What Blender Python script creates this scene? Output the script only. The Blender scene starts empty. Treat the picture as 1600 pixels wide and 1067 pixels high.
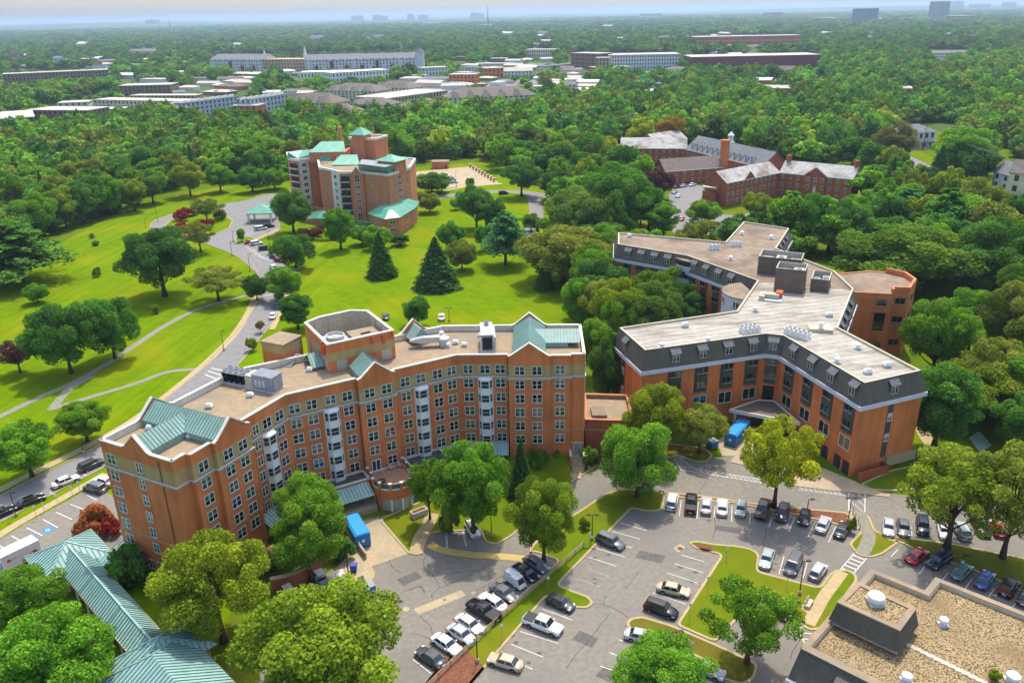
import bpy, bmesh, math, random
import numpy as np
from mathutils import Vector, Matrix
random.seed(7); RNG=np.random.default_rng(7)
SC=bpy.context.scene
COL=SC.collection
# ---------------------------------------------------------------- camera
CAM_H=78.0; FPX=1255.0
PITCH=math.atan((533.5-22.0)/FPX); ROLL=math.atan(-0.0206)
_F=Vector((0,math.cos(PITCH),-math.sin(PITCH))); _R0=Vector((1,0,0)); _U0=_R0.cross(_F)
_c,_s=math.cos(-ROLL),math.sin(-ROLL)
_R=_R0*_c-_U0*_s; _U=_R0*_s+_U0*_c
cam_d=bpy.data.cameras.new('camera'); cam=bpy.data.objects.new('camera',cam_d); COL.objects.link(cam)
cam_d.sensor_width=36.0; cam_d.lens=FPX*36.0/1600.0; cam_d.clip_start=1.0; cam_d.clip_end=60000.0
cam.matrix_world=Matrix(((_R.x,_U.x,-_F.x,0),(_R.y,_U.y,-_F.y,0),(_R.z,_U.z,-_F.z,CAM_H),(0,0,0,1)))
SC.camera=cam
# ---------------------------------------------------------------- sky, sun, exposure
SUN_EL=math.radians(64); SUN_AZ=math.radians(15)      # azimuth clockwise from +Y (behind the scene)
w=bpy.data.worlds.new('World'); SC.world=w; w.use_nodes=True
nt=w.node_tree; nt.nodes.clear()
sky=nt.nodes.new('ShaderNodeTexSky'); sky.sky_type='NISHITA'; sky.sun_disc=False
sky.sun_elevation=SUN_EL; sky.sun_rotation=SUN_AZ; sky.air_density=1.0; sky.dust_density=2.7; sky.ozone_density=1.0
bg=nt.nodes.new('ShaderNodeBackground'); bg.inputs[1].default_value=0.15
wo=nt.nodes.new('ShaderNodeOutputWorld'); nt.links.new(sky.outputs[0],bg.inputs[0]); nt.links.new(bg.outputs[0],wo.inputs[0])
sl=bpy.data.lights.new('sun','SUN'); sl.energy=2.05; sl.angle=math.radians(0.53); sl.color=(1.0,0.935,0.82)
sun=bpy.data.objects.new('sun',sl); COL.objects.link(sun)
_sd=Vector((math.sin(SUN_AZ)*math.cos(SUN_EL),math.cos(SUN_AZ)*math.cos(SUN_EL),math.sin(SUN_EL)))
sun.rotation_euler=_sd.to_track_quat('Z','Y').to_euler(); sun.location=(0,150,300)
SC.view_settings.view_transform='Standard'; SC.view_settings.look='None'
SC.view_settings.exposure=1.02; SC.view_settings.gamma=1.0; SC.view_settings.use_curve_mapping=False
SC.render.engine='CYCLES'
try:
    SC.cycles.max_bounces=5; SC.cycles.transparent_max_bounces=8; SC.cycles.volume_bounces=0
    SC.cycles.diffuse_bounces=3; SC.cycles.use_fast_gi=False
except Exception: pass
# ---------------------------------------------------------------- survey helpers: a bearing seen from the drone -> a point of the place
_C=Vector((0,0,CAM_H))
def P(x,y,z=0.0):
    d=_F+_R*((x-800)/FPX)-_U*((y-533.5)/FPX)
    return _C+d*((z-CAM_H)/d.z)
def px(wp):
    v=Vector(wp)-_C; k=v.dot(_F)
    return 800+FPX*v.dot(_R)/k, 533.5-FPX*v.dot(_U)/k
def P2(x,y,z=0.0):
    p=P(x,y,z); return (p.x,p.y)
def pts2(l,z=0.0,o=(0,0),s=1.0): return [P2(o[0]+a/s,o[1]+b/s,z) for a,b in l]
def zat(b,y):
    lo,hi=-5.0,400.0
    for _ in range(40):
        m=(lo+hi)/2
        if px((b[0],b[1],m))[1]>y: lo=m
        else: hi=m
    return m
# ---------------------------------------------------------------- materials
MATS={}
def mat(name,c1,c2=None,rough=.8,scale=1.0,spec=.3,metal=0.0,bump=0.0,c3=None,scale2=None,objcol=False,stretch=None,detail=4.0,lo=.35,hi=.65,streak=0.0):
    if name in MATS: return MATS[name]
    m=bpy.data.materials.new(name); m.use_nodes=True; n=m.node_tree; b=n.nodes['Principled BSDF']
    b.inputs['Roughness'].default_value=rough; b.inputs['Metallic'].default_value=metal
    b.inputs['Specular IOR Level'].default_value=spec
    L=n.links.new
    col=None
    if c2 is not None:
        tc=n.nodes.new('ShaderNodeTexCoord'); src=tc.outputs['Object']
        if stretch:
            mp=n.nodes.new('ShaderNodeMapping'); mp.inputs['Scale'].default_value=stretch; L(src,mp.inputs['Vector']); src=mp.outputs['Vector']
        t=n.nodes.new('ShaderNodeTexNoise'); t.inputs['Scale'].default_value=scale; t.inputs['Detail'].default_value=detail; L(src,t.inputs['Vector'])
        r=n.nodes.new('ShaderNodeValToRGB'); L(t.outputs['Fac'],r.inputs['Fac'])
        r.color_ramp.elements[0].position=lo; r.color_ramp.elements[0].color=(*c1,1)
        r.color_ramp.elements[1].position=hi; r.color_ramp.elements[1].color=(*c2,1)
        col=r.outputs['Color']
        if c3 is not None:
            t2=n.nodes.new('ShaderNodeTexNoise'); t2.inputs['Scale'].default_value=scale2 or scale*.13; t2.inputs['Detail'].default_value=3; L(src,t2.inputs['Vector'])
            r2=n.nodes.new('ShaderNodeValToRGB'); r2.color_ramp.elements[0].position=.48; r2.color_ramp.elements[1].position=.68
            r2.color_ramp.elements[0].color=(0,0,0,1); r2.color_ramp.elements[1].color=(1,1,1,1); L(t2.outputs['Fac'],r2.inputs['Fac'])
            mx=n.nodes.new('ShaderNodeMix'); mx.data_type='RGBA'; L(r2.outputs['Color'],mx.inputs[0]); L(col,mx.inputs[6]); mx.inputs[7].default_value=(*c3,1); col=mx.outputs[2]
        if streak:
            mp3=n.nodes.new('ShaderNodeMapping'); mp3.inputs['Scale'].default_value=(.9,.9,.07); L(tc.outputs['Object'],mp3.inputs['Vector'])
            t3=n.nodes.new('ShaderNodeTexNoise'); t3.inputs['Scale'].default_value=1.0; t3.inputs['Detail'].default_value=5; L(mp3.outputs[0],t3.inputs['Vector'])
            t4=n.nodes.new('ShaderNodeTexNoise'); t4.inputs['Scale'].default_value=.22; t4.inputs['Detail'].default_value=4; L(tc.outputs['Object'],t4.inputs['Vector'])
            ad=n.nodes.new('ShaderNodeMath'); ad.operation='ADD'; L(t3.outputs['Fac'],ad.inputs[0]); L(t4.outputs['Fac'],ad.inputs[1])
            mr3=n.nodes.new('ShaderNodeMapRange'); mr3.inputs[1].default_value=.75; mr3.inputs[2].default_value=1.25; mr3.inputs[3].default_value=1-streak; mr3.inputs[4].default_value=1+streak*.6; L(ad.outputs[0],mr3.inputs[0])
            hs3=n.nodes.new('ShaderNodeHueSaturation'); L(col,hs3.inputs['Color']); L(mr3.outputs[0],hs3.inputs['Value']); col=hs3.outputs[0]
        if bump:
            bp=n.nodes.new('ShaderNodeBump'); bp.inputs['Strength'].default_value=bump; bp.inputs['Distance'].default_value=.05
            L(t.outputs['Fac'],bp.inputs['Height']); L(bp.outputs['Normal'],b.inputs['Normal'])
    if objcol:
        oi=n.nodes.new('ShaderNodeObjectInfo')
        if col is None: col=oi.outputs['Color']
        else:
            mx=n.nodes.new('ShaderNodeMix'); mx.data_type='RGBA'; mx.blend_type='MULTIPLY'; mx.inputs[0].default_value=1
            L(col,mx.inputs[6]); L(oi.outputs['Color'],mx.inputs[7]); col=mx.outputs[2]
    if col is None: b.inputs['Base Color'].default_value=(*c1,1)
    else: L(col,b.inputs['Base Color'])
    MATS[name]=m; return m
def leafmat(name,inst=False,trans=.42):
    m=bpy.data.materials.new(name); m.use_nodes=True; n=m.node_tree; n.nodes.clear(); L=n.links.new
    out=n.nodes.new('ShaderNodeOutputMaterial'); mixs=n.nodes.new('ShaderNodeMixShader'); d=n.nodes.new('ShaderNodeBsdfDiffuse'); t=n.nodes.new('ShaderNodeBsdfTranslucent')
    if inst:
        a=n.nodes.new('ShaderNodeAttribute'); a.attribute_type='INSTANCER'; a.attribute_name='tint'; base=a.outputs['Color']
    else:
        oi=n.nodes.new('ShaderNodeObjectInfo'); base=oi.outputs['Color']
    at=n.nodes.new('ShaderNodeAttribute'); at.attribute_name='leafvar'
    hs=n.nodes.new('ShaderNodeHueSaturation')
    mh=n.nodes.new('ShaderNodeMapRange'); mh.inputs[3].default_value=.482; mh.inputs[4].default_value=.512; L(at.outputs['Fac'],mh.inputs[0]); L(mh.outputs[0],hs.inputs['Hue'])
    mv=n.nodes.new('ShaderNodeMapRange'); mv.inputs[3].default_value=1.85; mv.inputs[4].default_value=.5; L(at.outputs['Fac'],mv.inputs[0]); L(mv.outputs[0],hs.inputs['Value'])
    L(base,hs.inputs['Color'])
    L(hs.outputs[0],d.inputs[0])
    tm=n.nodes.new('ShaderNodeMix'); tm.data_type='RGBA'; tm.blend_type='MULTIPLY'; tm.inputs[0].default_value=1; L(hs.outputs[0],tm.inputs[6]); tm.inputs[7].default_value=(1.25,1.3,.5,1); L(tm.outputs[2],t.inputs[0])
    mixs.inputs[0].default_value=trans; L(d.outputs[0],mixs.inputs[1]); L(t.outputs[0],mixs.inputs[2])
    L(mixs.outputs[0],out.inputs[0]); MATS[name]=m; return m
def glassmat(name,tint=(.55,.65,.65)):
    m=bpy.data.materials.new(name); m.use_nodes=True; n=m.node_tree; n.nodes.clear(); L=n.links.new
    out=n.nodes.new('ShaderNodeOutputMaterial'); mx=n.nodes.new('ShaderNodeMixShader'); tr=n.nodes.new('ShaderNodeBsdfTransparent'); tr.inputs[0].default_value=(*tint,1)
    g=n.nodes.new('ShaderNodeBsdfGlossy'); g.inputs['Roughness'].default_value=.03; f=n.nodes.new('ShaderNodeFresnel'); f.inputs[0].default_value=1.6
    a=n.nodes.new('ShaderNodeMath'); a.operation='MULTIPLY_ADD'; a.inputs[1].default_value=.9; a.inputs[2].default_value=.06; L(f.outputs[0],a.inputs[0])
    L(a.outputs[0],mx.inputs[0]); L(tr.outputs[0],mx.inputs[1]); L(g.outputs[0],mx.inputs[2]); L(mx.outputs[0],out.inputs[0]); MATS[name]=m; return m
M=MATS
mat('brick',(.68,.215,.068),(.58,.175,.054),.9,9.0,.15,stretch=(1,1,3),c3=(.62,.205,.072),scale2=.35,bump=.2,streak=.22)
mat('brick_dark',(.46,.125,.058),(.37,.10,.048),.9,8.0,.15,stretch=(1,1,3),c3=(.27,.085,.05),scale2=.4,bump=.25,streak=.15)
mat('brick_pink',(.60,.235,.115),(.50,.19,.092),.9,6.0,.15,stretch=(1,1,3),streak=.15)
mat('beige_brick',(.50,.34,.15),(.43,.28,.12),.9,8.0,.15,stretch=(1,1,3),streak=.15)
mat('stone_band',(.46,.37,.27),(.27,.21,.16),.9,2.5,.2,stretch=(1,1,.6))
mat('tan_band',(.50,.30,.15),(.44,.26,.12),.9,3.0,.2)
mat('coping',(.70,.66,.57),(.62,.58,.49),.6,1.2,.3,streak=.15)
mat('white_paint',(.78,.78,.77),(.70,.70,.69),.5,1.0,.3,streak=.06)
mat('trim',(.62,.60,.54),None,.5)
mat('frame',(.70,.70,.66),None,.45)
mat('lavender_white',(.62,.63,.68),(.55,.56,.60),.5,.8)
mat('roof_tan',(.35,.265,.17),(.28,.21,.135),.95,.9,.1,c3=(.24,.20,.15),scale2=.14)
mat('roof_white',(.44,.405,.34),(.36,.33,.275),.9,.5,.2,c3=(.25,.22,.17),scale2=.12,stretch=(.5,2.2,1),streak=.18)
mat('roof_brown',(.30,.23,.165),(.23,.175,.125),.95,.7,.1,c3=(.17,.13,.10),scale2=.12)
mat('teal_roof',(.225,.36,.305),(.19,.31,.265),.5,.6,.4,c3=(.24,.40,.35),scale2=.2,streak=.15)
mat('walk_roof',(.29,.47,.43),(.25,.42,.38),.5,.5,.4,c3=(.34,.51,.47),scale2=.2,streak=.15)
mat('green_roof',(.09,.34,.22),(.13,.39,.27),.4,.4,.5)
mat('slate_mansard',(.135,.120,.092),(.098,.088,.068),.75,1.4,.4,stretch=(4,4,.5),streak=.15)
mat('olive_panel',(.075,.082,.065),(.06,.066,.052),.6,2.0,.3)
mat('seam_teal',(.14,.255,.23),None,.5)
mat('hood_grey',(.12,.12,.115),(.20,.20,.195),.4,3.0,.5)
mat('dark',(.012,.013,.014),None,.5)
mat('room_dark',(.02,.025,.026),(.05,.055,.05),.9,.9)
mat('blind',(.48,.55,.50),(.34,.41,.38),.9,.7)
mat('curtain',(.60,.60,.48),(.30,.34,.27),.9,2.2,stretch=(3,3,.2))
glassmat('glass')
mat('steel',(.52,.54,.56),(.42,.44,.46),.35,2.0,.5,metal=.6)
mat('galv',(.55,.56,.56),(.46,.47,.47),.5,1.5,.4)
mat('mech_grey',(.30,.31,.33),(.24,.25,.27),.6,1.5)
mat('mech_beige',(.52,.47,.34),(.45,.40,.29),.7,1.5)
mat('mech_brown',(.16,.125,.095),(.12,.095,.07),.7,.8)
mat('orange_paint',(.62,.10,.03),None,.5)
mat('asphalt',(.235,.212,.175),(.19,.171,.14),.92,1.3,.2,c3=(.165,.155,.14),scale2=.05,bump=.1)
mat('asphalt_dark',(.105,.10,.10),(.075,.072,.07),.92,1.0,.2,c3=(.14,.135,.13),scale2=.1,bump=.1)
mat('asphalt_road',(.235,.225,.215),(.19,.18,.17),.92,.8,.2,c3=(.22,.215,.215),scale2=.05)
mat('concrete',(.44,.35,.22),(.37,.295,.185),.9,1.2,.2,c3=(.34,.27,.19),scale2=.2)
mat('sidewalk',(.44,.34,.185),(.37,.285,.15),.9,1.5,.2)
mat('path_grey',(.26,.25,.19),(.21,.20,.15),.9,1.5,.2)
mat('kerb_stone',(.44,.34,.19),(.37,.29,.16),.9,1.5,.2)
mat('yellow_paint',(.55,.36,.03),(.45,.30,.05),.8,3.0)
mat('yellow_kerb',(.55,.38,.08),(.46,.34,.14),.8,.6)
mat('line_white',(.72,.71,.67),(.52,.51,.48),.8,2.5)
mat('line_faint',(.42,.41,.39),(.30,.29,.28),.85,3.0)
mat('blue_paint',(.04,.20,.50),(.05,.24,.55),.7,2)
mat('crack',(.03,.03,.03),None,.9)
mat('mulch',(.22,.095,.05),(.14,.06,.035),.95,2.5,.1,bump=.4)
mat('gravel',(.37,.275,.145),(.085,.06,.032),.95,4.6,.1,c3=(.20,.14,.07),scale2=.11,bump=.5,detail=9,lo=.43,hi=.62)
mat('paver',(.40,.22,.14),(.34,.18,.11),.9,1.0)
mat('paver_pale',(.52,.46,.36),(.45,.40,.31),.9,1.0)
mat('wood_rail',(.48,.35,.22),(.38,.27,.17),.8,1.5)
mat('bark',(.10,.07,.05),(.06,.042,.03),.95,3.0,.1,stretch=(1,1,.3))
mat('black_metal',(.02,.02,.022),None,.45)
mat('dumpster_blue',(.02,.16,.42),(.03,.20,.48),.5,1.2)
mat('dumpster_roof',(.03,.28,.62),None,.45)
mat('bin_blue',(.05,.09,.38),None,.5)
mat('shutter_dark',(.035,.036,.04),None,.6)
mat('shutter_pale',(.45,.42,.34),(.40,.37,.30),.7,1.0,stretch=(1,1,6))
mat('terrace_green',(.02,.15,.13),None,.5)
mat('car_paint',(.5,.5,.5),None,.22,spec=.6,objcol=True)
mat('car_glass',(.02,.028,.032),None,.06,spec=.9)
mat('tyre',(.018,.018,.018),None,.85)
mat('rim',(.45,.45,.46),None,.35,metal=.7)
mat('lamp_clear',(.75,.75,.72),None,.15,spec=.8)
mat('lamp_red',(.42,.012,.012),None,.2,spec=.7)
mat('plastic_black',(.025,.025,.027),None,.5)
mat('tinted',(.5,.5,.5),(.42,.42,.42),.8,1.5,objcol=True)
m_=M['roof_white']; n_=m_.node_tree; b_=n_.nodes['Principled BSDF']; src_=b_.inputs['Base Color'].links[0].from_socket; tc_=n_.nodes.new('ShaderNodeTexCoord'); mp_=n_.nodes.new('ShaderNodeMapping'); mp_.vector_type='TEXTURE'; mp_.inputs['Rotation'].default_value=(0,0,math.radians(106)); wv_=n_.nodes.new('ShaderNodeTexWave'); wv_.inputs['Scale'].default_value=.16; wv_.inputs['Distortion'].default_value=.3; wv_.wave_profile='SAW'; mr_=n_.nodes.new('ShaderNodeMapRange'); mr_.inputs[3].default_value=.80; mr_.inputs[4].default_value=1.10; hv_=n_.nodes.new('ShaderNodeHueSaturation')
n_.links.new(tc_.outputs['Object'],mp_.inputs[0]); n_.links.new(mp_.outputs[0],wv_.inputs[0]); n_.links.new(wv_.outputs['Fac'],mr_.inputs[0]); n_.links.new(mr_.outputs[0],hv_.inputs['Value']); n_.links.new(src_,hv_.inputs['Color']); n_.links.new(hv_.outputs[0],b_.inputs['Base Color'])
leafmat('leaf'); leafmat('leaf_far',True,.25)
def grassmat(name,c1,c2,c3,stripe=None):
    m=mat(name,c1,c2,1.0,.35,.0,c3=c3,scale2=.045,bump=0.0,detail=10.0,lo=.25,hi=.75)
    n=m.node_tree; L=n.links.new; b=n.nodes['Principled BSDF']
    if stripe:
        ang,amt=stripe; src=b.inputs['Base Color'].links[0].from_socket
        tc=n.nodes.new('ShaderNodeTexCoord'); mp=n.nodes.new('ShaderNodeMapping'); mp.vector_type='TEXTURE'; mp.inputs['Rotation'].default_value=(0,0,ang); L(tc.outputs['Object'],mp.inputs[0])
        sc=n.nodes.new('ShaderNodeMapping'); sc.inputs['Scale'].default_value=(.02,.42,1); L(mp.outputs[0],sc.inputs[0])
        wv=n.nodes.new('ShaderNodeTexNoise'); wv.inputs['Scale'].default_value=1.0; wv.inputs['Detail'].default_value=3; L(sc.outputs[0],wv.inputs['Vector'])
        mr=n.nodes.new('ShaderNodeMapRange'); mr.inputs[1].default_value=.35; mr.inputs[2].default_value=.68; mr.inputs[3].default_value=1-amt; mr.inputs[4].default_value=1+amt*1.3; L(wv.outputs['Fac'],mr.inputs[0])
        hv=n.nodes.new('ShaderNodeHueSaturation'); L(src,hv.inputs['Color']); L(mr.outputs[0],hv.inputs['Value']); L(hv.outputs[0],b.inputs['Base Color'])
    return m
_a,_b=P(300,520),P(330,497); STR1=math.atan2(_b.y-_a.y,_b.x-_a.x); _a,_b=P(700,440),P(760,475); STR2=math.atan2(_b.y-_a.y,_b.x-_a.x)
grassmat('lawn',(.140,.222,.002),(.095,.168,.002),(.175,.210,.004),(STR1,.11))
grassmat('lawn_back',(.142,.23,.002),(.090,.162,.002),(.18,.21,.004),(STR2,.06))
grassmat('lawn_isle',(.13,.185,.006),(.085,.135,.006),(.18,.165,.012))
grassmat('lawn_dry',(.16,.14,.018),(.10,.085,.014),(.09,.11,.012))
grassmat('meadow',(.115,.175,.006),(.07,.12,.006),(.15,.17,.012))
mat('wood_floor',(.075,.125,.016),(.05,.085,.014),.95,.05,.1,c3=(.10,.14,.025),scale2=.01)
# ---------------------------------------------------------------- mesh builder
class MB:
    def __init__(s): s.v=[]; s.f=[]; s.m=[]
    def add(s,vs,fs,m=0):
        k=len(s.v); s.v.extend([tuple(v) for v in vs])
        for f in fs: s.f.append([i+k for i in f]); s.m.append(m)
    def quad(s,a,b,c,d,m=0): s.add([a,b,c,d],[(0,1,2,3)],m)
    def poly(s,pts,m=0): s.add(pts,[tuple(range(len(pts)))],m)
    def box(s,x0,y0,z0,x1,y1,z1,m=0):
        s.add([(x0,y0,z0),(x1,y0,z0),(x1,y1,z0),(x0,y1,z0),(x0,y0,z1),(x1,y0,z1),(x1,y1,z1),(x0,y1,z1)],
              [(3,2,1,0),(4,5,6,7),(0,1,5,4),(1,2,6,5),(2,3,7,6),(3,0,4,7)],m)
    def hexa(s,b,t,m=0):
        s.add(list(b)+list(t),[(3,2,1,0),(4,5,6,7),(0,1,5,4),(1,2,6,5),(2,3,7,6),(3,0,4,7)],m)
    def bar(s,a,b,w,h,m=0,up=Vector((0,0,1))):      # square bar between two 3-D points
        a=Vector(a); b=Vector(b); d=(b-a).normalized(); r=d.cross(up)
        if r.length<1e-4: r=Vector((1,0,0))
        r.normalize(); u=r.cross(d); r=r*(w/2); u=u*(h/2)
        s.hexa([a-r-u,a+r-u,b+r-u,b-r-u],[a-r+u,a+r+u,b+r+u,b-r+u],m)
    def prism(s,poly,z0,z1,m=0,top=True,bot=False,mt=None):
        n=len(poly); k=len(s.v)
        s.v.extend([(x,y,z0) for x,y in poly]); s.v.extend([(x,y,z1) for x,y in poly])
        for i in range(n):
            j=(i+1)%n; s.f.append([k+i,k+j,k+n+j,k+n+i]); s.m.append(m)
        if top: s.f.append([k+n+i for i in range(n)]); s.m.append(m if mt is None else mt)
        if bot: s.f.append([k+i for i in reversed(range(n))]); s.m.append(m)
    def frus(s,p0,z0,p1,z1,m=0,top=True,mt=None):
        n=len(p0); k=len(s.v)
        s.v.extend([(x,y,z0) for x,y in p0]); s.v.extend([(x,y,z1) for x,y in p1])
        for i in range(n):
            j=(i+1)%n; s.f.append([k+i,k+j,k+n+j,k+n+i]); s.m.append(m)
        if top: s.f.append([k+n+i for i in range(n)]); s.m.append(m if mt is None else mt)
    def ring(s,outer,inner,z0,z1,m=0,mi=None,mt=None,bot=False):
        n=len(outer); k=len(s.v)
        for poly,z in ((outer,z0),(outer,z1),(inner,z0),(inner,z1)): s.v.extend([(x,y,z) for x,y in poly])
        for i in range(n):
            j=(i+1)%n
            s.f.append([k+i,k+j,k+n+j,k+n+i]); s.m.append(m)
            s.f.append([k+n+i,k+n+j,k+3*n+j,k+3*n+i]); s.m.append(m if mt is None else mt)
            s.f.append([k+2*n+j,k+2*n+i,k+3*n+i,k+3*n+j]); s.m.append(m if mi is None else mi)
            if bot: s.f.append([k+j,k+i,k+2*n+i,k+2*n+j]); s.m.append(m)
    def tube(s,path,radii,n=7,m=0,cap=True):
        path=[Vector(p) for p in path]; k=len(s.v)
        for i,p in enumerate(path):
            d=(path[min(i+1,len(path)-1)]-path[max(i-1,0)]).normalized()
            a=d.orthogonal().normalized() if abs(d.z)<.99 else Vector((1,0,0)); b=d.cross(a).normalized(); a=b.cross(d)
            r=radii[i] if isinstance(radii,(list,tuple)) else radii
            for q in range(n):
                t=2*math.pi*q/n; s.v.append(tuple(p+a*(r*math.cos(t))+b*(r*math.sin(t))))
        for i in range(len(path)-1):
            for q in range(n):
                s.f.append([k+i*n+q,k+i*n+(q+1)%n,k+(i+1)*n+(q+1)%n,k+(i+1)*n+q]); s.m.append(m)
        if cap:
            s.f.append([k+(len(path)-1)*n+q for q in range(n)]); s.m.append(m); s.f.append([k+q for q in reversed(range(n))]); s.m.append(m)
    def lathe(s,c,prof,n=16,m=0):
        k=len(s.v)
        for r,z in prof:
            for q in range(n): t=2*math.pi*q/n; s.v.append((c[0]+r*math.cos(t),c[1]+r*math.sin(t),c[2]+z))
        for i in range(len(prof)-1):
            for q in range(n): s.f.append([k+i*n+q,k+i*n+(q+1)%n,k+(i+1)*n+(q+1)%n,k+(i+1)*n+q]); s.m.append(m)
        s.f.append([k+(len(prof)-1)*n+q for q in range(n)]); s.m.append(m)
    def mesh(s,name,mats,off=(0,0,0),smooth=False):
        me=bpy.data.meshes.new(name)
        o=off; me.from_pydata([(v[0]-o[0],v[1]-o[1],v[2]-o[2]) for v in s.v],[],s.f)
        if not isinstance(mats,(list,tuple)): mats=[mats]
        for q in mats: me.materials.append(M[q] if isinstance(q,str) else q)
        if len(mats)>1: me.polygons.foreach_set('material_index',s.m)
        if smooth: me.polygons.foreach_set('use_smooth',[True]*len(me.polygons))
        me.update(); return me
    def build(s,name,mats,parent=None,smooth=False,off=None):
        if off is None: off=wloc(parent) if parent else (0,0,0)
        return put(name,s.mesh(name,mats,off,smooth),parent)
_WL={}
def wloc(o): return _WL.get(o.name,(0,0,0)) if o is not None else (0,0,0)
def put(name,me,parent=None,loc=None,rz=0,scale=None,color=None):
    o=bpy.data.objects.new(name,me); COL.objects.link(o)
    if parent is not None:
        o.parent=parent
        _WL[o.name]=wloc(parent)
    else: _WL[o.name]=(0,0,0)
    if loc is not None:
        b=wloc(parent) if parent is not None else (0,0,0); o.location=(loc[0]-b[0],loc[1]-b[1],loc[2]-b[2]); _WL[o.name]=tuple(loc)
    if rz: o.rotation_euler=(0,0,rz)
    if scale is not None: o.scale=scale
    if color is not None: o.color=(*color,1) if len(color)==3 else color
    return o
def tag(o,label=None,cat=None,group=None,kind=None):
    if label: o['label']=label
    if cat: o['category']=cat
    if group: o['group']=group
    if kind: o['kind']=kind
    return o
def thing(name,label,cat,loc=(0,0,0),rz=0,group=None,scale=None):
    o=bpy.data.objects.new(name,None); COL.objects.link(o); o.location=loc; o.rotation_euler=(0,0,rz); o.empty_display_size=.5
    if scale: o.scale=scale
    _WL[o.name]=tuple(loc); return tag(o,label,cat,group)
def struct(o): o['kind']='structure'; return o
# ---------------------------------------------------------------- plan geometry
def offset(poly,d):          # polygon counter-clockwise, d>0 outwards
    n=len(poly); out=[]
    for i in range(n):
        p0=Vector(poly[i-1]); p1=Vector(poly[i]); p2=Vector(poly[(i+1)%n])
        u=(p1-p0).normalized(); v=(p2-p1).normalized()
        a=Vector((u.y,-u.x)); b=Vector((v.y,-v.x)); k=max(1+a.dot(b),.25)
        q=p1+(a+b)*(d/k); out.append((q.x,q.y))
    return out
def area(poly): return sum(poly[i-1][0]*poly[i][1]-poly[i][0]*poly[i-1][1] for i in range(len(poly)))/2
def ccw(poly): return list(poly) if area(poly)>0 else list(reversed(poly))
def inpoly(x,y,poly):
    c=False; n=len(poly); j=n-1
    for i in range(n):
        xi,yi=poly[i]; xj,yj=poly[j]
        if (yi>y)!=(yj>y) and x<(xj-xi)*(y-yi)/(yj-yi)+xi: c=not c
        j=i
    return c
def spline(pts,n=6,closed=False):
    out=[]; N=len(pts); pts=[Vector(p) for p in pts]
    for i in range(N if closed else N-1):
        p0=pts[(i-1)%N] if closed or i>0 else pts[0]; p1=pts[i]; p2=pts[(i+1)%N]; p3=pts[(i+2)%N] if closed or i+2<N else pts[-1]
        for k in range(n):
            t=k/n; q=.5*((2*p1)+(p2-p0)*t+(2*p0-5*p1+4*p2-p3)*t*t+(3*p1-p0-3*p2+p3)*t**3); out.append(tuple(q))
    if not closed: out.append(tuple(pts[-1]))
    return out
def strip(path,w):           # left / right edges of a band along a 2-D path
    L=[];R=[]
    for i,p in enumerate(path):
        a=Vector(path[max(i-1,0)]); b=Vector(path[min(i+1,len(path)-1)]); d=(b-a).normalized(); nrm=Vector((-d.y,d.x)); ww=w[i] if isinstance(w,list) else w
        L.append(tuple(Vector(p)+nrm*ww/2)); R.append(tuple(Vector(p)-nrm*ww/2))
    return L,R
class Wall:                   # a vertical wall from A to B; outside lies to the right of A->B
    def __init__(s,A,B):
        s.A=Vector(A); s.B=Vector(B); s.u=(s.B-s.A).normalized(); s.n=Vector((s.u.y,-s.u.x)); s.rz=math.atan2(s.u.y,s.u.x); s.L=(s.B-s.A).length
    def at(s,t,z,d=0.0):
        q=s.A+s.u*t+s.n*d; return (q.x,q.y,z)
    def slab(s,mb,t0,t1,z0,z1,d0,d1,m=0):
        mb.hexa([s.at(t0,z0,d1),s.at(t1,z0,d1),s.at(t1,z0,d0),s.at(t0,z0,d0)],[s.at(t0,z1,d1),s.at(t1,z1,d1),s.at(t1,z1,d0),s.at(t0,z1,d0)],m)
def seamed(mb,poly,e,sp=.45,h=.05,w=.05,m=0,ms=None,thick=.12):   # standing-seam metal roof plane (convex polygon)
    poly=[Vector(p) for p in poly]; n=(poly[1]-poly[0]).cross(poly[2]-poly[0]).normalized()
    if n.z<0: poly.reverse(); n=-n
    k=len(poly); mb.add([p for p in poly]+[p-n*thick for p in poly],[tuple(range(k))]+[(i,i+k,(i+1)%k+k,(i+1)%k) for i in range(k)],m)
    e=Vector((e[0],e[1],0)).normalized(); e=(e-n*e.dot(n)).normalized(); s=n.cross(e); o=poly[0]
    q=[((p-o).dot(e),(p-o).dot(s)) for p in poly]
    x=min(a for a,b in q)+sp*.5; mx=max(a for a,b in q)
    while x<mx:
        hs=[]
        for i in range(k):
            (x0,y0),(x1,y1)=q[i-1],q[i]
            if (x0-x)*(x1-x)<0: hs.append(y0+(y1-y0)*(x-x0)/(x1-x0))
        if len(hs)>=2:
            a=o+e*x+s*min(hs)+n*h/2; b=o+e*x+s*max(hs)+n*h/2
            if (b-a).length>.1: mb.bar(a,b,w,h,m if ms is None else ms,up=n)
        x+=sp
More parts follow.
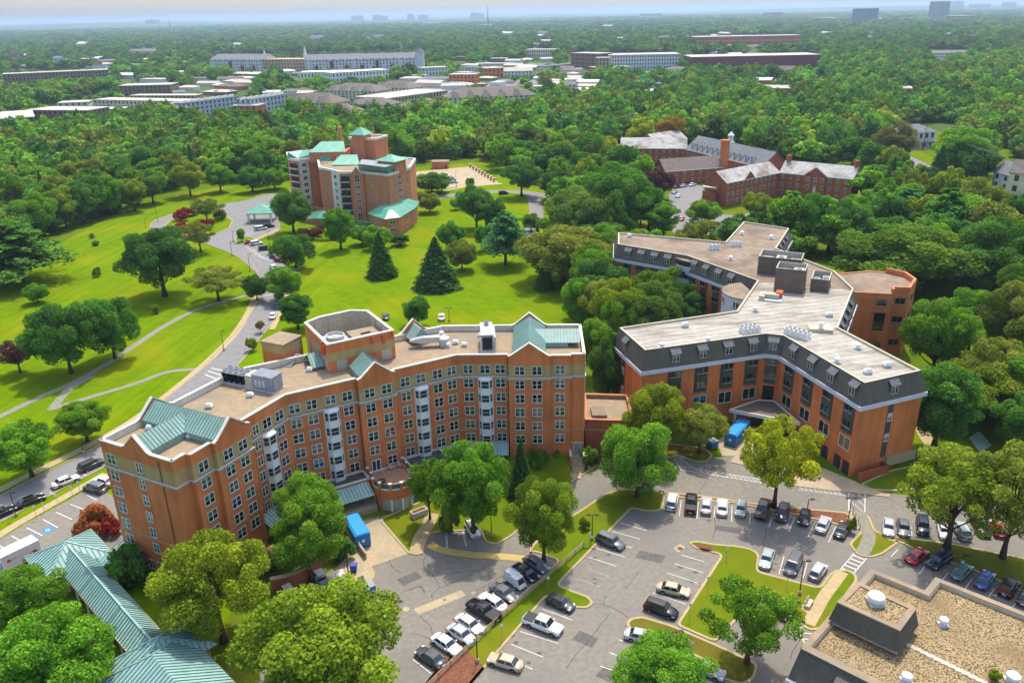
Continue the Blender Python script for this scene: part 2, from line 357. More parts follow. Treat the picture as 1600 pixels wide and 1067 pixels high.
# ================================================================ the ground
def sheet(name,poly,z,m,parent=None):
    mb=MB(); mb.poly([(x,y,z) for x,y in ccw(poly)]); return mb.build(name,m,parent)
mb=MB(); mb.quad((-30000,-400,-.03),(30000,-400,-.03),(30000,40000,-.03),(-30000,40000,-.03)); struct(mb.build('ground','wood_floor'))
struct(sheet('meadow',pts2([(-260,1180),(-300,330),(60,300),(420,255),(640,225),(1100,215),(1600,205),(1900,240),(2100,900),(1900,1180)]),-.015,'meadow'))
struct(sheet('lawn',pts2([(-150,1150),(-170,430),(60,400),(150,350),(215,322),(300,300),(450,275),(520,300),(520,560),(440,700),(300,1150)]),.0,'lawn'))
struct(sheet('lawn',pts2([(520,300),(650,262),(745,252),(790,262),(850,290),(850,310),(900,430),(900,520),(930,740),(560,790),(520,560)]),.002,'lawn_back'))
def band(name,pix,w,z,m,parent=None,n=6,sp=True):
    path=[P2(*p) for p in pix]; path=spline(path,n) if sp else path
    L,R=strip(path,w); k=len(path); mb=MB()
    mb.add([(x,y,z) for x,y in L]+[(x,y,z) for x,y in R],[(i,i+k,i+k+1,i+1) for i in range(k-1)])
    return mb.build(name,m,parent),L,R
def kerbline(path,parent,w=.22,z=.15,m='kerb_stone',name='kerb'):
    L,R=strip(path,w); k=len(path); mb=MB()
    mb.add([(x,y,z) for x,y in L]+[(x,y,z) for x,y in R],[(i,i+k,i+k+1,i+1) for i in range(k-1)])
    for E_ in (L,R): mb.add([(x,y,z) for x,y in E_]+[(x,y,-.02) for x,y in E_],[(i,i+1,i+1+k,i+k) for i in range(k-1)])
    return mb.build(name,m,parent)
def island(pix,m='lawn_isle',name='lawn_island',smooth=True,kerb='kerb_stone',z=.15,kw=.38):
    poly=ccw([P2(*p) for p in pix])
    if smooth:      # round the corners
        out=[]
        for i in range(len(poly)):
            a=Vector(poly[i-1]); b=Vector(poly[i]); c=Vector(poly[(i+1)%len(poly)])
            d0=min(.9,(a-b).length*.35); d1=min(.9,(c-b).length*.35); q0=b+(a-b).normalized()*d0; q1=b+(c-b).normalized()*d1
            for t in (0,.25,.5,.75,1): out.append(tuple(q0*(1-t)**2+b*2*t*(1-t)+q1*t*t))
        poly=out
    o=struct(sheet(name,offset(poly,-.1),z-.012,m))
    k=MB(); k.ring(poly,offset(poly,-kw),.0,z); kb=k.build('kerb',kerb,o)
    return o
# --- park road and its court
road,rl,rr=band('park_road',[(-90,842),(0,795),(82,752),(160,712),(230,665),(300,612),(345,572),(385,526),(414,490),(427,460),(427,440),(417,415),(395,390),(372,368),(360,352)],8.2,.03,'asphalt_road'); struct(road)
kerbline(rl[:-14],road); kerbline(rr[:-30],road)
court=struct(sheet('drop_off_court',spline(pts2([(235,356),(240,346),(258,338),(290,329),(330,321),(352,318),(385,313),(415,304),(436,305),(428,322),(438,352),(428,366),(400,376),(440,410),(456,428),(440,446),(415,444),(398,424),(372,402),(340,388),(315,379),(290,374),(262,369),(242,364)]),3,True),.036,'asphalt_road'))
kerbline(spline(pts2([(398,424),(372,402),(340,388),(315,379),(290,374),(262,369),(242,364),(235,356),(240,346),(258,338),(290,329)]),4),court)
island([(257,353),(266,344),(290,336),(325,330),(350,334),(364,345),(359,356),(342,364),(320,369),(290,366),(266,361)],'lawn')
island([(366,374),(385,370),(399,372),(392,378),(372,381)],'lawn')
struct(band('back_road',[(430,306),(500,296),(600,301),(660,309),(705,306),(760,300),(830,302),(900,318)],6.5,.03,'asphalt_road')[0])
struct(band('back_road',[(832,302),(838,335),(828,362),(824,392)],6.0,.034,'asphalt_road')[0])
struct(sheet('garage_deck',pts2([(636,270),(740,260),(782,287),(700,294),(655,290)]),.03,'concrete'))
struct(band('footpath',[(690,299),(730,292),(785,287)],2.5,.04,'sidewalk')[0])
# --- footpaths
for fi_,(pix,w_,m_) in enumerate((([(-60,795),(0,765),(75,728),(150,690),(210,655),(260,618),(310,577),(350,540),(375,510),(393,478),(399,458)],1.9,'sidewalk'),
                 ([(-60,876),(10,829),(47,807),(100,777),(165,740)],1.7,'sidewalk'),
                 ([(-40,670),(60,622),(110,600),(170,567),(215,537),(260,508),(310,483),(350,471),(397,459)],1.9,'path_grey'),
                 ([(78,640),(150,618),(210,600),(260,582),(305,577)],1.7,'path_grey'),([(80,641),(97,620),(115,603),(145,587)],2.0,'path_grey'),
                 ([(460,425),(445,470),(432,500),(425,515)],1.6,'sidewalk'),([(437,358),(415,368),(400,375)],1.8,'sidewalk'),([(464,418),(455,430),(450,445)],1.6,'sidewalk'))):
    struct(band('footpath',pix,w_,.045+.005*fi_,m_)[0])
# --- small lot beside the road
lot4=struct(sheet('parking_lot',pts2([(-120,905),(0,843),(40,818),(95,788),(152,756),(205,800),(190,860),(140,880),(60,895),(20,930),(-120,1010)]),.032,'asphalt'))
# --- the big car parks and the service drive
lot=struct(sheet('parking_lot',pts2([(380,1180),(425,965),(470,925),(545,870),(556,815),(600,805),(680,790),(780,780),(862,770),(905,746),(932,735),(1000,718),(1052,712),(1125,715),(1170,700),(1245,757),(1310,765),(1380,770),(1500,782),(1760,800),(1800,1180)]),.03,'asphalt'))
# street and lot at the old brick hospital, and the street on the right
lotd=struct(sheet('parking_lot',pts2([(1046,303),(1073,284),(1100,292),(1096,310),(1078,325),(1100,333),(1150,337),(1172,333),(1165,348),(1128,366),(1060,374),(1042,350)]),.03,'asphalt_road'))
st,sl_,sr_=band('street',[(1330,226),(1385,236),(1440,262),(1485,292),(1535,322),(1600,352),(1720,408)],11,.03,'asphalt_road'); struct(st); kerbline(sl_,st); kerbline(sr_,st)
struct(band('side_street',[(1436,262),(1395,262),(1352,258)],9,.034,'asphalt_road')[0])
struct(band('footpath',[(1478,268),(1530,302),(1600,338),(1700,390)],2.2,.045,'sidewalk')[0])
struct(band('footpath',[(1405,690),(1430,660),(1460,700),(1520,722),(1600,745)],2.4,.045,'sidewalk')[0])
for pl in ([(1420,240),(1470,262),(1480,255),(1430,236)],[(1545,318),(1600,345),(1680,385),(1680,350),(1600,318)],[(1490,440),(1600,432),(1600,475),(1400,480)],[(1405,650),(1440,640),(1450,690),(1410,700)],[(950,258),(1000,250),(1020,272),(960,285)],[(1070,340),(1110,352),(1140,352),(1165,372),(1080,384)]):
    struct(sheet('lawn',pts2(pl),.004,'lawn'))
# mounded front lawn and planted islands
island([(592,812),(660,782),(700,760),(860,700),(918,690),(935,728),(905,746),(880,762),(858,785),(830,812),(800,838),(775,852),(757,847),(750,828),(672,833),(657,868),(638,866)])
island([(1040,768),(1036,798),(1010,800),(988,794),(872,914),(900,925),(920,932),(928,942),(918,951),(898,950),(855,931),(757,1045),(735,1071),(675,1150),(610,1130),(673,1057),(700,1031),(862,886),(872,876),(835,862),(827,868),(828,856),(845,838),(880,812),(900,802),(925,785),(950,769),(980,764)])
island([(1026,767),(1100,775),(1175,786),(1250,794),(1325,801),(1345,829),(1250,806),(1150,787),(1042,776)],'mulch','mulch_bed')
island([(1325,801),(1342,799),(1358,806),(1368,830),(1400,843),(1405,848),(1380,866),(1362,872),(1340,868),(1332,858),(1326,850),(1346,829)],'lawn_isle')
island([(1075,848),(1086,845),(1115,850),(1150,853),(1172,857),(1183,863),(1187,870),(1184,893),(1280,918),(1296,896),(1306,891),(1324,890),(1338,898),(1340,908),(1286,983),(1264,986),(1240,968),(1195,938),(1160,960),(1118,1004),(1056,977),(1127,867),(1086,857)])
island([(978,974),(985,966),(1003,963),(1050,977),(1115,1005),(1185,1037),(1180,1060),(1160,1072),(1125,1060),(1105,1035),(1040,1003),(1000,990),(983,984)],'lawn_dry')
island([(1376,836),(1480,848),(1600,872),(1760,905),(1780,1010),(1600,926),(1520,891),(1440,866),(1408,848),(1392,846)],'lawn_dry')
island([(905,700),(960,690),(1040,692),(1100,700),(1115,712),(1105,722),(1085,722),(1060,712),(1040,716),(1000,722),(945,731),(925,728)],'lawn_dry')
# forecourt paving by the mansard building
struct(sheet('forecourt',pts2([(1160,700),(1180,693),(1245,715),(1335,752),(1352,762),(1390,772),(1390,777),(1310,768),(1245,760),(1195,735),(1140,722)]),.12,'concrete'))
struct(sheet('forecourt',pts2([(1158,712),(1185,690),(1230,668),(1150,665),(1120,690),(1128,712)]),.05,'concrete'))
island([(1343,757),(1392,735),(1440,725),(1470,748),(1440,764),(1390,768),(1362,766)],'lawn_isle')
# loading dock apron, ramp, walks
struct(sheet('dock_apron',pts2([(546,818),(592,809),(637,865),(579,885),(562,862)]),.04,'concrete'))
island([(530,842),(542,836),(570,868),(586,894),(585,905),(570,912),(548,905),(524,891),(534,880),(543,868)],'concrete','ramp_walk')
struct(band('footpath',[(676,803),(668,822),(656,842),(650,866)],2.2,.155,'sidewalk')[0])
struct(band('footpath',[(900,712),(898,728),(896,748)],2.6,.155,'sidewalk',sp=False)[0])
struct(band('footpath',[(1342,800),(1350,822),(1358,838),(1352,856),(1346,866)],2.0,.16,'path_grey')[0])
struct(band('footpath',[(1316,894),(1303,912),(1288,932),(1275,955),(1263,976)],1.7,.16,'sidewalk')[0])
struct(sheet('bench_pad',pts2([(1249,950),(1262,940),(1280,950),(1268,964)]),.155,'sidewalk'))
struct(sheet('mulch_bed',pts2([(735,1071),(757,1045),(750,1035),(715,1002),(672,1058),(640,1100),(690,1130)]),.15,'mulch'))
struct(sheet('mulch_bed',pts2([(905,705),(935,700),(950,722),(925,727)]),.15,'mulch'))
struct(sheet('flower_ground',pts2([(1080,850),(1112,853),(1118,862),(1100,862)]),.15,'mulch'))
# --- painted markings: one mesh per stroke, children of the lot they lie on
def stroke(par,a,b,w=.11,m='line_white',z=.036,name='stall_line'):
    a=Vector(P2(*a)); b=Vector(P2(*b)); d=(b-a).normalized(); n=Vector((-d.y,d.x))*w/2; mb=MB()
    mb.poly([(*(a-n),z),(*(b-n),z),(*(b+n),z),(*(a+n),z)]); return mb.build(name,m,par)
def cs(o,s,l): return [((o[0]+a/s,o[1]+b/s),(o[0]+c/s,o[1]+d/s)) for a,b,c,d in l]
for a,b in cs((700,780),4,[(1080,148,1243,195),(1022,197,1200,248),(965,250,1150,303),(925,305,1105,360),(880,362,1055,418),(590,685,780,755),(450,825,690,900),(395,905,595,985),(330,975,530,1062),(1460,347,1600,390),(1415,402,1600,460),(1370,460,1560,522),(1280,583,1490,655),(1065,875,1190,925),(1010,955,1090,990),(950,1040,1030,1067)]): stroke(lot,a,b)
for a,b in cs((700,780),4,[(860,425,1005,482),(790,490,950,545)]): stroke(lot,a,b,.1,'line_faint')
for a,b in cs((1000,740),4,[(258,165,245,265),(365,175,355,280),(470,200,462,275),(575,200,572,300),(690,240,685,315),(825,270,805,335),(968,270,930,362),(1095,300,1050,395),(1225,330,1178,428),(900,515,868,628),(1045,555,1020,650)]): stroke(lot,a,b)
for a,b in cs((350,780),4,[(1385,200,1390,305),(1393,200,1398,305),(1490,200,1510,295),(1498,200,1518,295)]): stroke(lot,a,b,.09)
for a,b in cs((640,840),4.85,[(25,920,165,1030),(130,840,270,930),(235,800,330,860),(345,720,420,780),(590,640,650,680),(690,580,740,610),(770,510,830,550),(850,345,930,395)]): stroke(lot,a,b)
for a,b in cs((1360,820),6.667,[(590,400,510,510),(810,500,750,570),(1060,560,985,665),(1290,660,1225,765),(1560,740,1480,860),(290,250,215,330)]): stroke(lot,a,b)
for a,b in cs((1380,660),5.336,[(90,860,95,940),(235,870,240,945),(520,870,540,990),(730,900,720,990)]): stroke(lot,a,b)
for a,b in cs((0,800),4,[(350,0,450,45),(268,45,360,95),(168,97,265,147),(72,148,160,197),(-20,195,55,248)]): stroke(lot4,a,b,.16)
for a,b in cs((0,540),4,[(440,990,540,1030),(510,800,545,815),(310,915,350,935),(545,935,605,965)]): stroke(lot4,a,b,.14)
for x,y in ((75,828),(50,840.5),(24.5,853.5),(0,865)):
    mb=MB(); c=Vector(P2(x,y)); u=(Vector(P2(x+6,y+3))-c).normalized()*.8; v=Vector((-u.y,u.x)); mb.poly([(*(c+a*u+b*v),.037) for a,b in ((-1,-1),(1,-1),(1,1),(-1,1))]); o=mb.build('accessible_bay_mark','blue_paint',lot4)
    mb=MB(); n_=10     # wheelchair mark: ring, back and head
    mb.ring([(c.x-.1*u.x+.33*math.cos(t*6.2832/n_),c.y-.1*u.y+.33*math.sin(t*6.2832/n_)) for t in range(n_)],[(c.x-.1*u.x+.22*math.cos(t*6.2832/n_),c.y-.1*u.y+.22*math.sin(t*6.2832/n_)) for t in range(n_)],.038,.042)
    mb.bar((c.x+.1*u.x,c.y+.1*u.y,.042),(c.x+.55*u.x,c.y+.55*u.y,.042),.11,.004); mb.build('wheelchair_symbol','line_white',o)
# hatched walkway, crossings
def polyline(par,pix,w=.12,m='line_white',name='walk_line',z=.036):
    for a,b in zip(pix[:-1],pix[1:]): stroke(par,a,b,w,m,z,name)
c4=lambda a,b:(900+a/4,540+b/4); c5=lambda a,b:(1200+a/4,540+b/4); c8=lambda a,b:(1000+a/4,740+b/4)
polyline(lot,[c4(612,705),c4(655,775),c4(900,815),c4(1150,855),c5(60,905)]); polyline(lot,[c4(650,700),c4(740,768),c4(900,796),c4(1150,833),c5(60,882)])
for t in range(6):
    f=t/6; polyline(lot,[c4(612+43*f+4,705+70*f),c4(650+90*f,700+68*f)],.1)
for t in range(1,16):
    f=t/16; polyline(lot,[c4(740+470*f,768+72*f),c4(775+470*f,793+75*f)],.1)
polyline(lot,[c5(190,880),c5(500,918)]); polyline(lot,[c5(190,900),c5(500,938)])
for t in range(10):
    f=t/10; polyline(lot,[c5(195+300*f,881+37*f),c5(222+300*f,905+36*f)],.1)
polyline(lot,[c5(505,915),c5(505,1032)],.14); polyline(lot,[c5(607,925),c5(605,1045)],.14)
for a in ((510,920,605,1005),(560,920,605,965),(508,965,600,1042),(508,1010,540,1038)): polyline(lot,[c5(a[0],a[1]),c5(a[2],a[3])],.1)
polyline(lot,[c8(1338,497),c8(1250,600)],.14); polyline(lot,[c8(1416,528),c8(1328,630)],.14)
for t in range(5):
    f=(t+.5)/5; polyline(lot,[c8(1338-88*f,497+103*f),c8(1416-88*f,528+102*f)],.22)
d8=lambda a,b:(1100+a/3.2,780+b/3.2)
polyline(lot,[d8(455,620),d8(502,717)],.16)
for a in ((470,637,512,642),(488,667,537,671),(497,698,523,698)): polyline(lot,[d8(a[0],a[1]),d8(a[2],a[3])],.16)
# yellow hump and painted kerbs, concrete patch, covers
struct(band('speed_hump',[(671,850),(690,859),(730,866),(790,870),(832,874)],1.5,.06,'yellow_kerb')[0])
polyline(lot,[(524,889),(537,896),(548,905),(567,911)],.35,'yellow_paint','yellow_kerb_line',.158)
polyline(lot,[(556,928),(590,952)],.1,'yellow_paint','bay_line'); polyline(lot,[(570,952),(602,934)],.1,'yellow_paint','bay_line'); polyline(lot,[(582,932),(600,946)],.1,'yellow_paint','bay_line'); polyline(lot,[(572,942),(585,938)],.1,'yellow_paint','bay_line')
sheet('concrete_patch',pts2([(30,540),(390,395),(428,437),(68,582)],0,(640,840),4.85),.036,'concrete',lot)
sheet('concrete_patch',pts2([(465,418),(492,405),(505,418),(475,432)],0,(640,840),4.85),.036,'concrete',lot)
sheet('concrete_patch',pts2([(208,465),(250,438),(285,458),(240,492)],0,(1000,740),4),.036,'concrete',lot)
def disc(name,pix,r,z,m,par):
    c=P2(*pix); mb=MB(); mb.lathe((c[0],c[1],0),[(r,z-.01),(r,z)],14); return mb.build(name,m,par)
disc('manhole_cover',(656.7,952.7),.62,.05,'concrete',lot); disc('manhole_cover',(634.5,951.5),.5,.05,'concrete',lot); disc('manhole_cover',(1062.5,857),.45,.05,'mulch',lot); disc('manhole_cover',(694.5,937),.2,.05,'mech_brown',lot)
for o_,s_,l in (((640,840),4.85,[(130,120),(105,200),(170,280),(220,350),(215,385),(165,430),(175,460)]),((640,840),4.85,[(290,360),(250,320),(300,280),(400,258),(500,245)]),((640,840),4.85,[(215,385),(300,355),(480,270),(650,180)]),((640,840),4.85,[(75,590),(160,680),(175,730)]),((640,840),4.85,[(0,730),(60,730),(180,775)]),((640,840),4.85,[(500,400),(600,350),(700,290)]),((640,840),4.85,[(0,400),(80,370),(125,420)]),
    ((700,780),4,[(735,1060),(800,970),(880,880),(950,790),(1005,720)]),((700,780),4,[(900,655),(965,655),(1040,685),(1090,710),(1125,740)]),((700,780),4,[(1110,555),(1160,500),(1195,450)]),((700,780),4,[(985,600),(970,655)]),((1000,740),4,[(465,270),(470,330),(455,410)]),((1000,740),4,[(790,340),(780,400),(765,470)]),((900,540),4,[(860,760),(815,840),(770,920)]),((1000,740),4,[(600,395),(660,410),(720,430),(745,445)]),((350,780),4,[(1035,380),(1060,430),(1115,460)]),((350,780),4,[(985,640),(1120,580),(1220,548),(1250,580)]),((1100,780),3.2,[(490,690),(455,740),(430,800)])):
    path=spline([P2(o_[0]+a/s_,o_[1]+b/s_) for a,b in l],4); path=[(x+random.uniform(-.06,.06),y+random.uniform(-.06,.06)) for x,y in path]
    L_,R_=strip(path,.07); k=len(path); mb=MB(); mb.add([(x,y,.0375) for x,y in L_]+[(x,y,.0375) for x,y in R_],[(i,i+k,i+k+1,i+1) for i in range(k-1)]); mb.build('sealed_crack','crack',lot)
# crossing lines on the park road
for a,b in (((412,462),(430,459)),((410,457),(427,455)),((330,575),(352,580)),((325,580),(345,586)),((320,585),(338,592))): stroke(road,a,b,.3,'line_white',.036,'crossing_line')
for a,b in cs((200,280),4,[(735,425,800,450),(760,445,830,475),(790,470,855,492),(820,485,890,510),(715,355,790,345),(720,345,780,330)]): stroke(court,a,b,.18,'line_white',.042)

# worn tarmac: repair patches and oil stains
mat('tar_patch',(.10,.095,.088),(.135,.128,.118),.95,1.5,.2); mat('oil',(.085,.08,.074),(.13,.12,.11),.8,2.0,.3)
for l in ([(905,985),(935,997),(925,1012),(894,999)],[(1000,860),(1040,868),(1034,880),(992,871)],[(620,905),(650,893),(660,902),(630,915)],[(1120,820),(1160,826),(1157,834),(1116,828)],[(945,1040),(968,1049),(955,1066),(930,1056)]): sheet('tar_patch',pts2(l),.0345,'tar_patch',lot)
_o=random.Random(5)
for k in range(46):
    x,y=_o.choice(((915+_o.uniform(-8,45),890-_o.uniform(-40,40)),(1075+_o.uniform(-30,25),890+_o.uniform(-25,60)),(1060+_o.uniform(0,250),812+_o.uniform(-6,16)),(830+_o.uniform(-40,40),1000+_o.uniform(-40,40)),(760+_o.uniform(-40,60),930+_o.uniform(-30,30)),(1230+_o.uniform(-30,60),895+_o.uniform(-15,10)))); c=P2(x,y); r_=_o.uniform(.15,.55); mb=MB(); mb.poly([(c[0]+r_*_o.uniform(.5,1.2)*math.cos(t*.524),c[1]+r_*_o.uniform(.5,1.2)*math.sin(t*.524),.0352) for t in range(12)]); mb.build('oil_stain','oil',lot)
# ================================================================ windows
def win_proto(w,h,kind='cross',fr=.09,dep=.08,fm='frame',room='room_dark',sill=True):
    f=MB(); x=w/2; z=h/2
    f.box(-x,-.012,-z,x,.02,z,1)
    for a in ((-x,-z,-x+fr,z),(x-fr,-z,x,z),(-x+fr,-z,x-fr,-z+fr),(-x+fr,z-fr,x-fr,z)): f.box(a[0],-dep,a[1],a[2],-.013,a[3],0)
    if kind in('cross','twin'): f.box(-.07,-dep*.9,-z+fr,.07,-.013,z-fr,0)
    if kind=='cross':
        f.box(-x+fr,-dep*.7,-.035,-.07,-.013,.035,0); f.box(.07,-dep*.7,-.035,x-fr,-.013,.035,0)
    if kind=='sash': f.box(-x+fr,-dep*.7,-.03,x-fr,-.013,.03,0)
    if kind=='strip4':
        for q in (-.5,0,.5): f.box(q*x-.03,-dep*.9,-z+fr,q*x+.03,-.013,z-fr,0)
    if sill: f.box(-x-.08,-dep-.06,-z-.14,x+.08,-.0,-z,2)
    F=f.mesh('window',[fm,room,'stone_band'])
    g=MB(); g.quad((-x+fr,-.05,-z+fr),(x-fr,-.05,-z+fr),(x-fr,-.05,z-fr),(-x+fr,-.05,z-fr)); G=g.mesh('pane','glass')
    B=[]
    for fr_ in (0.35,.5,.62,.97):
        b=MB(); zb=z-fr-(h-2*fr)*fr_
        if kind in('cross','twin'):
            b.box(-x+fr,-.03,zb,-.08,-.016,z-fr); b.box(.08,-.03,zb+(0 if fr_>.9 else random.choice((0,0,.1))),x-fr,-.016,z-fr)
        else: b.box(-x+fr,-.03,zb,x-fr,-.016,z-fr)
        B.append(b.mesh('blind','blind' if kind!='strip4' else 'curtain'))
    if kind=='strip4':
        B=[]
        for v in ((-.9,-.62,.1,.4),(-.4,-.15,.55,.8),(-.95,-.8,-.1,.25),(.2,.45,.7,.9)):
            b=MB(); b.box(v[0]*x,-.03,-z+fr,v[1]*x,-.016,z-fr); b.box(v[2]*x,-.03,-z+fr,v[3]*x,-.016,z-fr); B.append(b.mesh('curtain','curtain'))
    return dict(F=F,G=G,B=B)
def window(par,wl,t,z,pr_,d=0.0,blind=None,name='window'):
    o=put(name,pr_['F'],par,loc=wl.at(t,z,d+.004),rz=wl.rz)
    o2=put('pane',pr_['G'],o); o2.location=(0,0,0)
    if blind is None: blind=random.choice((0,1,1,1,2,2,3,-1))
    if blind>=0: put('blind' ,pr_['B'][blind],o).location=(0,0,0)
    return o
W_A=win_proto(1.8,1.72); W_AN=win_proto(1.25,1.72); W_STRIP=win_proto(2.2,1.25,'strip4',fm='olive_panel'); W_BIG=win_proto(3.0,2.5,'twin',fr=.13,fm='trim'); W_DORM=win_proto(1.5,1.5,'twin',fr=.07,fm='trim',sill=False)
W_SM=win_proto(1.3,1.5,'twin',fr=.08); W_SASH=win_proto(1.15,1.75,'sash',fr=.11,fm='white_paint'); W_BAY=win_proto(1.5,1.5,'sash',fr=.07,sill=False); W_BAYS=win_proto(.82,1.5,'sash',fr=.06,sill=False)
W_ARCH=win_proto(2.0,2.2,'cross'); W_TALL=win_proto(1.5,2.6,'cross')
# ================================================================ brick chevron building
LF,E1,E2,RF=Vector((-47.0,96.1)),Vector((-36.6,116.4)),Vector((-9.9,131.3)),Vector((12.9,130.6))
ZR=22.0; DEP=14.6
def lint(p,u,q,v):
    k=u.x*v.y-u.y*v.x; t=((q.x-p.x)*v.y-(q.y-p.y)*v.x)/k; return p+u*t
S1,S2,S3=Wall(LF,E1),Wall(E1,E2),Wall(E2,RF)
def brk(wl,l):
    out=[]
    for t0,t1,d in l:
        for t in (t0,t1):
            q=wl.A+wl.u*t+wl.n*d; out.append((q.x,q.y))
    return out
front=brk(S1,[(0,2.4,0),(2.4,6.2,.9),(6.2,13.1,1.6),(13.1,22.55,0)])+brk(S2,[(.2,11.9,0),(11.9,18.4,.9),(18.4,30.4,0)])+brk(S3,[(.2,9.2,0),(9.2,16.6,.9),(16.6,20.3,.55),(20.3,22.8,0)])
RB=RF-S3.n*DEP; E2b=lint(RB,S3.u,E2-S2.n*DEP,S2.u); LLv=LF-S1.n*DEP; E1b=lint(LLv,S1.u,E1-S2.n*DEP,S2.u)
footA=front+[tuple(RB),tuple(E2b),tuple(E1b),tuple(LLv)]
A=thing('apartment_building','long orange brick apartment block angled in three wings with beige top storey','building',(-17,125,0))
a=MB(); a.prism(footA,-.1,17.55,0,top=False); a.build('wall','brick',A)
a=MB(); a.prism(footA,18.1,20.2,0,top=False); a.build('upper_wall','beige_brick',A)
a=MB(); a.ring(footA,offset(footA,-.32),20.2,ZR,0,mi=1); a.build('parapet',['brick','coping'],A)
a=MB(); a.ring(offset(footA,.16),offset(footA,-.1),17.5,17.85,0,bot=True); a.ring(offset(footA,.22),offset(footA,-.1),17.852,17.98,1,bot=True); a.ring(offset(footA,.10),offset(footA,-.1),17.982,18.1,0,bot=True); a.build('cornice',['stone_band','trim'],A)
a=MB(); a.ring(offset(footA,.07),offset(footA,-.1),20.12,20.3,0,bot=True); a.build('string_course','tan_band',A)
a=MB(); a.ring(offset(footA,.06),offset(footA,-.1),6.95,7.25,0,bot=True); a.build('string_course','tan_band',A)
for z_ in (9.6,12.35,15.1):
    a=MB(); a.ring(offset(footA,.03),offset(footA,-.1),z_,z_+.12,0,bot=True); a.build('string_course','brick_pink',A)
a=MB(); a.prism(offset(footA,-.3),20.0,21.0,0); a.build('roof','roof_tan',A)
# parapet caps: pieces between the gables
def cap_run(wl,t0,t1,d,z=ZR,step=True):
    c=MB(); wl.slab(c,t0,t1,z,z+.2,d-.42,d+.1); c.build('coping','coping',A)
def gable(wl,t0,t1,d,rise=2.5,back=None,shoulder=.55,mroof='teal_roof',roof=True,ridge_drop=.15,base=ZR):
    m=(t0+t1)/2; g=MB(); pr=[(t0,base),(t1,base),(t1-shoulder,base+.25),(m,base+rise),(t0+shoulder,base+.25)]
    k=[wl.at(t,z,d) for t,z in pr]; k2=[wl.at(t,z,d-.4) for t,z in pr]
    n=len(k); g.add(k+k2,[tuple(range(n)),tuple(reversed(range(n,2*n)))]+[(i,i+n,(i+1)%n+n,(i+1)%n) for i in range(n)])
    g.build('gable_wall','brick',A)
    c=MB(); seq=[(t0-.1,base+.02),(t0+shoulder,base+.26),(m,base+rise+.02),(t1-shoulder,base+.26),(t1+.1,base+.02)]
    for (ta,za),(tb,zb) in zip(seq[:-1],seq[1:]):
        c.hexa([wl.at(ta,za,d+.12),wl.at(tb,zb,d+.12),wl.at(tb,zb,d-.45),wl.at(ta,za,d-.45)],[wl.at(ta,za+.2,d+.12),wl.at(tb,zb+.2,d+.12),wl.at(tb,zb+.2,d-.45),wl.at(ta,za+.2,d-.45)])
    c.build('gable_coping','coping',A)
    if roof and back:
        r=MB(); zr=base+rise-ridge_drop-.2; ze=base+.25; g0_,g1_=t0+.95,t1-.95
        p=lambda t,z,dd: wl.at(t,z,dd)
        seamed(r,[p(g0_-.25,ze-.1,d-.56),p(m,zr,d-.56),p(m,zr,-back),p(g0_-.25,ze-.1,-back)],(wl.n.x,wl.n.y),.6,.08,.08,ms=1)
        seamed(r,[p(m,zr,d-.56),p(g1_+.25,ze-.1,d-.56),p(g1_+.25,ze-.1,-back),p(m,zr,-back)],(wl.n.x,wl.n.y),.6,.08,.08,ms=1)
        r.build('metal_roof',[mroof,'seam_teal'],A)
        s=MB(); 
        for t in (g0_,g1_): wl.slab(s,t-.08,t+.08,21.0,ze-.02,-back,d-.6)
        if back<13: s.poly([p(g0_,21,-back),p(g1_,21,-back),p(g1_,ze,-back),p(m,zr-.1,-back),p(g0_,ze,-back)])
        s.build('roof_side_wall','teal_roof',A)
gable(S1,6.2,13.1,1.6,2.6,back=14.0); gable(S2,11.9,18.4,.9,2.5,back=5.6); gable(S3,9.2,16.6,.9,2.5,back=14.0)
EL=Wall(LLv,LF); ER=Wall(RF,RB)
gable(EL,4.7,10.3,.0,2.4,back=8.6)
# back gables where the cross roofs reach the rear wall
for wl,t0,t1 in ((Wall(E1b,LLv),None,None),(Wall(RB,E2b),None,None)): pass
BK1=Wall(E1b,LLv); BK3=Wall(RB,E2b)
def tpos(wl,q): return (Vector(q)-wl.A).dot(wl.u)
for wl,src,ts in ((BK1,S1,(6.2,13.1)),(BK3,S3,(9.2,16.6))):
    m=sum(ts)/2; q=src.A+src.u*m; c_=tpos(wl,q); gable(wl,c_-3.4,c_+3.4,0,2.6,roof=False)
for wl,runs in ((S1,[(0,2.4,0),(2.4,6.1,.9),(13.2,22.75,0)]),(S2,[(0,11.8,0),(18.5,30.55,0)]),(S3,[(0,9.1,0),(16.7,20.3,.55),(20.3,22.8,0)]),(EL,[(0,4.6,0),(10.4,14.6,0)]),(ER,[(0,14.6,0)])):
    for r in runs: cap_run(wl,*r)
c_=tpos(BK1,S1.A+S1.u*9.65); cap_run(BK1,0,c_-3.5,0); cap_run(BK1,c_+3.5,BK1.L,0)
c_=tpos(BK3,S3.A+S3.u*12.9); cap_run(BK3,0,c_-3.5,0); cap_run(BK3,c_+3.5,BK3.L,0)
B2=Wall(E2b,E1b); cap_run(B2,0,B2.L,0)
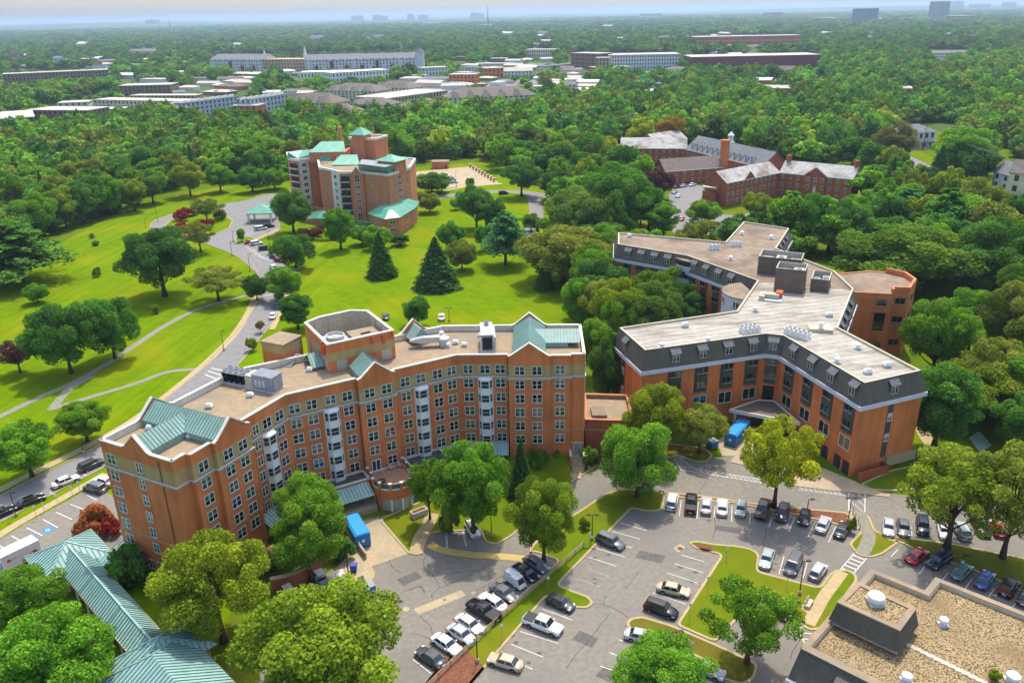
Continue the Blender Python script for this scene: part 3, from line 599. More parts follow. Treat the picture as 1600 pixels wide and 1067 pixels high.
# right-hand arm of the east cross roof
r=MB(); p=lambda t,z,d:S3.at(t,z,d)
seamed(r,[p(13.6,23.6,-8.6),p(22.2,23.6,-8.6),p(22.2,22.0,-5.6),p(13.6,22.0,-5.6)],(S3.u.x,S3.u.y),.6,.08,.08,ms=1)
seamed(r,[p(13.6,23.6,-8.6),p(22.2,23.6,-8.6),p(22.2,22.2,-11.4),p(13.6,22.2,-11.4)],(S3.u.x,S3.u.y),.6,.08,.08,ms=1); r.build('metal_roof',['teal_roof','seam_teal'],A)
r=MB(); S3.slab(r,14,20,21,22.0,-5.9,-5.75); r.build('roof_side_wall','teal_roof',A)
# windows
rows=[19.35-2.75*k for k in range(6)]
for wl,cols,nb in ((S1,[(4.25,.9),(8.3,1.6),(11.2,1.6),(15.6,0),(20.9,0)],6),(S2,[(1.2,0),(4.0,0),(10.1,0),(13.7,.9),(16.75,.9),(20.55,0),(26.65,0),(29.4,0)],6),(S3,[(1.95,0),(7.7,0),(11.15,.9),(14.25,.9),(18.35,.55)],6)):
    for t,d in cols:
        for k,z in enumerate(rows):
            if wl is S2 and t==13.7 and k==5:
                o=put('terrace_door',win_proto(1.7,2.3,'twin',fr=.14,fm='white_paint',sill=False)['F'],A,loc=wl.at(t,5.3,d+.004),rz=wl.rz); continue
            window(A,wl,t,z,W_AN if (wl is S1 and t>15 and t<16) else W_A,d)
    for t in ((18.1,) if wl is S1 else (7.2,23.45) if wl is S2 else (4.95,)): window(A,wl,t,rows[0],W_A,0)
for t,ks in ((1.75,6),(7.5,6)):
    for k in range(ks): window(A,EL,t,rows[k],W_A if t<3 else W_AN,0)
for t in (7.4,5.6): window(A,EL,t,2.1,W_AN,0)
# stacked white bay windows
def bay_stack(wl,t):
    b=MB(); hw,hi,dp=1.35,.75,.95; z0,z1=4.0,17.75
    def pl(k=0): return [tuple(wl.at(t+x,0,d)[:2]) for x,d in ((-hw-k,-.1),(-hw-k,.03),(-hi-k*.5,dp+k),(hi+k*.5,dp+k),(hw+k,.03),(hw+k,-.1))]
    P0=pl()
    def ccp(q): return ccw(q)
    for k in range(5):
        zc=rows[k+1]; b.prism(ccp(P0),zc-1.42,zc-.72,0,bot=True); b.prism(ccp(P0),zc+.72,zc+1.33-.0005 if k else zc+.95,0,bot=True)
        b.prism(ccp(offset(ccp(P0),-.1)),zc-.72,zc+.72,1,top=False)
        for x,d in ((-hw,.05),(-hi,dp),(hi,dp),(hw,.05)):
            q=wl.at(t+x*.97,0,d-.03); b.box(q[0]-.07,q[1]-.07,zc-.72,q[0]+.07,q[1]+.07,zc+.72,0)
    b.frus(ccp(offset(ccp(P0),.12)),rows[1]+.95,ccp(offset(ccp(P0),-.35)),rows[1]+1.35,0)
    o=b.build('bay_window',['white_paint','room_dark'],A)
    for k in range(5):
        zc=rows[k+1]
        for s0,s1,pr_ in (((-hw,.03),(-hi,dp),W_BAYS),((-hi,dp),(hi,dp),W_BAY),((hi,dp),(hw,.03),W_BAYS)):
            w2=Wall(wl.at(t+s0[0],0,s0[1])[:2],wl.at(t+s1[0],0,s1[1])[:2]); q=put('window',pr_['F'],o,loc=w2.at(w2.L/2,zc,-.05),rz=w2.rz)
for wl,t in ((S1,18.0),(S2,7.15),(S2,23.45),(S3,4.95)): bay_stack(wl,t)
# downpipes, entrance door and steps at the east end
for wl,t,d in ((S2,11.75,.1),(S3,9.05,.1),(EL,11.9,.1),(ER,1.0,.08)):
    q=MB(); q.tube([wl.at(t,7 if wl is ER else .2,d),wl.at(t,21.5,d)],.07,6); q.build('downpipe','mech_brown' if wl is not ER else 'trim',A)
q=MB(); S3.slab(q,20.9,22.3,2.0,4.4,.0,.08,0); S3.slab(q,21.0,22.2,2.0,4.3,.081,.1,1); q.build('entrance_door',['frame','mech_grey'],A)
st=MB()
for k in range(8): S3.slab(st,20.5,22.7,.0,2.0-.25*k,.0 if k==0 else 1.2+.35*(k-1),1.2+.35*k)
st.build('entrance_steps','concrete',A)
for t in (20.3,22.8):
    st=MB(); S3.slab(st,t-.15,t+.15,-.05,2.9,.02,2.6,0); S3.slab(st,t-.2,t+.2,2.9,3.05,.02,2.65,1); st.build('step_wall',['brick','trim'],A)
for t in (20.6,22.6):
    st=MB(); st.lathe(S3.at(t,4.4,.15),[(.12,-.12),(.16,0),(.1,.14)],8); st.build('wall_lamp','lamp_clear',A)
# front lawn bank
mb=MB(); bank=[S3.at(-2,.14,9),S3.at(3,.14,9.5),S3.at(10,.14,9),S3.at(16,.14,8.5),S3.at(20.2,.14,7.5)]; top=[S3.at(-2,1.5,.02),S3.at(3,1.7,.02),S3.at(10,1.9,.93),S3.at(16,1.9,.93),S3.at(20.2,1.9,.6)]
for i in range(4): mb.add([bank[i],bank[i+1],top[i+1],top[i]],[(0,1,2,3)])
mb.poly([bank[4],S3.at(20.2,.1,.0),top[4]]); mb.poly([S3.at(-2,.1,.0),bank[0],top[0]]); struct(mb.build('lawn_bank','lawn_isle'))
# lower terrace wing: side roofs, awnings, drum with columns, dock
def ppts(l,z): return ccw(pts2(l,z,(520,680),7.11))
def low_block(poly,z,name='lower_wing'):
    b=MB(); b.prism(poly,-.05,z,0,top=False); b.ring(poly,offset(poly,-.35),z,z+.25,1); b.prism(offset(poly,-.3),z-.5,z-.2,2); return b.build(name,['brick','trim','asphalt_dark'],A)
low_block(ccw([tuple(S2.at(3.5,0,0)[:2]),tuple(S2.at(3.5,0,3.2)[:2]),tuple(S2.at(11.6,0,3.2)[:2]),tuple(S2.at(11.6,0,0)[:2])]),4.4)
low_block(ccw([tuple(S2.at(19.0,0,0)[:2]),tuple(S2.at(19.0,0,4.6)[:2]),tuple(S2.at(26.3,0,4.6)[:2]),tuple(S2.at(26.3,0,0)[:2])]),4.4)
ter=[tuple(S2.at(t,0,d)[:2]) for t,d in ((11.8,.92),(11.8,5.0))]
cx,cy=S2.at(15.2,0,5.0)[:2]; a0=math.atan2(-S2.u.y,-S2.u.x)
arc=[(cx+3.7*math.cos(a0+math.pi*k/12),cy+3.7*math.sin(a0+math.pi*k/12)) for k in range(13)]
ter=ter+arc+[tuple(S2.at(18.6,0,5.0)[:2]),tuple(S2.at(18.6,0,.92)[:2])]; ter=ccw(ter)
b=MB(); b.prism(ter,2.35,4.2,0,top=True,bot=True,mt=1); b.build('terrace_wall',['brick','paver'],A)
b=MB(); b.prism(offset(ter,-.25),-.05,2.35,0,top=False); b.build('garden_room_wall','shutter_pale',A)
b=MB(); b.ring(offset(ter,.1),offset(ter,-.3),4.2,4.38,0); b.build('terrace_coping','trim',A)
for i in range(0,13,2):
    x,y=arc[i]; q=MB(); dx,dy=x-cx,y-cy; q.tube([(cx+dx*.985,cy+dy*.985,0),(cx+dx*.985,cy+dy*.985,2.4)],.2,8); q.build('column','white_paint' if i in(4,6,8,10) else 'brick',A)
rim=[tuple(S2.at(11.9,0,1.3)[:2]),tuple(S2.at(11.9,0,3.1)[:2])]+[arc[i] for i in range(0,13,2)]+[tuple(S2.at(18.5,0,3.1)[:2]),tuple(S2.at(18.5,0,1.3)[:2])]
for x,y in rim:
    q=MB(); q.box(x-.22,y-.22,4.2,x+.22,y+.22,5.5,0); q.box(x-.28,y-.28,5.5,x+.28,y+.28,5.62,1); q.build('railing_post',['brick','trim'],A)
for (xa,ya),(xb,yb) in zip(rim[:-1],rim[1:]):
    v=Vector((xb-xa,yb-ya)); L_=v.length; v.normalize(); q=MB(); q.bar((xa+v.x*.23,ya+v.y*.23,4.88),(xb-v.x*.23,yb-v.y*.23,4.88),.06,.9); q.build('railing_panel','terrace_green',A)
# terrace slabs, chairs and a small table
for i in range(7):
    for j in range(8):
        t,d=12.2+i*.92,1.25+j*.92; c0=Vector(S2.at(t+.46,0,d+.46)[:2])
        if not inpoly(c0.x,c0.y,offset(ter,-.55)): continue
        q=MB(); S2.slab(q,t+.03,t+.89,4.201,4.235,d+.03,d+.89); q.build('paving_slab','paver',A)
def lounge(loc,rz,label):
    o=thing('terrace_chair',label,'chair',loc,rz,'chairs on the round terrace')
    q=MB(); q.box(-.3,-.3,.32,.3,.3,.4); q.build('seat','wood_rail',o,off=(0,0,0)); q=MB(); q.hexa([(-.3,.26,.38),(.3,.26,.38),(.3,.34,.38),(-.3,.34,.38)],[(-.3,.5,1.0),(.3,.5,1.0),(.3,.56,1.0),(-.3,.56,1.0)]); q.build('backrest','wood_rail',o,off=(0,0,0))
    for x in (-.26,.26):
        for y in (-.26,.26): q=MB(); q.box(x-.03,y-.03,0,x+.03,y+.03,.32); q.build('leg','wood_rail',o,off=(0,0,0))
lounge(S2.at(16.0,4.24,1.9),S2.rz,'tan wooden terrace chair left of the pair by the wall'); lounge(S2.at(17.7,4.24,1.9),S2.rz+.3,'tan wooden terrace chair right of the pair by the wall')
o=thing('fire_bowl','dark round planter bowl standing on the brick terrace','planter',S2.at(13.0,4.24,5.0)); q=MB(); q.lathe((0,0,0),[(.3,0),(.35,.15),(.7,.4),(.66,.42),(.3,.25)],14); q.build('bowl','black_metal',o,off=(0,0,0)); q=MB(); q.lathe((0,0,.2),[(.62,0),(.5,.14)],12); q.build('soil','mulch',o,off=(0,0,0))
# green awnings and the dock
def awning(wl,t0,t1,z0,z1,d0,d1):
    r=MB(); seamed(r,[wl.at(t0,z1,d0),wl.at(t1,z1,d0),wl.at(t1,z0,d1),wl.at(t0,z0,d1)],(wl.u.x,wl.u.y),.6,.08,.08,ms=1); return r.build('awning',['walk_roof','seam_teal'],A)
awning(S2,4.6,11.2,3.0,4.1,3.25,6.2); awning(S3,.6,8.9,3.2,4.6,.02,2.6); awning(S1,13.6,22.0,3.2,4.6,.02,2.4); awning(S2,26.5,30.2,3.2,4.6,.02,2.6)
q=MB(); S2.slab(q,4.8,11.4,-.05,1.15,3.3,6.6); q.build('dock_platform','concrete',A)
q=MB(); S2.slab(q,5.6,8.4,1.15,3.1,3.21,3.3,0); S2.slab(q,6.98,7.02,1.16,3.1,3.3,3.32,1); q.build('dock_door',['shutter_pale','dark'],A)
q=MB(); S2.slab(q,8.8,10.2,1.15,3.1,3.21,3.28); q.build('dock_doorway','dark',A)
q=MB(); S2.slab(q,10.4,11.3,1.15,3.0,3.21,3.3); q.build('dock_panel','walk_roof',A)
# ---- penthouse, stair house
PEN=ccw([(-38,138),(-31.6,127),(-21,133.3),(-27.3,143.9),(-30.6,144.4),(-36,141)])
b=MB(); b.prism(PEN,20.5,23.1,0,top=False); b.prism(PEN,23.1,24.6,1,top=False); b.ring(PEN,offset(PEN,-.35),24.6,26.2,0,mi=2); b.prism(offset(PEN,-.33),21.2,21.6,3); b.ring(offset(PEN,-.36),offset(PEN,-.42),21.6,26.1,2)
b.build('penthouse_wall',['brick','beige_brick','mech_beige','roof_tan'],A)
b=MB(); b.ring(offset(PEN,.08),offset(PEN,-.45),26.2,26.4); b.build('penthouse_coping','coping',A)
for z_ in (23.05,24.55): b=MB(); b.ring(offset(PEN,.05),offset(PEN,-.1),z_,z_+.12,bot=True); b.build('string_course','tan_band',A)
ip=offset(PEN,-.5)
for i in range(len(ip)):
    x0,y0=ip[i]; x1,y1=ip[(i+1)%len(ip)]; n_=max(1,int(math.hypot(x1-x0,y1-y0)//2.4))
    for k in range(n_): f=(k+.5)/n_; q=MB(); x,y=x0+(x1-x0)*f,y0+(y1-y0)*f; q.bar((x,y,21.6),(x,y,26.0),.18,.18); q.build('screen_post','mech_beige',A)
PW=Wall((-38,138),(-31.6,127)); PF=Wall((-31.6,127),(-21,133.3))
for t in (1.4,4.0,6.6,9.4,11.6): q=MB(); PW.slab(q,t-.7,t+.7,21.1,23.6,.0,.05); q.build('louvre_panel','shutter_pale',A)
for t in (2.3,10.6): q=MB(); PF.slab(q,t-.95,t+.95,21.1,23.1,.0,.05); q.build('louvre_panel','shutter_pale',A)
b=MB(); SH=ccw([(-38.2,135.7),(-40.4,131.2),(-44.9,133.4),(-42.7,137.9)]); b.prism(SH,20.5,22.9,0,top=False); b.prism(SH,22.9,24.5,1,top=False); b.prism(offset(SH,.1),24.5,24.75,2,bot=True); b.build('stair_house',['brick','beige_brick','roof_tan'],A)
SW=Wall((-40.4,131.2),(-38.2,135.7)); q=MB(); SW.slab(q,2.9,4.2,22.2,24.2,.0,.06); q.build('stair_house_door','shutter_pale',A)
q=MB()
for k in range(8):
    f=k/7; c0=Vector(SW.at(2.4,0,.9)[:2]).lerp(Vector(SW.at(-.6,0,1.2)[:2]),f); q.box(c0.x-.5,c0.y-.2,22.2-1.1*f-.03,c0.x+.5,c0.y+.2,22.2-1.1*f+.02)
for s_ in (-.5,.5):
    a_=Vector(SW.at(2.4,0,.9+s_)[:2]); b_=Vector(SW.at(-.6,0,1.2+s_)[:2]); q.bar((a_.x,a_.y,22.1),(b_.x,b_.y,21.05),.08,.2); q.bar((a_.x,a_.y,23.1),(b_.x,b_.y,22.0),.05,.05)
q.build('metal_stair','mech_grey',A)
r=MB(); b2=lambda t,z,d:B2.at(t,z,d)
seamed(r,[b2(18.5,23.4,-3),b2(27.5,23.4,-3),b2(27.5,21.6,-.3),b2(18.5,21.6,-.3)],(B2.u.x,B2.u.y),.6,.08,.08,ms=1); seamed(r,[b2(18.5,23.4,-3),b2(27.5,23.4,-3),b2(27.5,21.6,-5.5),b2(18.5,21.6,-5.5)],(B2.u.x,B2.u.y),.6,.08,.08,ms=1); r.build('metal_roof',['teal_roof','seam_teal'],A)
gable(B2,3.0,9.0,.3,2.6,roof=False)
q=MB(); q.hexa([B2.at(4,21.8,0),B2.at(8,21.8,0),B2.at(8,21.8,-4),B2.at(4,21.8,-4)],[B2.at(5.9,24,0),B2.at(6.1,24,0),B2.at(6.1,24,-4),B2.at(5.9,24,-4)]); q.build('metal_roof','teal_roof',A)
for wl,t,z_,h in ((PW,10.7,25.3,1.9),(PW,10.2,24.6,2.0),(PW,11.5,25.0,1.8),(PF,8.2,25.4,1.2),(PF,10.2,25.2,1.7),(PF,12.0,25.8,.9)):
    q=MB(); wl.slab(q,t-.2,t+.2,z_-h/2,z_+h/2,.12,.4,0); wl.slab(q,t-.05,t+.05,z_-.2,z_+.2,.0,.12,1); q.build('antenna_panel',['orange_paint','steel'],A)
# low link between the two blocks
LK=thing('link_building','low brick link with flat tan roof between the two big blocks','building',(17,136,0))
lk=ccw([(13.3,132.5),(22.3,131.5),(22.6,142.5),(14.0,143.5)]); b=MB(); b.prism(lk,0,7.2,0,top=False); b.build('wall','brick_dark',LK); b=MB(); b.ring(lk,offset(lk,-.35),7.2,8.0,0,mi=1); b.build('parapet',['brick_dark','roof_tan'],LK)
b=MB(); b.ring(offset(lk,.08),offset(lk,-.45),8.0,8.15); b.build('coping','brick_pink',LK); b=MB(); b.prism(offset(lk,-.33),6.8,7.3); b.build('roof','roof_tan',LK)
b=MB(); b.box(14.8,134.4,7.3,17.6,138,7.9); b.build('roof_hatch','roof_brown',LK); b=MB(); b.ring(offset(lk,.04),offset(lk,-.05),5.9,6.1,bot=True); b.build('string_course','tan_band',LK)
SD=thing('garden_shed','small green shed with a rusty orange pitched roof beside the brick link','shed',(19.2,128.6,0)); b=MB(); b.box(18,127.6,0,20.4,129.8,2.6); b.build('wall','terrace_green',SD); b=MB(); b.hexa([(17.8,127.3,3.2),(20.6,127.3,2.5),(20.6,130.0,2.5),(17.8,130.0,3.2)],[(17.8,127.3,3.32),(20.6,127.3,2.62),(20.6,130.0,2.62),(17.8,130.0,3.32)]); b.build('roof','orange_paint',SD)
# ================================================================ plant on the brick building's roof
def vent(loc,label,r=.45,h=.7,kind='cap'):
    o=thing('roof_vent',label,'roof vent',loc,group='roof vents')
    if kind=='cap':
        q=MB(); q.box(-r,-r,0,r,r,.2); q.build('curb','galv',o,off=(0,0,0)); q=MB(); q.lathe((0,0,.2),[(r*.6,0),(r*.6,h*.4),(r,h*.45),(r,h*.75),(r*.5,h)],12); q.build('hood','white_paint',o,off=(0,0,0))
    else:
        q=MB(); q.box(-r,-r*.8,0,r,r*.8,h*.5); q.build('curb','galv',o,off=(0,0,0)); q=MB(); q.frus([(-r*1.15,-r),(r*1.15,-r),(r*1.15,r),(-r*1.15,r)],h*.5,[(-r*.7,-r*.6),(r*.7,-r*.6),(r*.7,r*.6),(-r*.7,r*.6)],h); q.build('hood','white_paint',o,off=(0,0,0))
    return o
for (x,y),k,l in (((-48.3,114.5),'box','square white roof vent beside the long teal roof of the brick block'),((-47.7,104.8),'box','white roof vent near the front gable of the brick block'),((-54.9,107.6),'box','white roof vent behind the left gable roof'),((-42.9,118.3),'box','small white roof vent in front of the chiller'),((-35.4,128.0),'box','white roof vent beside the penthouse louvres'),((-17.0,142.7),'box','white roof vent near the rear parapet behind the duct'),((-13.5,143.4),'cap','round roof vent by the rear parapet'),((-10.6,139.2),'box','white roof vent right of the metal duct, leftmost of three'),((-11.9,137.7),'cap','low roof vent in front of the metal duct'),((-8.9,137.9),'box','white roof vent nearest the tall air handler'),((-5.9,142.5),'box','white roof vent behind the tall air handler'),((1.2,135.8),'box','white roof vent at the foot of the east gable roof'),((-22.5,133.4),'cap','vent hood at the right corner of the penthouse')):
    vent((x,y,21.0),l,.5,.8,k)
CU=Wall((-49.0,123.6),(-38.6,119.0))
o=thing('chiller','long rooftop chiller with a row of fans and open steel frame','chiller',CU.at(2.2,21,-1.2),CU.rz)
q=MB(); q.box(-2.6,-1.2,0,2.4,1.2,.35); q.build('base_frame','galv',o,off=(0,0,0))
q=MB(); q.box(-2.5,-1.15,2.05,2.35,1.15,2.3); q.build('fan_deck','steel',o,off=(0,0,0))
for i in range(4):
    for s_ in (-1,1):
        q=MB(); q.lathe((-1.85+i*1.2,s_*.56,2.3),[(.5,0),(.5,.22),(.42,.22),(.4,.05),(.1,.05),(.08,.12)],12); q.build('fan','mech_grey',o,off=(0,0,0))
    q=MB(); x=-1.85+i*1.2; q.hexa([(x-.08,-1.1,.35),(x+.08,-1.1,.35),(x+.08,1.1,.35),(x-.08,1.1,.35)],[(x-.58,-1.1,2.05),(x-.5,-1.1,2.05),(x-.5,1.1,2.05),(x-.58,1.1,2.05)]); q.hexa([(x-.08,-1.1,.35),(x+.08,-1.1,.35),(x+.08,1.1,.35),(x-.08,1.1,.35)],[(x+.5,-1.1,2.05),(x+.58,-1.1,2.05),(x+.58,1.1,2.05),(x+.5,1.1,2.05)]); q.build('coil','dark',o,off=(0,0,0))
o=thing('air_handler','grey box air handler with beige end section joined behind the chiller','air handler',CU.at(7.4,21,-1.2),CU.rz)
q=MB(); q.box(-2.5,-1.25,.2,-1.0,1.25,2.4); q.build('pump_section','mech_beige',o,off=(0,0,0)); q=MB(); q.box(-.98,-1.25,.2,3.2,1.25,2.7); q.build('cabinet','mech_grey',o,off=(0,0,0))
q=MB(); q.box(-1.05,-1.35,2.7,3.3,1.35,2.85); [q.box(-1.05,-1.3+.26*k,2.85,3.3,-1.25+.26*k,2.9) for k in range(11)]; q.build('cover','steel',o,off=(0,0,0))
for x in (-.5,.3,1.1): q=MB(); q.box(x,-1.3,.8,x+.5,-1.251,2.0); q.build('filter_door','galv',o,off=(0,0,0))
q=MB(); q.box(3.2,-1.1,.3,3.35,1.1,2.5); q.build('grille','mech_grey',o,off=(0,0,0)); q=MB(); q.box(-2.6,-1.4,0,3.4,1.4,.2); q.build('base_frame','galv',o,off=(0,0,0))
o=thing('air_handler','tall narrow grey air handler standing near the elbow of the roof','air handler',(-4.6,137.8,21),.06)
q=MB(); q.box(-1.1,-3.0,.3,1.0,3.4,3.3); q.build('cabinet','mech_grey',o,off=(0,0,0)); q=MB(); q.box(-1.2,-3.1,3.3,1.1,3.5,3.45); q.build('cover','steel',o,off=(0,0,0)); q=MB(); q.box(-.9,-3.06,.6,.8,-3.001,2.9); q.build('grille','dark',o,off=(0,0,0))
q=MB(); q.tube([(1.3,-2.5,.3),(1.3,-2.5,2.6),(1.3,3,2.6)],.25,8); q.build('pipe','galv',o,off=(0,0,0))
for y in (3.0,2.0): q=MB(); q.lathe((0,y,3.45),[(.45,0),(.45,.3),(.35,.3),(.3,.1)],12); q.build('fan','mech_grey',o,off=(0,0,0))
q=MB(); q.box(-1.3,-3.4,0,1.3,3.6,.3); q.build('base_frame','galv',o,off=(0,0,0))
o=thing('roof_duct','long galvanised duct on legs with a slanted intake hood','duct',(-15.6,138.2,21),.1)
q=MB(); q.hexa([(-3.4,-.6,1.3),(-1.2,-.6,.9),(-1.2,.6,.9),(-3.4,.6,1.3)],[(-3.2,-.6,1.55),(-1.2,-.6,2.0),(-1.2,.6,2.0),(-3.2,.6,1.55)]); q.box(-1.2,-.6,.9,2.2,.6,2.0); q.build('duct_body','steel',o,off=(0,0,0))
q=MB(); q.lathe((2.9,0,0),[(.9,0),(.9,.9),(1.1,1.0),(1.1,1.6),(.6,1.9)],14); q.build('fan_housing','galv',o,off=(0,0,0))
for x in (-1,1.6):
    for y in (-.5,.5): q=MB(); q.box(x-.05,y-.05,0,x+.05,y+.05,.9); q.build('leg','galv',o,off=(0,0,0))
o=thing('cooling_tower','big grey cooling tower with a round fan inside the roof screen','cooling tower',(-31.6,133.8,21.6),.5)
q=MB(); q.box(-2,-2.2,.4,2,2.2,3.2); q.build('casing','steel',o,off=(0,0,0)); q=MB(); q.lathe((0,.2,3.2),[(1.6,0),(1.7,.6),(1.55,.6),(1.5,.1)],20); q.build('fan_ring','galv',o,off=(0,0,0))
for k in range(4): q=MB(); t=k*math.pi/2; q.hexa([(.2*math.cos(t)-.2*math.sin(t),.2+.2*math.sin(t)+.2*math.cos(t),3.3),(1.4*math.cos(t)-.2*math.sin(t),.2+1.4*math.sin(t)+.2*math.cos(t),3.3),(1.4*math.cos(t)+.2*math.sin(t),.2+1.4*math.sin(t)-.2*math.cos(t),3.3),(.2*math.cos(t)+.2*math.sin(t),.2+.2*math.sin(t)-.2*math.cos(t),3.3)],[(.2*math.cos(t)-.2*math.sin(t),.2+.2*math.sin(t)+.2*math.cos(t),3.4),(1.4*math.cos(t)-.2*math.sin(t),.2+1.4*math.sin(t)+.2*math.cos(t),3.5),(1.4*math.cos(t)+.2*math.sin(t),.2+1.4*math.sin(t)-.2*math.cos(t),3.36),(.2*math.cos(t)+.2*math.sin(t),.2+.2*math.sin(t)-.2*math.cos(t),3.4)]); q.build('fan_blade','mech_beige',o,off=(0,0,0))
for x in (-1.8,1.8):
    for y in (-2,2): q=MB(); q.box(x-.1,y-.1,0,x+.1,y+.1,.4); q.build('leg','galv',o,off=(0,0,0))
o=thing('plant_room','flat beige plant room box inside the roof screen','plant room',(-26.6,136.0,21.6),.53); q=MB(); q.box(-2.6,-2.8,0,2.6,2.8,3.0); q.build('wall','mech_beige',o,off=(0,0,0)); q=MB(); q.box(-2.7,-2.9,3.0,2.7,2.9,3.15); q.build('roof','roof_tan',o,off=(0,0,0)); q=MB(); q.box(-.9,-.1,3.15,.9,.1,3.4); q.build('lifting_bar','black_metal',o,off=(0,0,0))
# ================================================================ mansard building
T_B=[(25.4,141.2),(50.6,148.4),(53.8,147.1),(60.5,124.8),(72.3,129.4),(65.9,150.9),(78.6,174.7),(79.4,188.3),(71.8,209.7),(82.0,230.4),(71.4,239.7),(60.0,217.0),(31.8,229.7),(30.1,217.1),(46.6,204.5),(58.8,182.2),(48.4,161.8),(22.1,153.2)]
E_B=offset(T_B,1.2); W_B=offset(T_B,.75); ZE=13.5; ZT=18.0
B=thing('mansard_building','orange brick building with dark grey mansard storey and white flat roof','building',(50,160,0))
b=MB(); b.prism(W_B,-.1,ZE,0,top=False); b.build('wall','brick',B)
b=MB(); b.ring(offset(T_B,1.35),offset(T_B,.5),ZE-.05,ZE+.75,0,bot=True); b.build('fascia','lavender_white',B)
for i in range(len(T_B)):
    j=(i+1)%len(T_B); m_=MB(); e=(E_B[j][0]-E_B[i][0],E_B[j][1]-E_B[i][1])
    seamed(m_,[(*E_B[i],ZE+.7),(*E_B[j],ZE+.7),(*T_B[j],ZT),(*T_B[i],ZT)],e,.62 if i in(0,1,2,3,17) else 1.2,.03,.05,thick=.05); m_.build('mansard_slope','slate_mansard',B)
b=MB(); b.ring(offset(T_B,.06),offset(T_B,-.32),ZT-.5,ZT+.16,0,mi=1,mt=1); b.build('roof_edge',['mech_brown','mech_beige'],B)
fr_=ccw(T_B[0:7]+T_B[15:18]); bk_=ccw(T_B[6:16])
b=MB(); b.poly([(x,y,17.7) for x,y in fr_]); b.build('white_roof','roof_white',B); b=MB(); b.poly([(x,y,17.695) for x,y in bk_]); b.build('brown_roof','roof_brown',B)
BL,BM,BR,BE=Wall(W_B[0],W_B[1]),Wall(W_B[1],W_B[2]),Wall(W_B[2],W_B[3]),Wall(W_B[3],W_B[4]); BS=Wall(W_B[17],W_B[0])
def panel(wl,t,w=2.9,z0=7.9,z1=13.4):
    q=MB(); pl=ccw([tuple(wl.at(t+x,0,d)[:2]) for x,d in ((-w/2,0),(-w/2+.25,.38),(w/2-.25,.38),(w/2,0))]); q.prism(pl,z0,z1,bot=True); o=q.build('bay_panel','olive_panel',B)
    for z_ in (12.7,9.75): 
        p_=put('window',W_STRIP['F'],o,loc=wl.at(t,z_,.385),rz=wl.rz); c=put('curtain',random.choice(W_STRIP['B']),p_); c.location=(0,0,0); g=put('pane',W_STRIP['G'],p_); g.location=(0,0,0)
def dormer(wl,t):
    q=MB(); w=.95; P_=lambda x,z,d:wl.at(t+x,z,d)
    q.hexa([P_(-w,14.9,.12),P_(w,14.9,.12),P_(w,14.9,-.9),P_(-w,14.9,-.9)],[P_(-w,16.85,.12),P_(w,16.85,.12),P_(w,16.85,-.9),P_(-w,16.85,-.9)]); o=q.build('dormer','slate_mansard',B)
    q=MB(); q.hexa([P_(-w-.15,16.75,.35),P_(w+.15,16.75,.35),P_(w+.15,17.75,-.75),P_(-w-.15,17.75,-.75)],[P_(-w-.15,16.85,.35),P_(w+.15,16.85,.35),P_(w+.15,17.85,-.75),P_(-w-.15,17.85,-.75)])
    for k in range(6): x=-w-.1+k*(2*w+.2)/5; q.bar(P_(x,16.87,.35),P_(x,17.87,-.75),.06,.06)
    q.build('dormer_hood','hood_grey',o); p_=put('window',W_DORM['F'],o,loc=wl.at(t,15.9,.125),rz=wl.rz); put('curtain',random.choice(W_DORM['B'][1:]),p_).location=(0,0,0); put('pane',W_DORM['G'],p_).location=(0,0,0)
for wl,ts in ((BL,(7.0,12.75,18.4,23.9)),(BR,(3.8,9.6,15.4,21.2))):
    for t in ts: panel(wl,t); dormer(wl,t); window(B,wl,t,5.75,W_BIG,blind=-1)
panel(BM,1.4,2.3); dormer(BM,1.4); q=win_proto(2.2,3.2,'strip4',fm='dark',sill=False); window(B,BM,1.4,5.6,q,blind=-1)
for t in (14.4,16.5,20.1,22.4): q=MB(); BR.slab(q,t-.85,t+.85,-.02,2.55,0,.06); q.build('service_door','shutter_dark',B)
for wl,t in ((BE,7.1),(BS,5.2)):
    q=MB(); wl.slab(q,t-.6,t+.6,2.5,13.4,0,.07); o=q.build('bay_panel','olive_panel',B)
    for z_ in (10.6,6.5): p_=put('window',W_SM['F'],o,loc=wl.at(t,z_,.08),rz=wl.rz,scale=(.8,1,1)); put('curtain',W_SM['B'][2],p_).location=(0,0,0)
dormer(BE,7.2); dormer(BS,5.2)
q=MB(); BE.slab(q,7.9,15.0,.4,2.3,.0,.35); q.build('plinth','concrete',B)
q=MB(); BE.slab(q,.3,7.2,-.05,1.7,1.6,1.85); BE.slab(q,7.0,7.2,-.05,1.7,.0,1.6); q.build('yard_wall','brick_dark',B)
can=ccw([(42.9,142.5),(49.9,146.6),(53.0,145.9),(54.9,136.3)]); q=MB(); q.prism(can,3.75,4.3,0,bot=True,mt=1); q.ring(offset(can,.05),offset(can,-.3),4.3,4.45,0); q.build('entrance_canopy',['trim','mech_brown'],B)
for x,y in ((44.2,142.6),(54.2,137.6)): q=MB(); q.box(x-.2,y-.2,0,x+.2,y+.2,3.75); q.build('canopy_post','trim',B)
for wl,ts in ((Wall(W_B[13],W_B[14]),(4,8,12,16)),(Wall(W_B[14],W_B[15]),(3.5,8,12.5,17)),(Wall(W_B[5],W_B[6]),(4,9,14,19)),(Wall(W_B[8],W_B[9]),(5,10,15))):
    for t in ts: dormer(wl,t); panel(wl,t,2.2,5)
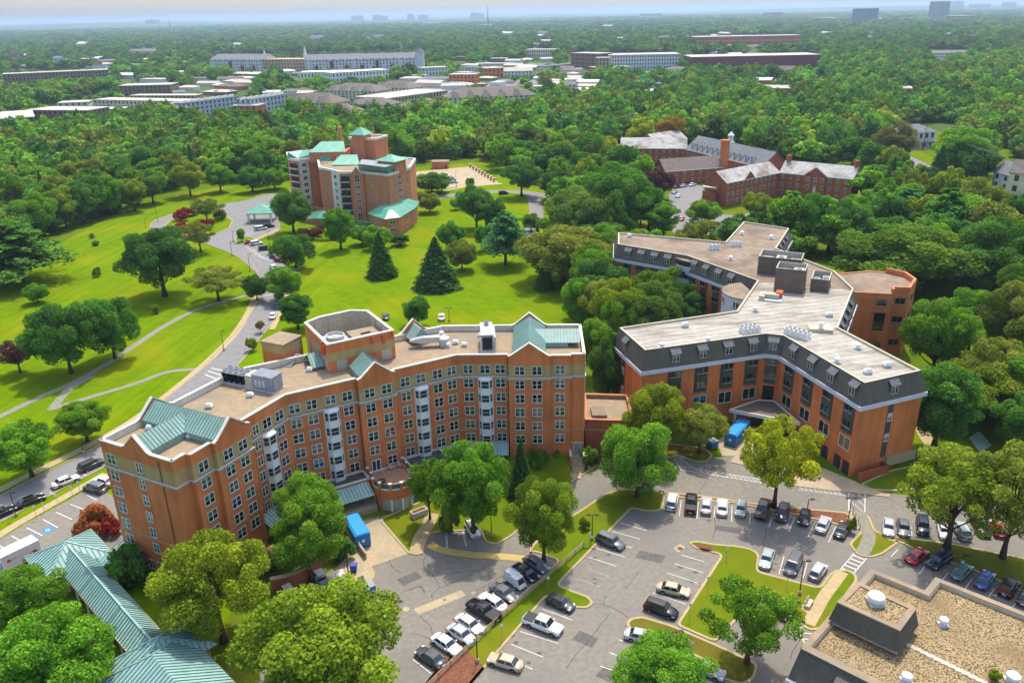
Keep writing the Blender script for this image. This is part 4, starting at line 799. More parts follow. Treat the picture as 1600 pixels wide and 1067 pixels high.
def round_bay(c,r,a0,a1,zs,top,label):
    n=14; arc_=[(c[0]+r*math.cos(a0+(a1-a0)*k/n),c[1]+r*math.sin(a0+(a1-a0)*k/n)) for k in range(n+1)]; pl=ccw(arc_)
    for z0,z1,m_,k in zs: q=MB(); q.prism(pl if m_=='lavender_white' else ccw(offset(pl,-.25)),z0,z1,bot=True); q.build('balcony_wall' if m_=='lavender_white' else 'window_band',m_,B)
    q=MB(); q.prism(ccw(offset(pl,.15)),top,top+.25,0,bot=True); q.build('round_roof','roof_brown',B)
round_bay((50.5,207.5),6.8,math.radians(165),math.radians(330),[(0,11,'brick',0),(11,12.2,'lavender_white',0),(12.2,14.2,'room_dark',0),(14.2,15.6,'lavender_white',0),(15.6,17,'room_dark',0)],17.0,'')
round_bay((55.8,177.2),6.4,math.radians(95),math.radians(275),[(0,10.2,'brick',0),(10.2,12,'lavender_white',0),(12,13.4,'lavender_white',0),(13.4,16.9,'lavender_white',0)],16.9,'')
rb=[(55.8+6.4*math.cos(math.radians(95+20*k)),177.2+6.4*math.sin(math.radians(95+20*k))) for k in range(10)]
for k in range(2,9):
    wl=Wall(rb[k],rb[k+1] if k+1<len(rb) else rb[k]) if k+1<len(rb) else None
    if wl is None or k%2: continue
    for z_ in (15.4,11.6): put('window',W_SM['F'],B,loc=wl.at(wl.L/2,z_,.08),rz=wl.rz,scale=(1.1,1,1.0))
AX=thing('brick_annex','curved orange brick annex with flat tan roof behind the mansard building','building',(87,184,0))
ax=ccw([(79.8,176.8),(88.3,174.8),(88.9,176.6),(92.4,175.9),(96.8,182.2),(97.0,188.0),(93.8,191.6),(90.2,192.9),(80.5,191.0),(77.5,183)])
q=MB(); q.prism(ax,0,16.2,0,top=False); q.build('wall','brick',AX); q=MB(); q.ring(ax,offset(ax,-.5),16.2,16.6,0,mt=1); AXR=[(88.3,174.8),(88.9,176.6),(92.4,175.9),(96.8,182.2),(97.0,188.0),(93.8,191.6),(93.4,191.2),(96.4,187.8),(96.2,182.5),(92.1,176.6),(88.6,177.3),(87.9,175.2)]; q.prism(AXR,16.6,17.7,0,mt=1); q.build('parapet',['brick','brick_pink'],AX); q=MB(); q.prism(offset(ax,-.45),16.0,16.4); q.build('roof','roof_brown',AX)
for z_ in (12.2,8.0,4.0,15.6): q=MB(); q.ring(offset(ax,.05),offset(ax,-.05),z_,z_+.18,bot=True); q.build('string_course','tan_band',AX)
XW=Wall((79.8,176.8),(88.3,174.8)); W_AX=win_proto(2.2,1.5,'twin',fm='mech_brown'); W_AX2=win_proto(2.4,4.4,'strip4',fm='dark')
window(AX,XW,6.3,14.3,W_AX,blind=2); window(AX,XW,6.3,9.6,W_AX2,blind=-1); window(AX,XW,6.4,3.9,W_AX,blind=1)
for w2 in (Wall((88.9,176.6),(92.4,175.9)),Wall((92.4,175.9),(96.8,182.2))):
    for z_ in (14.3,9.8,4): window(AX,w2,w2.L*.5,z_,W_AX,blind=-1)
# ---- plant on the mansard building's roof
def screen(loc,rz,sx,sy,h,label,inner):
    o=thing('plant_screen',label,'plant screen',loc,rz); q=MB(); pl=[(-sx/2,-sy/2),(sx/2,-sy/2),(sx/2,sy/2),(-sx/2,sy/2)]; q.ring(pl,offset(pl,-.2),0,h,0,mi=1,mt=1); q.build('screen_wall',['mech_brown','mech_beige'],o,off=(0,0,0))
    q=MB(); q.prism(offset(pl,-.22),0,.3); q.build('deck','mech_grey',o,off=(0,0,0)); q=MB()
    for k in range(inner):
        x=-sx/2+sx*(k+.5)/inner; q.box(x-sx*.35/inner,-sy*.3,.3,x+sx*.35/inner,sy*.3,h-1.2+.5*(k%2)); q.lathe((x,0,h-1.2+.5*(k%2)),[(.6,0),(.7,.3),(.5,.3),(.45,.1)],10)
    q.build('machine','steel',o,off=(0,0,0)); return o
rzb=math.radians(-25)
screen((64.6,176.6,17.7),rzb,6.4,5.6,5.6,'tall tan-brown plant screen in the middle of the white roof',2); screen((66.6,190.0,17.7),rzb,10.0,6.5,4.4,'long dark brown plant screen behind the tall one',3); screen((72.0,177.4,17.7),rzb,4.0,7.0,3.0,'low brown plant screen beside the tall one',2)
for i,(x,y,l) in enumerate(((35.7,153.9,'white mushroom vent near the rear edge of the white roof'),(28.9,143.1,'white mushroom vent at the left front corner of the white roof'),(38.4,145.7,'small white vent near the front mansard edge'),(66.9,158.2,'white box vent behind the flat skylight'),(65.8,140.6,'white vent at the right edge of the white roof'),(59.4,134.3,'white vent near the front right mansard edge'),(67.6,132.1,'white mushroom vent at the far right corner of the white roof'),(52.5,162.2,'white vent beside the rounded roof edge'),(57.2,200.8,'white chimney vent on the brown rear roof'),(34.5,225.8,'white vent at the left end of the brown rear roof'),(66.9,225.6,'small vent on the far brown roof wing'),(73.7,220.4,'white vent near the right edge of the far brown wing'),(63.0,129.4,'flat vent near the mansard corner of the white roof'))): vent((x,y,17.7),l,.6,1.0,'cap' if i%3 else 'box')
def cluster(loc,rz,n,label,grp='rooftop condenser clusters'):
    o=thing('condenser_row',label,'condenser',loc,rz,grp)
    for k in range(n):
        x=(k//2)*1.0; y=(k%2)*1.3; q=MB(); q.box(x,y,.15,x+.75,y+.75,1.35); c=q.build('condenser','white_paint',o,off=(0,0,0)); q=MB(); q.lathe((x+.375,y+.375,1.35),[(.3,0),(.3,.05)],10); q.build('fan','dark',c,off=(0,0,0))
    q=MB(); q.box(-.1,-.1,0,(n//2)*1.0,2.2,.15); q.build('rail','galv',o,off=(0,0,0))
cluster((46.4,148.6,17.7),.3,8,'left row of white condensers by the front elbow of the white roof'); cluster((54.2,148.6,17.7),-.85,10,'right row of white condensers by the front elbow of the white roof'); cluster((54.0,210.5,17.7),0,6,'white condensers on the brown roof, left group'); cluster((60.8,213.2,17.7),0,6,'white condensers on the brown roof, right group')
o=thing('skylight_box','flat beige box curb with a round vent on the white roof','roof hatch',(62.2,150.4,17.7),-.25); q=MB(); q.box(-2.3,-1.3,0,2.3,1.3,.7); q.build('curb','mech_beige',o,off=(0,0,0)); q=MB(); q.lathe((0,-.6,.7),[(.4,0),(.4,.8),(.6,.9),(.5,1.2)],12); q.build('vent','white_paint',o,off=(0,0,0))
o=thing('roof_ducting','beige and rust ductwork beside the tall plant screen','duct',(58.6,170.0,17.7),-.4); q=MB(); q.box(-2.2,-.8,.3,1.4,.6,1.3); q.box(-2.8,-2.0,.3,-1.6,1.0,1.1); q.build('duct_body','mech_beige',o,off=(0,0,0)); q=MB(); q.box(.6,.0,.4,2.0,2.2,1.6); q.build('fan_box','orange_paint',o,off=(0,0,0)); q=MB(); q.box(-3,-2.2,0,2.2,2.4,.3); q.build('curb','galv',o,off=(0,0,0))
# ================================================================ metal-roofed gallery, lower left
G=thing('covered_gallery','long teal standing-seam roofed gallery with hipped pavilions at its ends','gallery',(-56,88,0))
gp=lambda x,y,z:tuple(P(x/4,800+y/4,z))
zr_,ze_=5.4,3.5
def g3(x,y,z): return gp(x,y,z)
l0,l1=Vector(g3(390,380,ze_)),Vector(g3(805,880,ze_)); u=(l1-l0).normalized(); nrm=Vector((-u.y,u.x,0)); WID=4.7
r0=l0+nrm*WID; r1=l1+nrm*WID; m0=(l0+r0)/2; m1=(l1+r1)/2; m0.z=m1.z=zr_
l0e=l0-u*3; r0e=r0-u*3; m0e=m0-u*3; l1e=l1+u*2; r1e=r1+u*2; m1e=m1+u*2
for k in range(3):
    f0,f1=k/3,(k+1)/3; dz=Vector((0,0,-.12*k)); q=MB(); A_=l0e.lerp(l1e,f0)+dz; B_=l0e.lerp(l1e,f1)+dz; C_=m0e.lerp(m1e,f1)+dz; D_=m0e.lerp(m1e,f0)+dz; E_=r0e.lerp(r1e,f0)+dz; F_=r0e.lerp(r1e,f1)+dz
    seamed(q,[A_,B_,C_,D_],u,.64,.1,.09,ms=1); seamed(q,[D_,C_,F_,E_],u,.64,.1,.09,ms=1); q.bar(D_+Vector((0,0,.05)),C_+Vector((0,0,.05)),.25,.08); q.build('metal_roof',['walk_roof','seam_teal'],G)
q=MB()
for a_,b_ in ((l0e,l1e),(r0e,r1e)): q.bar(a_+Vector((0,0,-.2)),b_+Vector((0,0,-.32)),.12,.25)
q.build('gutter','wood_rail',G)
in0=l0+nrm*.9; in1=l1+nrm*.9; q=MB(); q.bar(Vector((in0.x,in0.y,1.6)),Vector((in1.x,in1.y,1.6)),.25,3.2); o0=r0-nrm*.9; o1=r1-nrm*.9; q.bar(Vector((o0.x,o0.y,1.6)),Vector((o1.x,o1.y,1.6)),.25,3.2); q.build('wall','brick_dark',G)
for k in range(7): c=l0.lerp(l1,k/6)+nrm*.35; q=MB(); q.box(c.x-.15,c.y-.15,0,c.x+.15,c.y+.15,3.3); q.build('post','trim',G)
gw=Wall((in0.x,in0.y),(in1.x,in1.y))
for k in range(6): window(G,gw,2+k*3.4,1.8,W_SM,.13)
def hip(c,ux,sx,sy,z0,z1,name='pavilion_roof',rl=0.0):
    ux=Vector((ux.x,ux.y,0)).normalized(); uy=Vector((-ux.y,ux.x,0)); c=Vector(c); k=[c+ux*(a*sx)+uy*(b*sy)+Vector((0,0,z0)) for a,b in ((-1,-1),(1,-1),(1,1),(-1,1))]
    t0=c-ux*rl+Vector((0,0,z1)); t1=c+ux*rl+Vector((0,0,z1)); q=MB()
    seamed(q,[k[0],k[1],t1,t0] if rl else [k[0],k[1],t1],ux,.64,.1,.09,ms=1); seamed(q,[k[2],k[3],t0,t1] if rl else [k[2],k[3],t0],ux,.64,.1,.09,ms=1); seamed(q,[k[1],k[2],t1],uy,.64,.1,.09,ms=1); seamed(q,[k[3],k[0],t0],uy,.64,.1,.09,ms=1)
    for p_,t_ in ((k[0],t0),(k[1],t1),(k[2],t1),(k[3],t0)): q.bar(p_+Vector((0,0,.05)),t_+Vector((0,0,.05)),.2,.08)
    q.build(name,['walk_roof','seam_teal'],G); q=MB(); q.hexa([k_*1 + Vector((0,0,-z0)) + (c-k_+Vector((0,0,z0)))*.14 for k_ in k],[k_+Vector((0,0,-.12))+(c-k_)*.14-Vector((0,0,(c-k_).z*.14)) for k_ in k]); q.build('pavilion_wall','brick_pink',G)
cu=Vector(g3(425,235,4.4)); hip((cu.x,cu.y,0),u,4.6,4.9,3.4,5.9)
cl=Vector(g3(990,850,4.4)); hip((cl.x+.2,cl.y+.2,0),u,3.6,5.6,3.3,6.1)
hip((cl.x+4.6,cl.y-7.2,0),u,9.5,6.2,3.4,7.2,rl=4.5)
# curved lean-to against the brick block
q=MB(); ew=Wall(LLv,LF); seamed(q,[ew.at(-.2,4.4,.05),ew.at(4.2,4.4,.05),ew.at(4.6,3.2,3.6),ew.at(-1.2,3.2,5.4)],(ew.u.x,ew.u.y),.64,.1,.09,ms=1); q.build('metal_roof',['walk_roof','seam_teal'],G)
q=MB(); ew.slab(q,.2,4.0,0,3.2,.05,3.3); q.build('lean_to_wall','brick_pink',G); w3=Wall(ew.at(.2,0,3.3)[:2],ew.at(4.0,0,3.3)[:2])
for t in (.8,1.9,3.0): window(G,w3,t,1.9,W_SM,blind=-1)
# ================================================================ gravel-roofed building, lower right
Fb=thing('gravel_roof_building','flat gravel-roofed building with grey-brown parapet in the lower right corner','building',(50,76,0))
fz=8.0
fp=lambda l,z:ccw(pts2(l,z,(1180,880),3.81))
fo=fp([(275,500),(690,35),(1010,165),(1075,85),(1700,332),(2100,900),(1100,900)],fz)
q=MB(); q.prism(offset(fo,-.1),0,fz-1.0,0,top=False); q.build('wall','brick',Fb); q=MB(); q.ring(fo,offset(fo,-.9),fz-1.0,fz,0,mi=1,mt=0); q.build('parapet',['mech_brown','mech_beige'],Fb)
q=MB(); q.ring(offset(fo,.06),offset(fo,-.75),fz,fz+.08,0); q.build('coping','roof_tan',Fb)
q=MB(); q.prism(offset(fo,-.85),fz-1.0,fz-.55); q.build('gravel_roof','gravel',Fb)
pt=pts2([(490,232),(610,112),(955,270),(860,400)],11.0,(1180,880),3.81); pt=ccw(pt); pb=offset(pt,.55)
q=MB(); n_=len(pt)
for i in range(n_):
    j=(i+1)%n_; seamed(q,[(*pb[i],8.5),(*pb[j],8.5),(*pt[j],11.0),(*pt[i],11.0)],(pb[j][0]-pb[i][0],pb[j][1]-pb[i][1]),.3,.03,.04,thick=.06)
q.build('mansard_slope','slate_mansard',Fb)
q=MB(); q.prism(offset(pt,-.1),fz-.6,8.5,0,top=False); q.build('penthouse_wall','brick',Fb); q=MB(); q.ring(offset(pt,.08),offset(pt,-.6),10.9,11.1); q.build('penthouse_coping','roof_tan',Fb); q=MB(); q.prism(offset(pt,-.55),10.6,10.95); q.build('penthouse_gravel','gravel',Fb)
q=MB(); q.ring(offset(pt,.35),offset(pt,-.1),7.95,8.02,bot=True); q.build('flashing','galv',Fb)
o=thing('roof_fan','large round white exhaust fan on the small penthouse roof','roof fan',(*P2(1180+715/3.81,880+235/3.81,11),10.95)); q=MB(); q.box(-.85,-.85,0,.85,.85,.35); q.build('curb','galv',o,off=(0,0,0)); q=MB(); q.lathe((0,0,.35),[(.75,0),(.75,.15),(.98,.25),(1.0,.75),(.9,.9),(.55,.95),(.5,.88),(.1,.9)],24); q.build('housing','white_paint',o,off=(0,0,0))
for x,y,r,l in ((1118,365,.55,'round white roof vent on the gravel to the right of the penthouse'),(898,700,.6,'white roof vent on the gravel at the bottom edge'),(1530,700,.75,'big white roof vent on the gravel in the bottom right corner')): vent((*P2(1180+x/3.81,880+y/3.81,fz-.5),fz-.55),l,r,1.0)
for k in range(13):
    f=k/12.0; a_=Vector((920,488)).lerp(Vector((1420,735)),f); c=P(1180+a_.x/3.81,880+a_.y/3.81,fz-.5); q=MB(); rz=math.atan2(-5.0,8.3); ux=Vector((math.cos(rz),math.sin(rz)))*.42; uy=Vector((-ux.y,ux.x))*.75
    q.prism([(c.x-ux.x-uy.x,c.y-ux.y-uy.y),(c.x+ux.x-uy.x,c.y+ux.y-uy.y),(c.x+ux.x+uy.x,c.y+ux.y+uy.y),(c.x-ux.x+uy.x,c.y-ux.y+uy.y)],fz-.56,fz-.48+random.uniform(0,.03)); q.build('roof_paver','paver_pale',Fb)
# front mansard with dormer
ma=[P(1180+x/3.81,880+y/3.81,fz+.1) for x,y in ((275,500),(640,690),(900,815))]; q=MB(); ud=(ma[2]-ma[0]).normalized(); nd=Vector((ud.y,-ud.x,0)); 
seamed(q,[ma[0],ma[2],ma[2]+nd*2.0+Vector((0,0,-3.6)),ma[0]+nd*2.0-ud*.4+Vector((0,0,-3.6))],ud,.3,.03,.04); q.build('mansard_slope','slate_mansard',Fb)
q=MB(); q.bar(ma[0]+Vector((0,0,.02)),ma[2]+Vector((0,0,.02)),.5,.16); q.build('ridge_cap','roof_tan',Fb)
q=MB(); c=ma[0]+nd*2.1+Vector((0,0,-3.75)); q.bar(c-ud*.5,c+ud*12,.5,.5); q.build('fascia','lavender_white',Fb)
d0=ma[0]+ud*4.6; q=MB(); q.hexa([d0+nd*.4+Vector((0,0,-.9)),d0+ud*3.4+nd*.4+Vector((0,0,-.9)),d0+ud*3.4+nd*1.9+Vector((0,0,-1.6)),d0+nd*1.9+Vector((0,0,-1.6))],[d0+nd*.4+Vector((0,0,-.75)),d0+ud*3.4+nd*.4+Vector((0,0,-.75)),d0+ud*3.4+nd*1.9+Vector((0,0,-1.45)),d0+nd*1.9+Vector((0,0,-1.45))]); o=q.build('dormer_roof','slate_mansard',Fb)
q=MB(); q.hexa([d0+ud*.2+nd*.4+Vector((0,0,-3.2)),d0+ud*3.2+nd*.4+Vector((0,0,-3.2)),d0+ud*3.2+nd*1.7+Vector((0,0,-3.2)),d0+ud*.2+nd*1.7+Vector((0,0,-3.2))],[d0+ud*.2+nd*.4+Vector((0,0,-.9)),d0+ud*3.2+nd*.4+Vector((0,0,-.9)),d0+ud*3.2+nd*1.7+Vector((0,0,-1.6)),d0+ud*.2+nd*1.7+Vector((0,0,-1.6))]); q.build('dormer_wall','wood_rail',Fb)
dw=Wall((d0+nd*1.7)[:2],(d0+ud*3.4+nd*1.7)[:2])
for t in (1.1,2.4): put('window',W_SM['F'],Fb,loc=dw.at(t,fz-2.4,.01),rz=dw.rz)
# ================================================================ green-roofed tower
def hit(wl,x,y):
    d=P(x,y,0)-_C; n=Vector((wl.n.x,wl.n.y,0)); t=(Vector((wl.A.x,wl.A.y,0))-_C).dot(n)/d.dot(n); w_=_C+d*t
    return (Vector((w_.x,w_.y))-wl.A).dot(wl.u),w_.z
co,cs_=(430,190),5.617
cq=lambda l,z:pts2(l,z,co,cs_)
ct=cq([(100,270),(115,322),(200,335),(290,325),(370,318),(385,402),(488,420),(565,440),(648,440),(778,440),(995,462),(1180,400)],21.2)
CT=thing('tower_block','tall pink brick residential tower with bright green metal roofs and white bays','building',(-65,335,0))
cpoly=ccw(ct+[(-40,350),(-52,358),(-62,378),(-84,386),(-100,375)])
q=MB(); q.prism(cpoly,0,20.3,0,top=False); q.build('wall','brick_pink',CT); q=MB(); q.ring(offset(cpoly,.25),offset(cpoly,-.6),20.3,21.3,0); q.build('cornice','coping',CT); q=MB(); q.prism(offset(cpoly,-.5),20,20.7); q.build('roof','roof_tan',CT)
cw=[Wall(ct[i],ct[i+1]) for i in range(len(ct)-1)]
W_C=win_proto(1.9,1.6,'twin',fr=.1,sill=False); W_C2=win_proto(2.3,1.6,'strip4',fr=.1,fm='frame',sill=False); W_C3=win_proto(1.0,1.4,'sash',fr=.1,sill=False); W_C4=win_proto(1.9,3.0,'cross',fr=.1,sill=False)
def cwin(i,x,ys,pr_,bl=None,d=.03):
    for y in ys:
        t,z=hit(cw[i],co[0]+x/cs_,co[1]+y/cs_); t=min(max(t,.8),cw[i].L-.8); window(CT,cw[i],t,z,pr_,d,bl)
# white bays
for i,t0,t1 in ((2,.2,cw[2].L-.2),(6,.3,cw[6].L-.3)):
    q=MB(); cw[i].slab(q,t0,t1,1.5,20.3,0,.25); q.build('white_bay','coping',CT)
    for k in range(7): window(CT,cw[i],(t0+t1)/2,18.7-2.85*k,W_C,.26,-1) if k<6 else None
for k in range(6):     # balconies
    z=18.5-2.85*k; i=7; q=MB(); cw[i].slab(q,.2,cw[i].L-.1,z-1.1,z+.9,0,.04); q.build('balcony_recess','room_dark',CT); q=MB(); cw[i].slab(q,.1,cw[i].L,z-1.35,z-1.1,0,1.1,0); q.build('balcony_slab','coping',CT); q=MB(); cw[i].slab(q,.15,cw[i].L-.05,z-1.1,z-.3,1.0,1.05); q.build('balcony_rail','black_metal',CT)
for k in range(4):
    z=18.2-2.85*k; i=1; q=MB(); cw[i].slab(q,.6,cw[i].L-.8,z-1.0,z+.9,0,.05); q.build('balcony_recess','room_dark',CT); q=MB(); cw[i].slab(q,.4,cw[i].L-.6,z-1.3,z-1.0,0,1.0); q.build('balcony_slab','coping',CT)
# arched bay
i=8; L_=cw[i].L; q=MB(); cw[i].slab(q,L_*.12,L_*.95,0,20.4,0,.7); q.build('arched_bay','brick_pink',CT); gb=Wall(cw[i].at(L_*.12,0,.7)[:2],cw[i].at(L_*.95,0,.7)[:2])
q=MB(); pr_=[(0,20.4),(gb.L,20.4),(gb.L*.72,21.6),(gb.L*.5,23.2),(gb.L*.28,21.6)]; k=[gb.at(t,z,0) for t,z in pr_]; k2=[gb.at(t,z,-.5) for t,z in pr_]; q.add(k+k2,[tuple(range(5)),tuple(reversed(range(5,10)))]+[(a_,a_+5,(a_+1)%5+5,(a_+1)%5) for a_ in range(5)]); q.build('gable_wall','brick_pink',CT)
q=MB()
for (ta,za),(tb,zb) in zip([(-.2,20.3),(gb.L*.28,21.5),(gb.L*.5,23.1)],[(gb.L*.28,21.5),(gb.L*.5,23.1),(gb.L*.72,21.5)]): q.bar(gb.at(ta,za+.2,-.1),gb.at(tb,zb+.2,-.1),.9,.35)
q.bar(gb.at(gb.L*.72,21.7,-.1),gb.at(gb.L+.2,20.5,-.1),.9,.35); q.build('gable_coping','coping',CT)
for z,p_ in ((18.6,W_C4),(15.3,W_C),(12.5,W_C),(9.7,W_C),(6.9,W_C),(3.2,W_C4)): window(CT,gb,gb.L*.5,z,p_,.02,1 if p_ is W_C else -1)
for z,p_ in ((18.4,W_C4),(14.8,W_C),(12.0,W_C),(9.2,W_C)): window(CT,cw[9],cw[9].L*.30,z,W_C3 if p_ is W_C else W_SM,.02,1)
for z in (18.6,16.2,13.4,10.6,7.8): window(CT,cw[10],cw[10].L*.48,z,W_C2,.02,1); window(CT,cw[10],cw[10].L*.26,z,W_C3,.02,-1); window(CT,cw[10],cw[10].L*.86,z+.4,W_C3,.02,0)
for z in (18,15,12,9): window(CT,cw[5],cw[5].L*.35,z,W_C3,.02,-1)
def groof(par,l,e,m='green_roof',sp=.8): q=MB(); seamed(q,l,e,sp,.05,.07); return q.build('metal_roof',m,par)
def cr(x,y,z): return P(co[0]+x/cs_,co[1]+y/cs_,z)
def ev(a_,b_): return (b_.x-a_.x,b_.y-a_.y)
e0,e1,e2=cr(735,420,21.4),cr(995,448,21.4),cr(1160,398,21.4); r0,r1,r2=cr(735,372,24.3),cr(965,400,24.3),cr(1085,360,24.3)
groof(CT,[e0,e1,r1,r0],ev(e0,e1)); groof(CT,[e1,e2,r2,r1],ev(e1,e2))
q=MB(); q.hexa([(e0.x,e0.y,20.7),(e1.x,e1.y,20.7),(e2.x,e2.y,20.7),(e0.x-3,e0.y+16,20.7)],[(r0.x,r0.y+1,24.1),(r1.x,r1.y+1,24.1),(r2.x,r2.y+1,24.1),(r0.x-1,r0.y+12,24.1)]); q.build('attic_wall','mech_grey',CT)
l0_,l1_,l2_,l3_=cr(105,312,21.4),cr(200,325,21.4),cr(365,315,21.4),cr(380,290,21.4); t0_,t1_=cr(110,268,23.8),cr(240,250,23.8); t2_=cr(350,272,23.4)
groof(CT,[l0_,l1_,t1_,t0_],ev(l0_,l1_)); groof(CT,[l1_,l2_,t2_,t1_],ev(l1_,l2_))
m0_,m1_=cr(390,348,21.4),cr(480,350,21.4); groof(CT,[m0_,m1_,cr(480,305,23.4),cr(392,308,23.4)],ev(m0_,m1_))
def lantern(c,hx,hy,z0,z1,z2,rz):
    ux=Vector((math.cos(rz),math.sin(rz))); uy=Vector((-ux.y,ux.x)); k=[(c[0]+ux.x*a_*hx+uy.x*b_*hy,c[1]+ux.y*a_*hx+uy.y*b_*hy) for a_,b_ in ((-1,-1),(1,-1),(1,1),(-1,1))]; q=MB(); q.prism(k,z0,z1); q.build('roof_turret','brick_pink',CT); kk=offset(k,.9); q=MB(); q.frus(kk,z1,[(c[0],c[1])]*4,z2,top=False); q.prism(kk,z1-.15,z1,top=False,bot=True); q.build('turret_roof','green_roof',CT)
lantern((-46.5,324),4.2,3.6,20,25.2,27.2,-.55)
q=MB(); bt=[(-69,357),(-57,352),(-53,362),(-65,367)]; zt_=zat((-57,352),190+165/cs_); q.prism(ccw(bt),0,zt_); q.build('rear_tower','brick_pink',CT); q=MB(); q.ring(offset(ccw(bt),.3),offset(ccw(bt),-.6),zt_-.1,zt_+.8); q.build('rear_cornice','coping',CT)
lantern((-63.5,356.5),3.0,3.0,20,zt_+2.2,zt_+5.2,-.4)
rw=Wall((-69,357),(-57,352))
for k in range(3): window(CT,rw,3.2,zt_-3-3*k,W_C3,.02,-1)
z_=zt_-1.2; a0_,a1_,a2_,a3_=Vector((-86,352,z_-3.4)),Vector((-70,352,z_-3.4)),Vector((-72,360,z_)),Vector((-82,360,z_)); groof(CT,[a0_,a1_,a2_,a3_],(1,0)); q=MB(); q.prism(ccw([(-86,352.3),(-70,352.3),(-70,366),(-86,366)]),20,z_-3.5); q.build('attic_wall','brick_pink',CT)
groof(CT,[a3_,a2_,Vector((-70,368,z_-3)),Vector((-86,368,z_-3))],(1,0)); groof(CT,[Vector((-74,338,21.2)),Vector((-62,338,21.0)),Vector((-64,346,24)),Vector((-71,346,24))],(1,.1))
q=MB(); q.box(-76.5,371,20,-75,372.5,zat((-76,371),190+60/cs_)); q.lathe((-75.7,371.7,zat((-76,371),190+60/cs_)),[(1.0,0),(1.1,.3),(.5,.8)],8); q.build('chimney','brick_pink',CT)
for k in range(10): c=cr(540+14*k,330+6*(k%3),21); q=MB(); q.box(c.x-.5,c.y-.5,20.7,c.x+.5,c.y+.5,22.0+.3*(k%2)); q.build('roof_unit','white_paint',CT)
# two-storey corner pavilion with hipped green roof
an=ccw([(-54.5,309.5),(-47,300.3),(-42.3,302.5),(-38.2,318),(-38.0,328),(-47,326),(-52,316)])
q=MB(); q.prism(an,-.05,7.2,0,top=False); q.build('pavilion_wall','brick_pink',CT); ao=offset(an,.9); ai=offset(an,-3.0)
q=MB(); n_=len(an)
for i in range(n_): j=(i+1)%n_; seamed(q,[(*ao[i],7.0),(*ao[j],7.0),(*ai[j],9.4),(*ai[i],9.4)],(ao[j][0]-ao[i][0],ao[j][1]-ao[i][1]),.8)
q.poly([(x,y,9.35) for x,y in ai]); q.build('metal_roof','green_roof',CT)
for i in range(n_):
    j=(i+1)%n_; wl=Wall(an[i],an[j])
    if wl.n.y<.2 and wl.L>3:
        for z in (5.3,2.3): window(CT,wl,wl.L*.5,z,W_C,.03,0)
lw=ccw(cq([(232,880),(345,900),(480,935),(860,945),(870,900),(440,830),(330,800)],0)); q=MB(); q.prism(lw,0,3.4,0,top=False); q.build('entrance_wing_wall','brick_pink',CT)
for l in ([(235,862),(345,850),(430,778),(330,790)],[(345,850),(475,905),(470,850),(430,778)],[(475,905),(860,915),(850,885),(470,850)]):
    zz=[3.4,3.4,5.8,5.8]; p_=[cr(x,y,z) for (x,y),z in zip(l,zz)]; groof(CT,p_,ev(p_[0],p_[1]))
PO=thing('entrance_porch','open porch with pyramid green roof in the drop-off court','porch',(*P2(411,345),0)); c=P2(411,345); q=MB(); q.frus([(c[0]-5.5,c[1]-5),(c[0]+5.5,c[1]-5),(c[0]+5.5,c[1]+5),(c[0]-5.5,c[1]+5)],4.2,[(c[0]-.4,c[1]-.4),(c[0]+.4,c[1]-.4),(c[0]+.4,c[1]+.4),(c[0]-.4,c[1]+.4)],7.0); q.build('roof','green_roof',PO); q=MB(); q.box(c[0]-5.2,c[1]-4.7,3.6,c[0]+5.2,c[1]+4.7,4.19); q.build('fascia','coping',PO)
for sx in (-4.6,4.6):
    for sy in (-4.1,4.1): q=MB(); q.box(c[0]+sx-.35,c[1]+sy-.35,0,c[0]+sx+.35,c[1]+sy+.35,3.6); q.build('column','coping',PO)
KI=thing('garage_kiosk','small flat-roofed brick kiosk at the back of the concrete deck','kiosk',(*P2(688,262),0)); c=P2(688,264); q=MB(); q.box(c[0]-4.5,c[1],0,c[0]+4.5,c[1]+6,3.6); q.build('wall','brick_pink',KI); q=MB(); q.box(c[0]-4.8,c[1]-.3,3.6,c[0]+4.8,c[1]+6.3,3.9); q.build('roof','roof_tan',KI); q=MB(); q.box(c[0]+2.6,c[1]-.06,0,c[0]+3.8,c[1]-.001,2.3); q.build('door','mech_brown',KI)
for k in range(9):
    a_=P(735+4.6*k,262+2.8*k); o=thing('brick_pier','square brick pier of the garage deck wall, '+('first','second','third','fourth','fifth','sixth','seventh','eighth','ninth')[k]+' from the kiosk','pier',(a_.x,a_.y,0),group='brick piers along the garage deck'); q=MB(); q.box(-.5,-.5,0,.5,.5,1.9); q.build('shaft','brick_pink',o,off=(0,0,0)); q=MB(); q.box(-.6,-.6,1.9,.6,.6,2.1); q.build('cap','trim',o,off=(0,0,0))
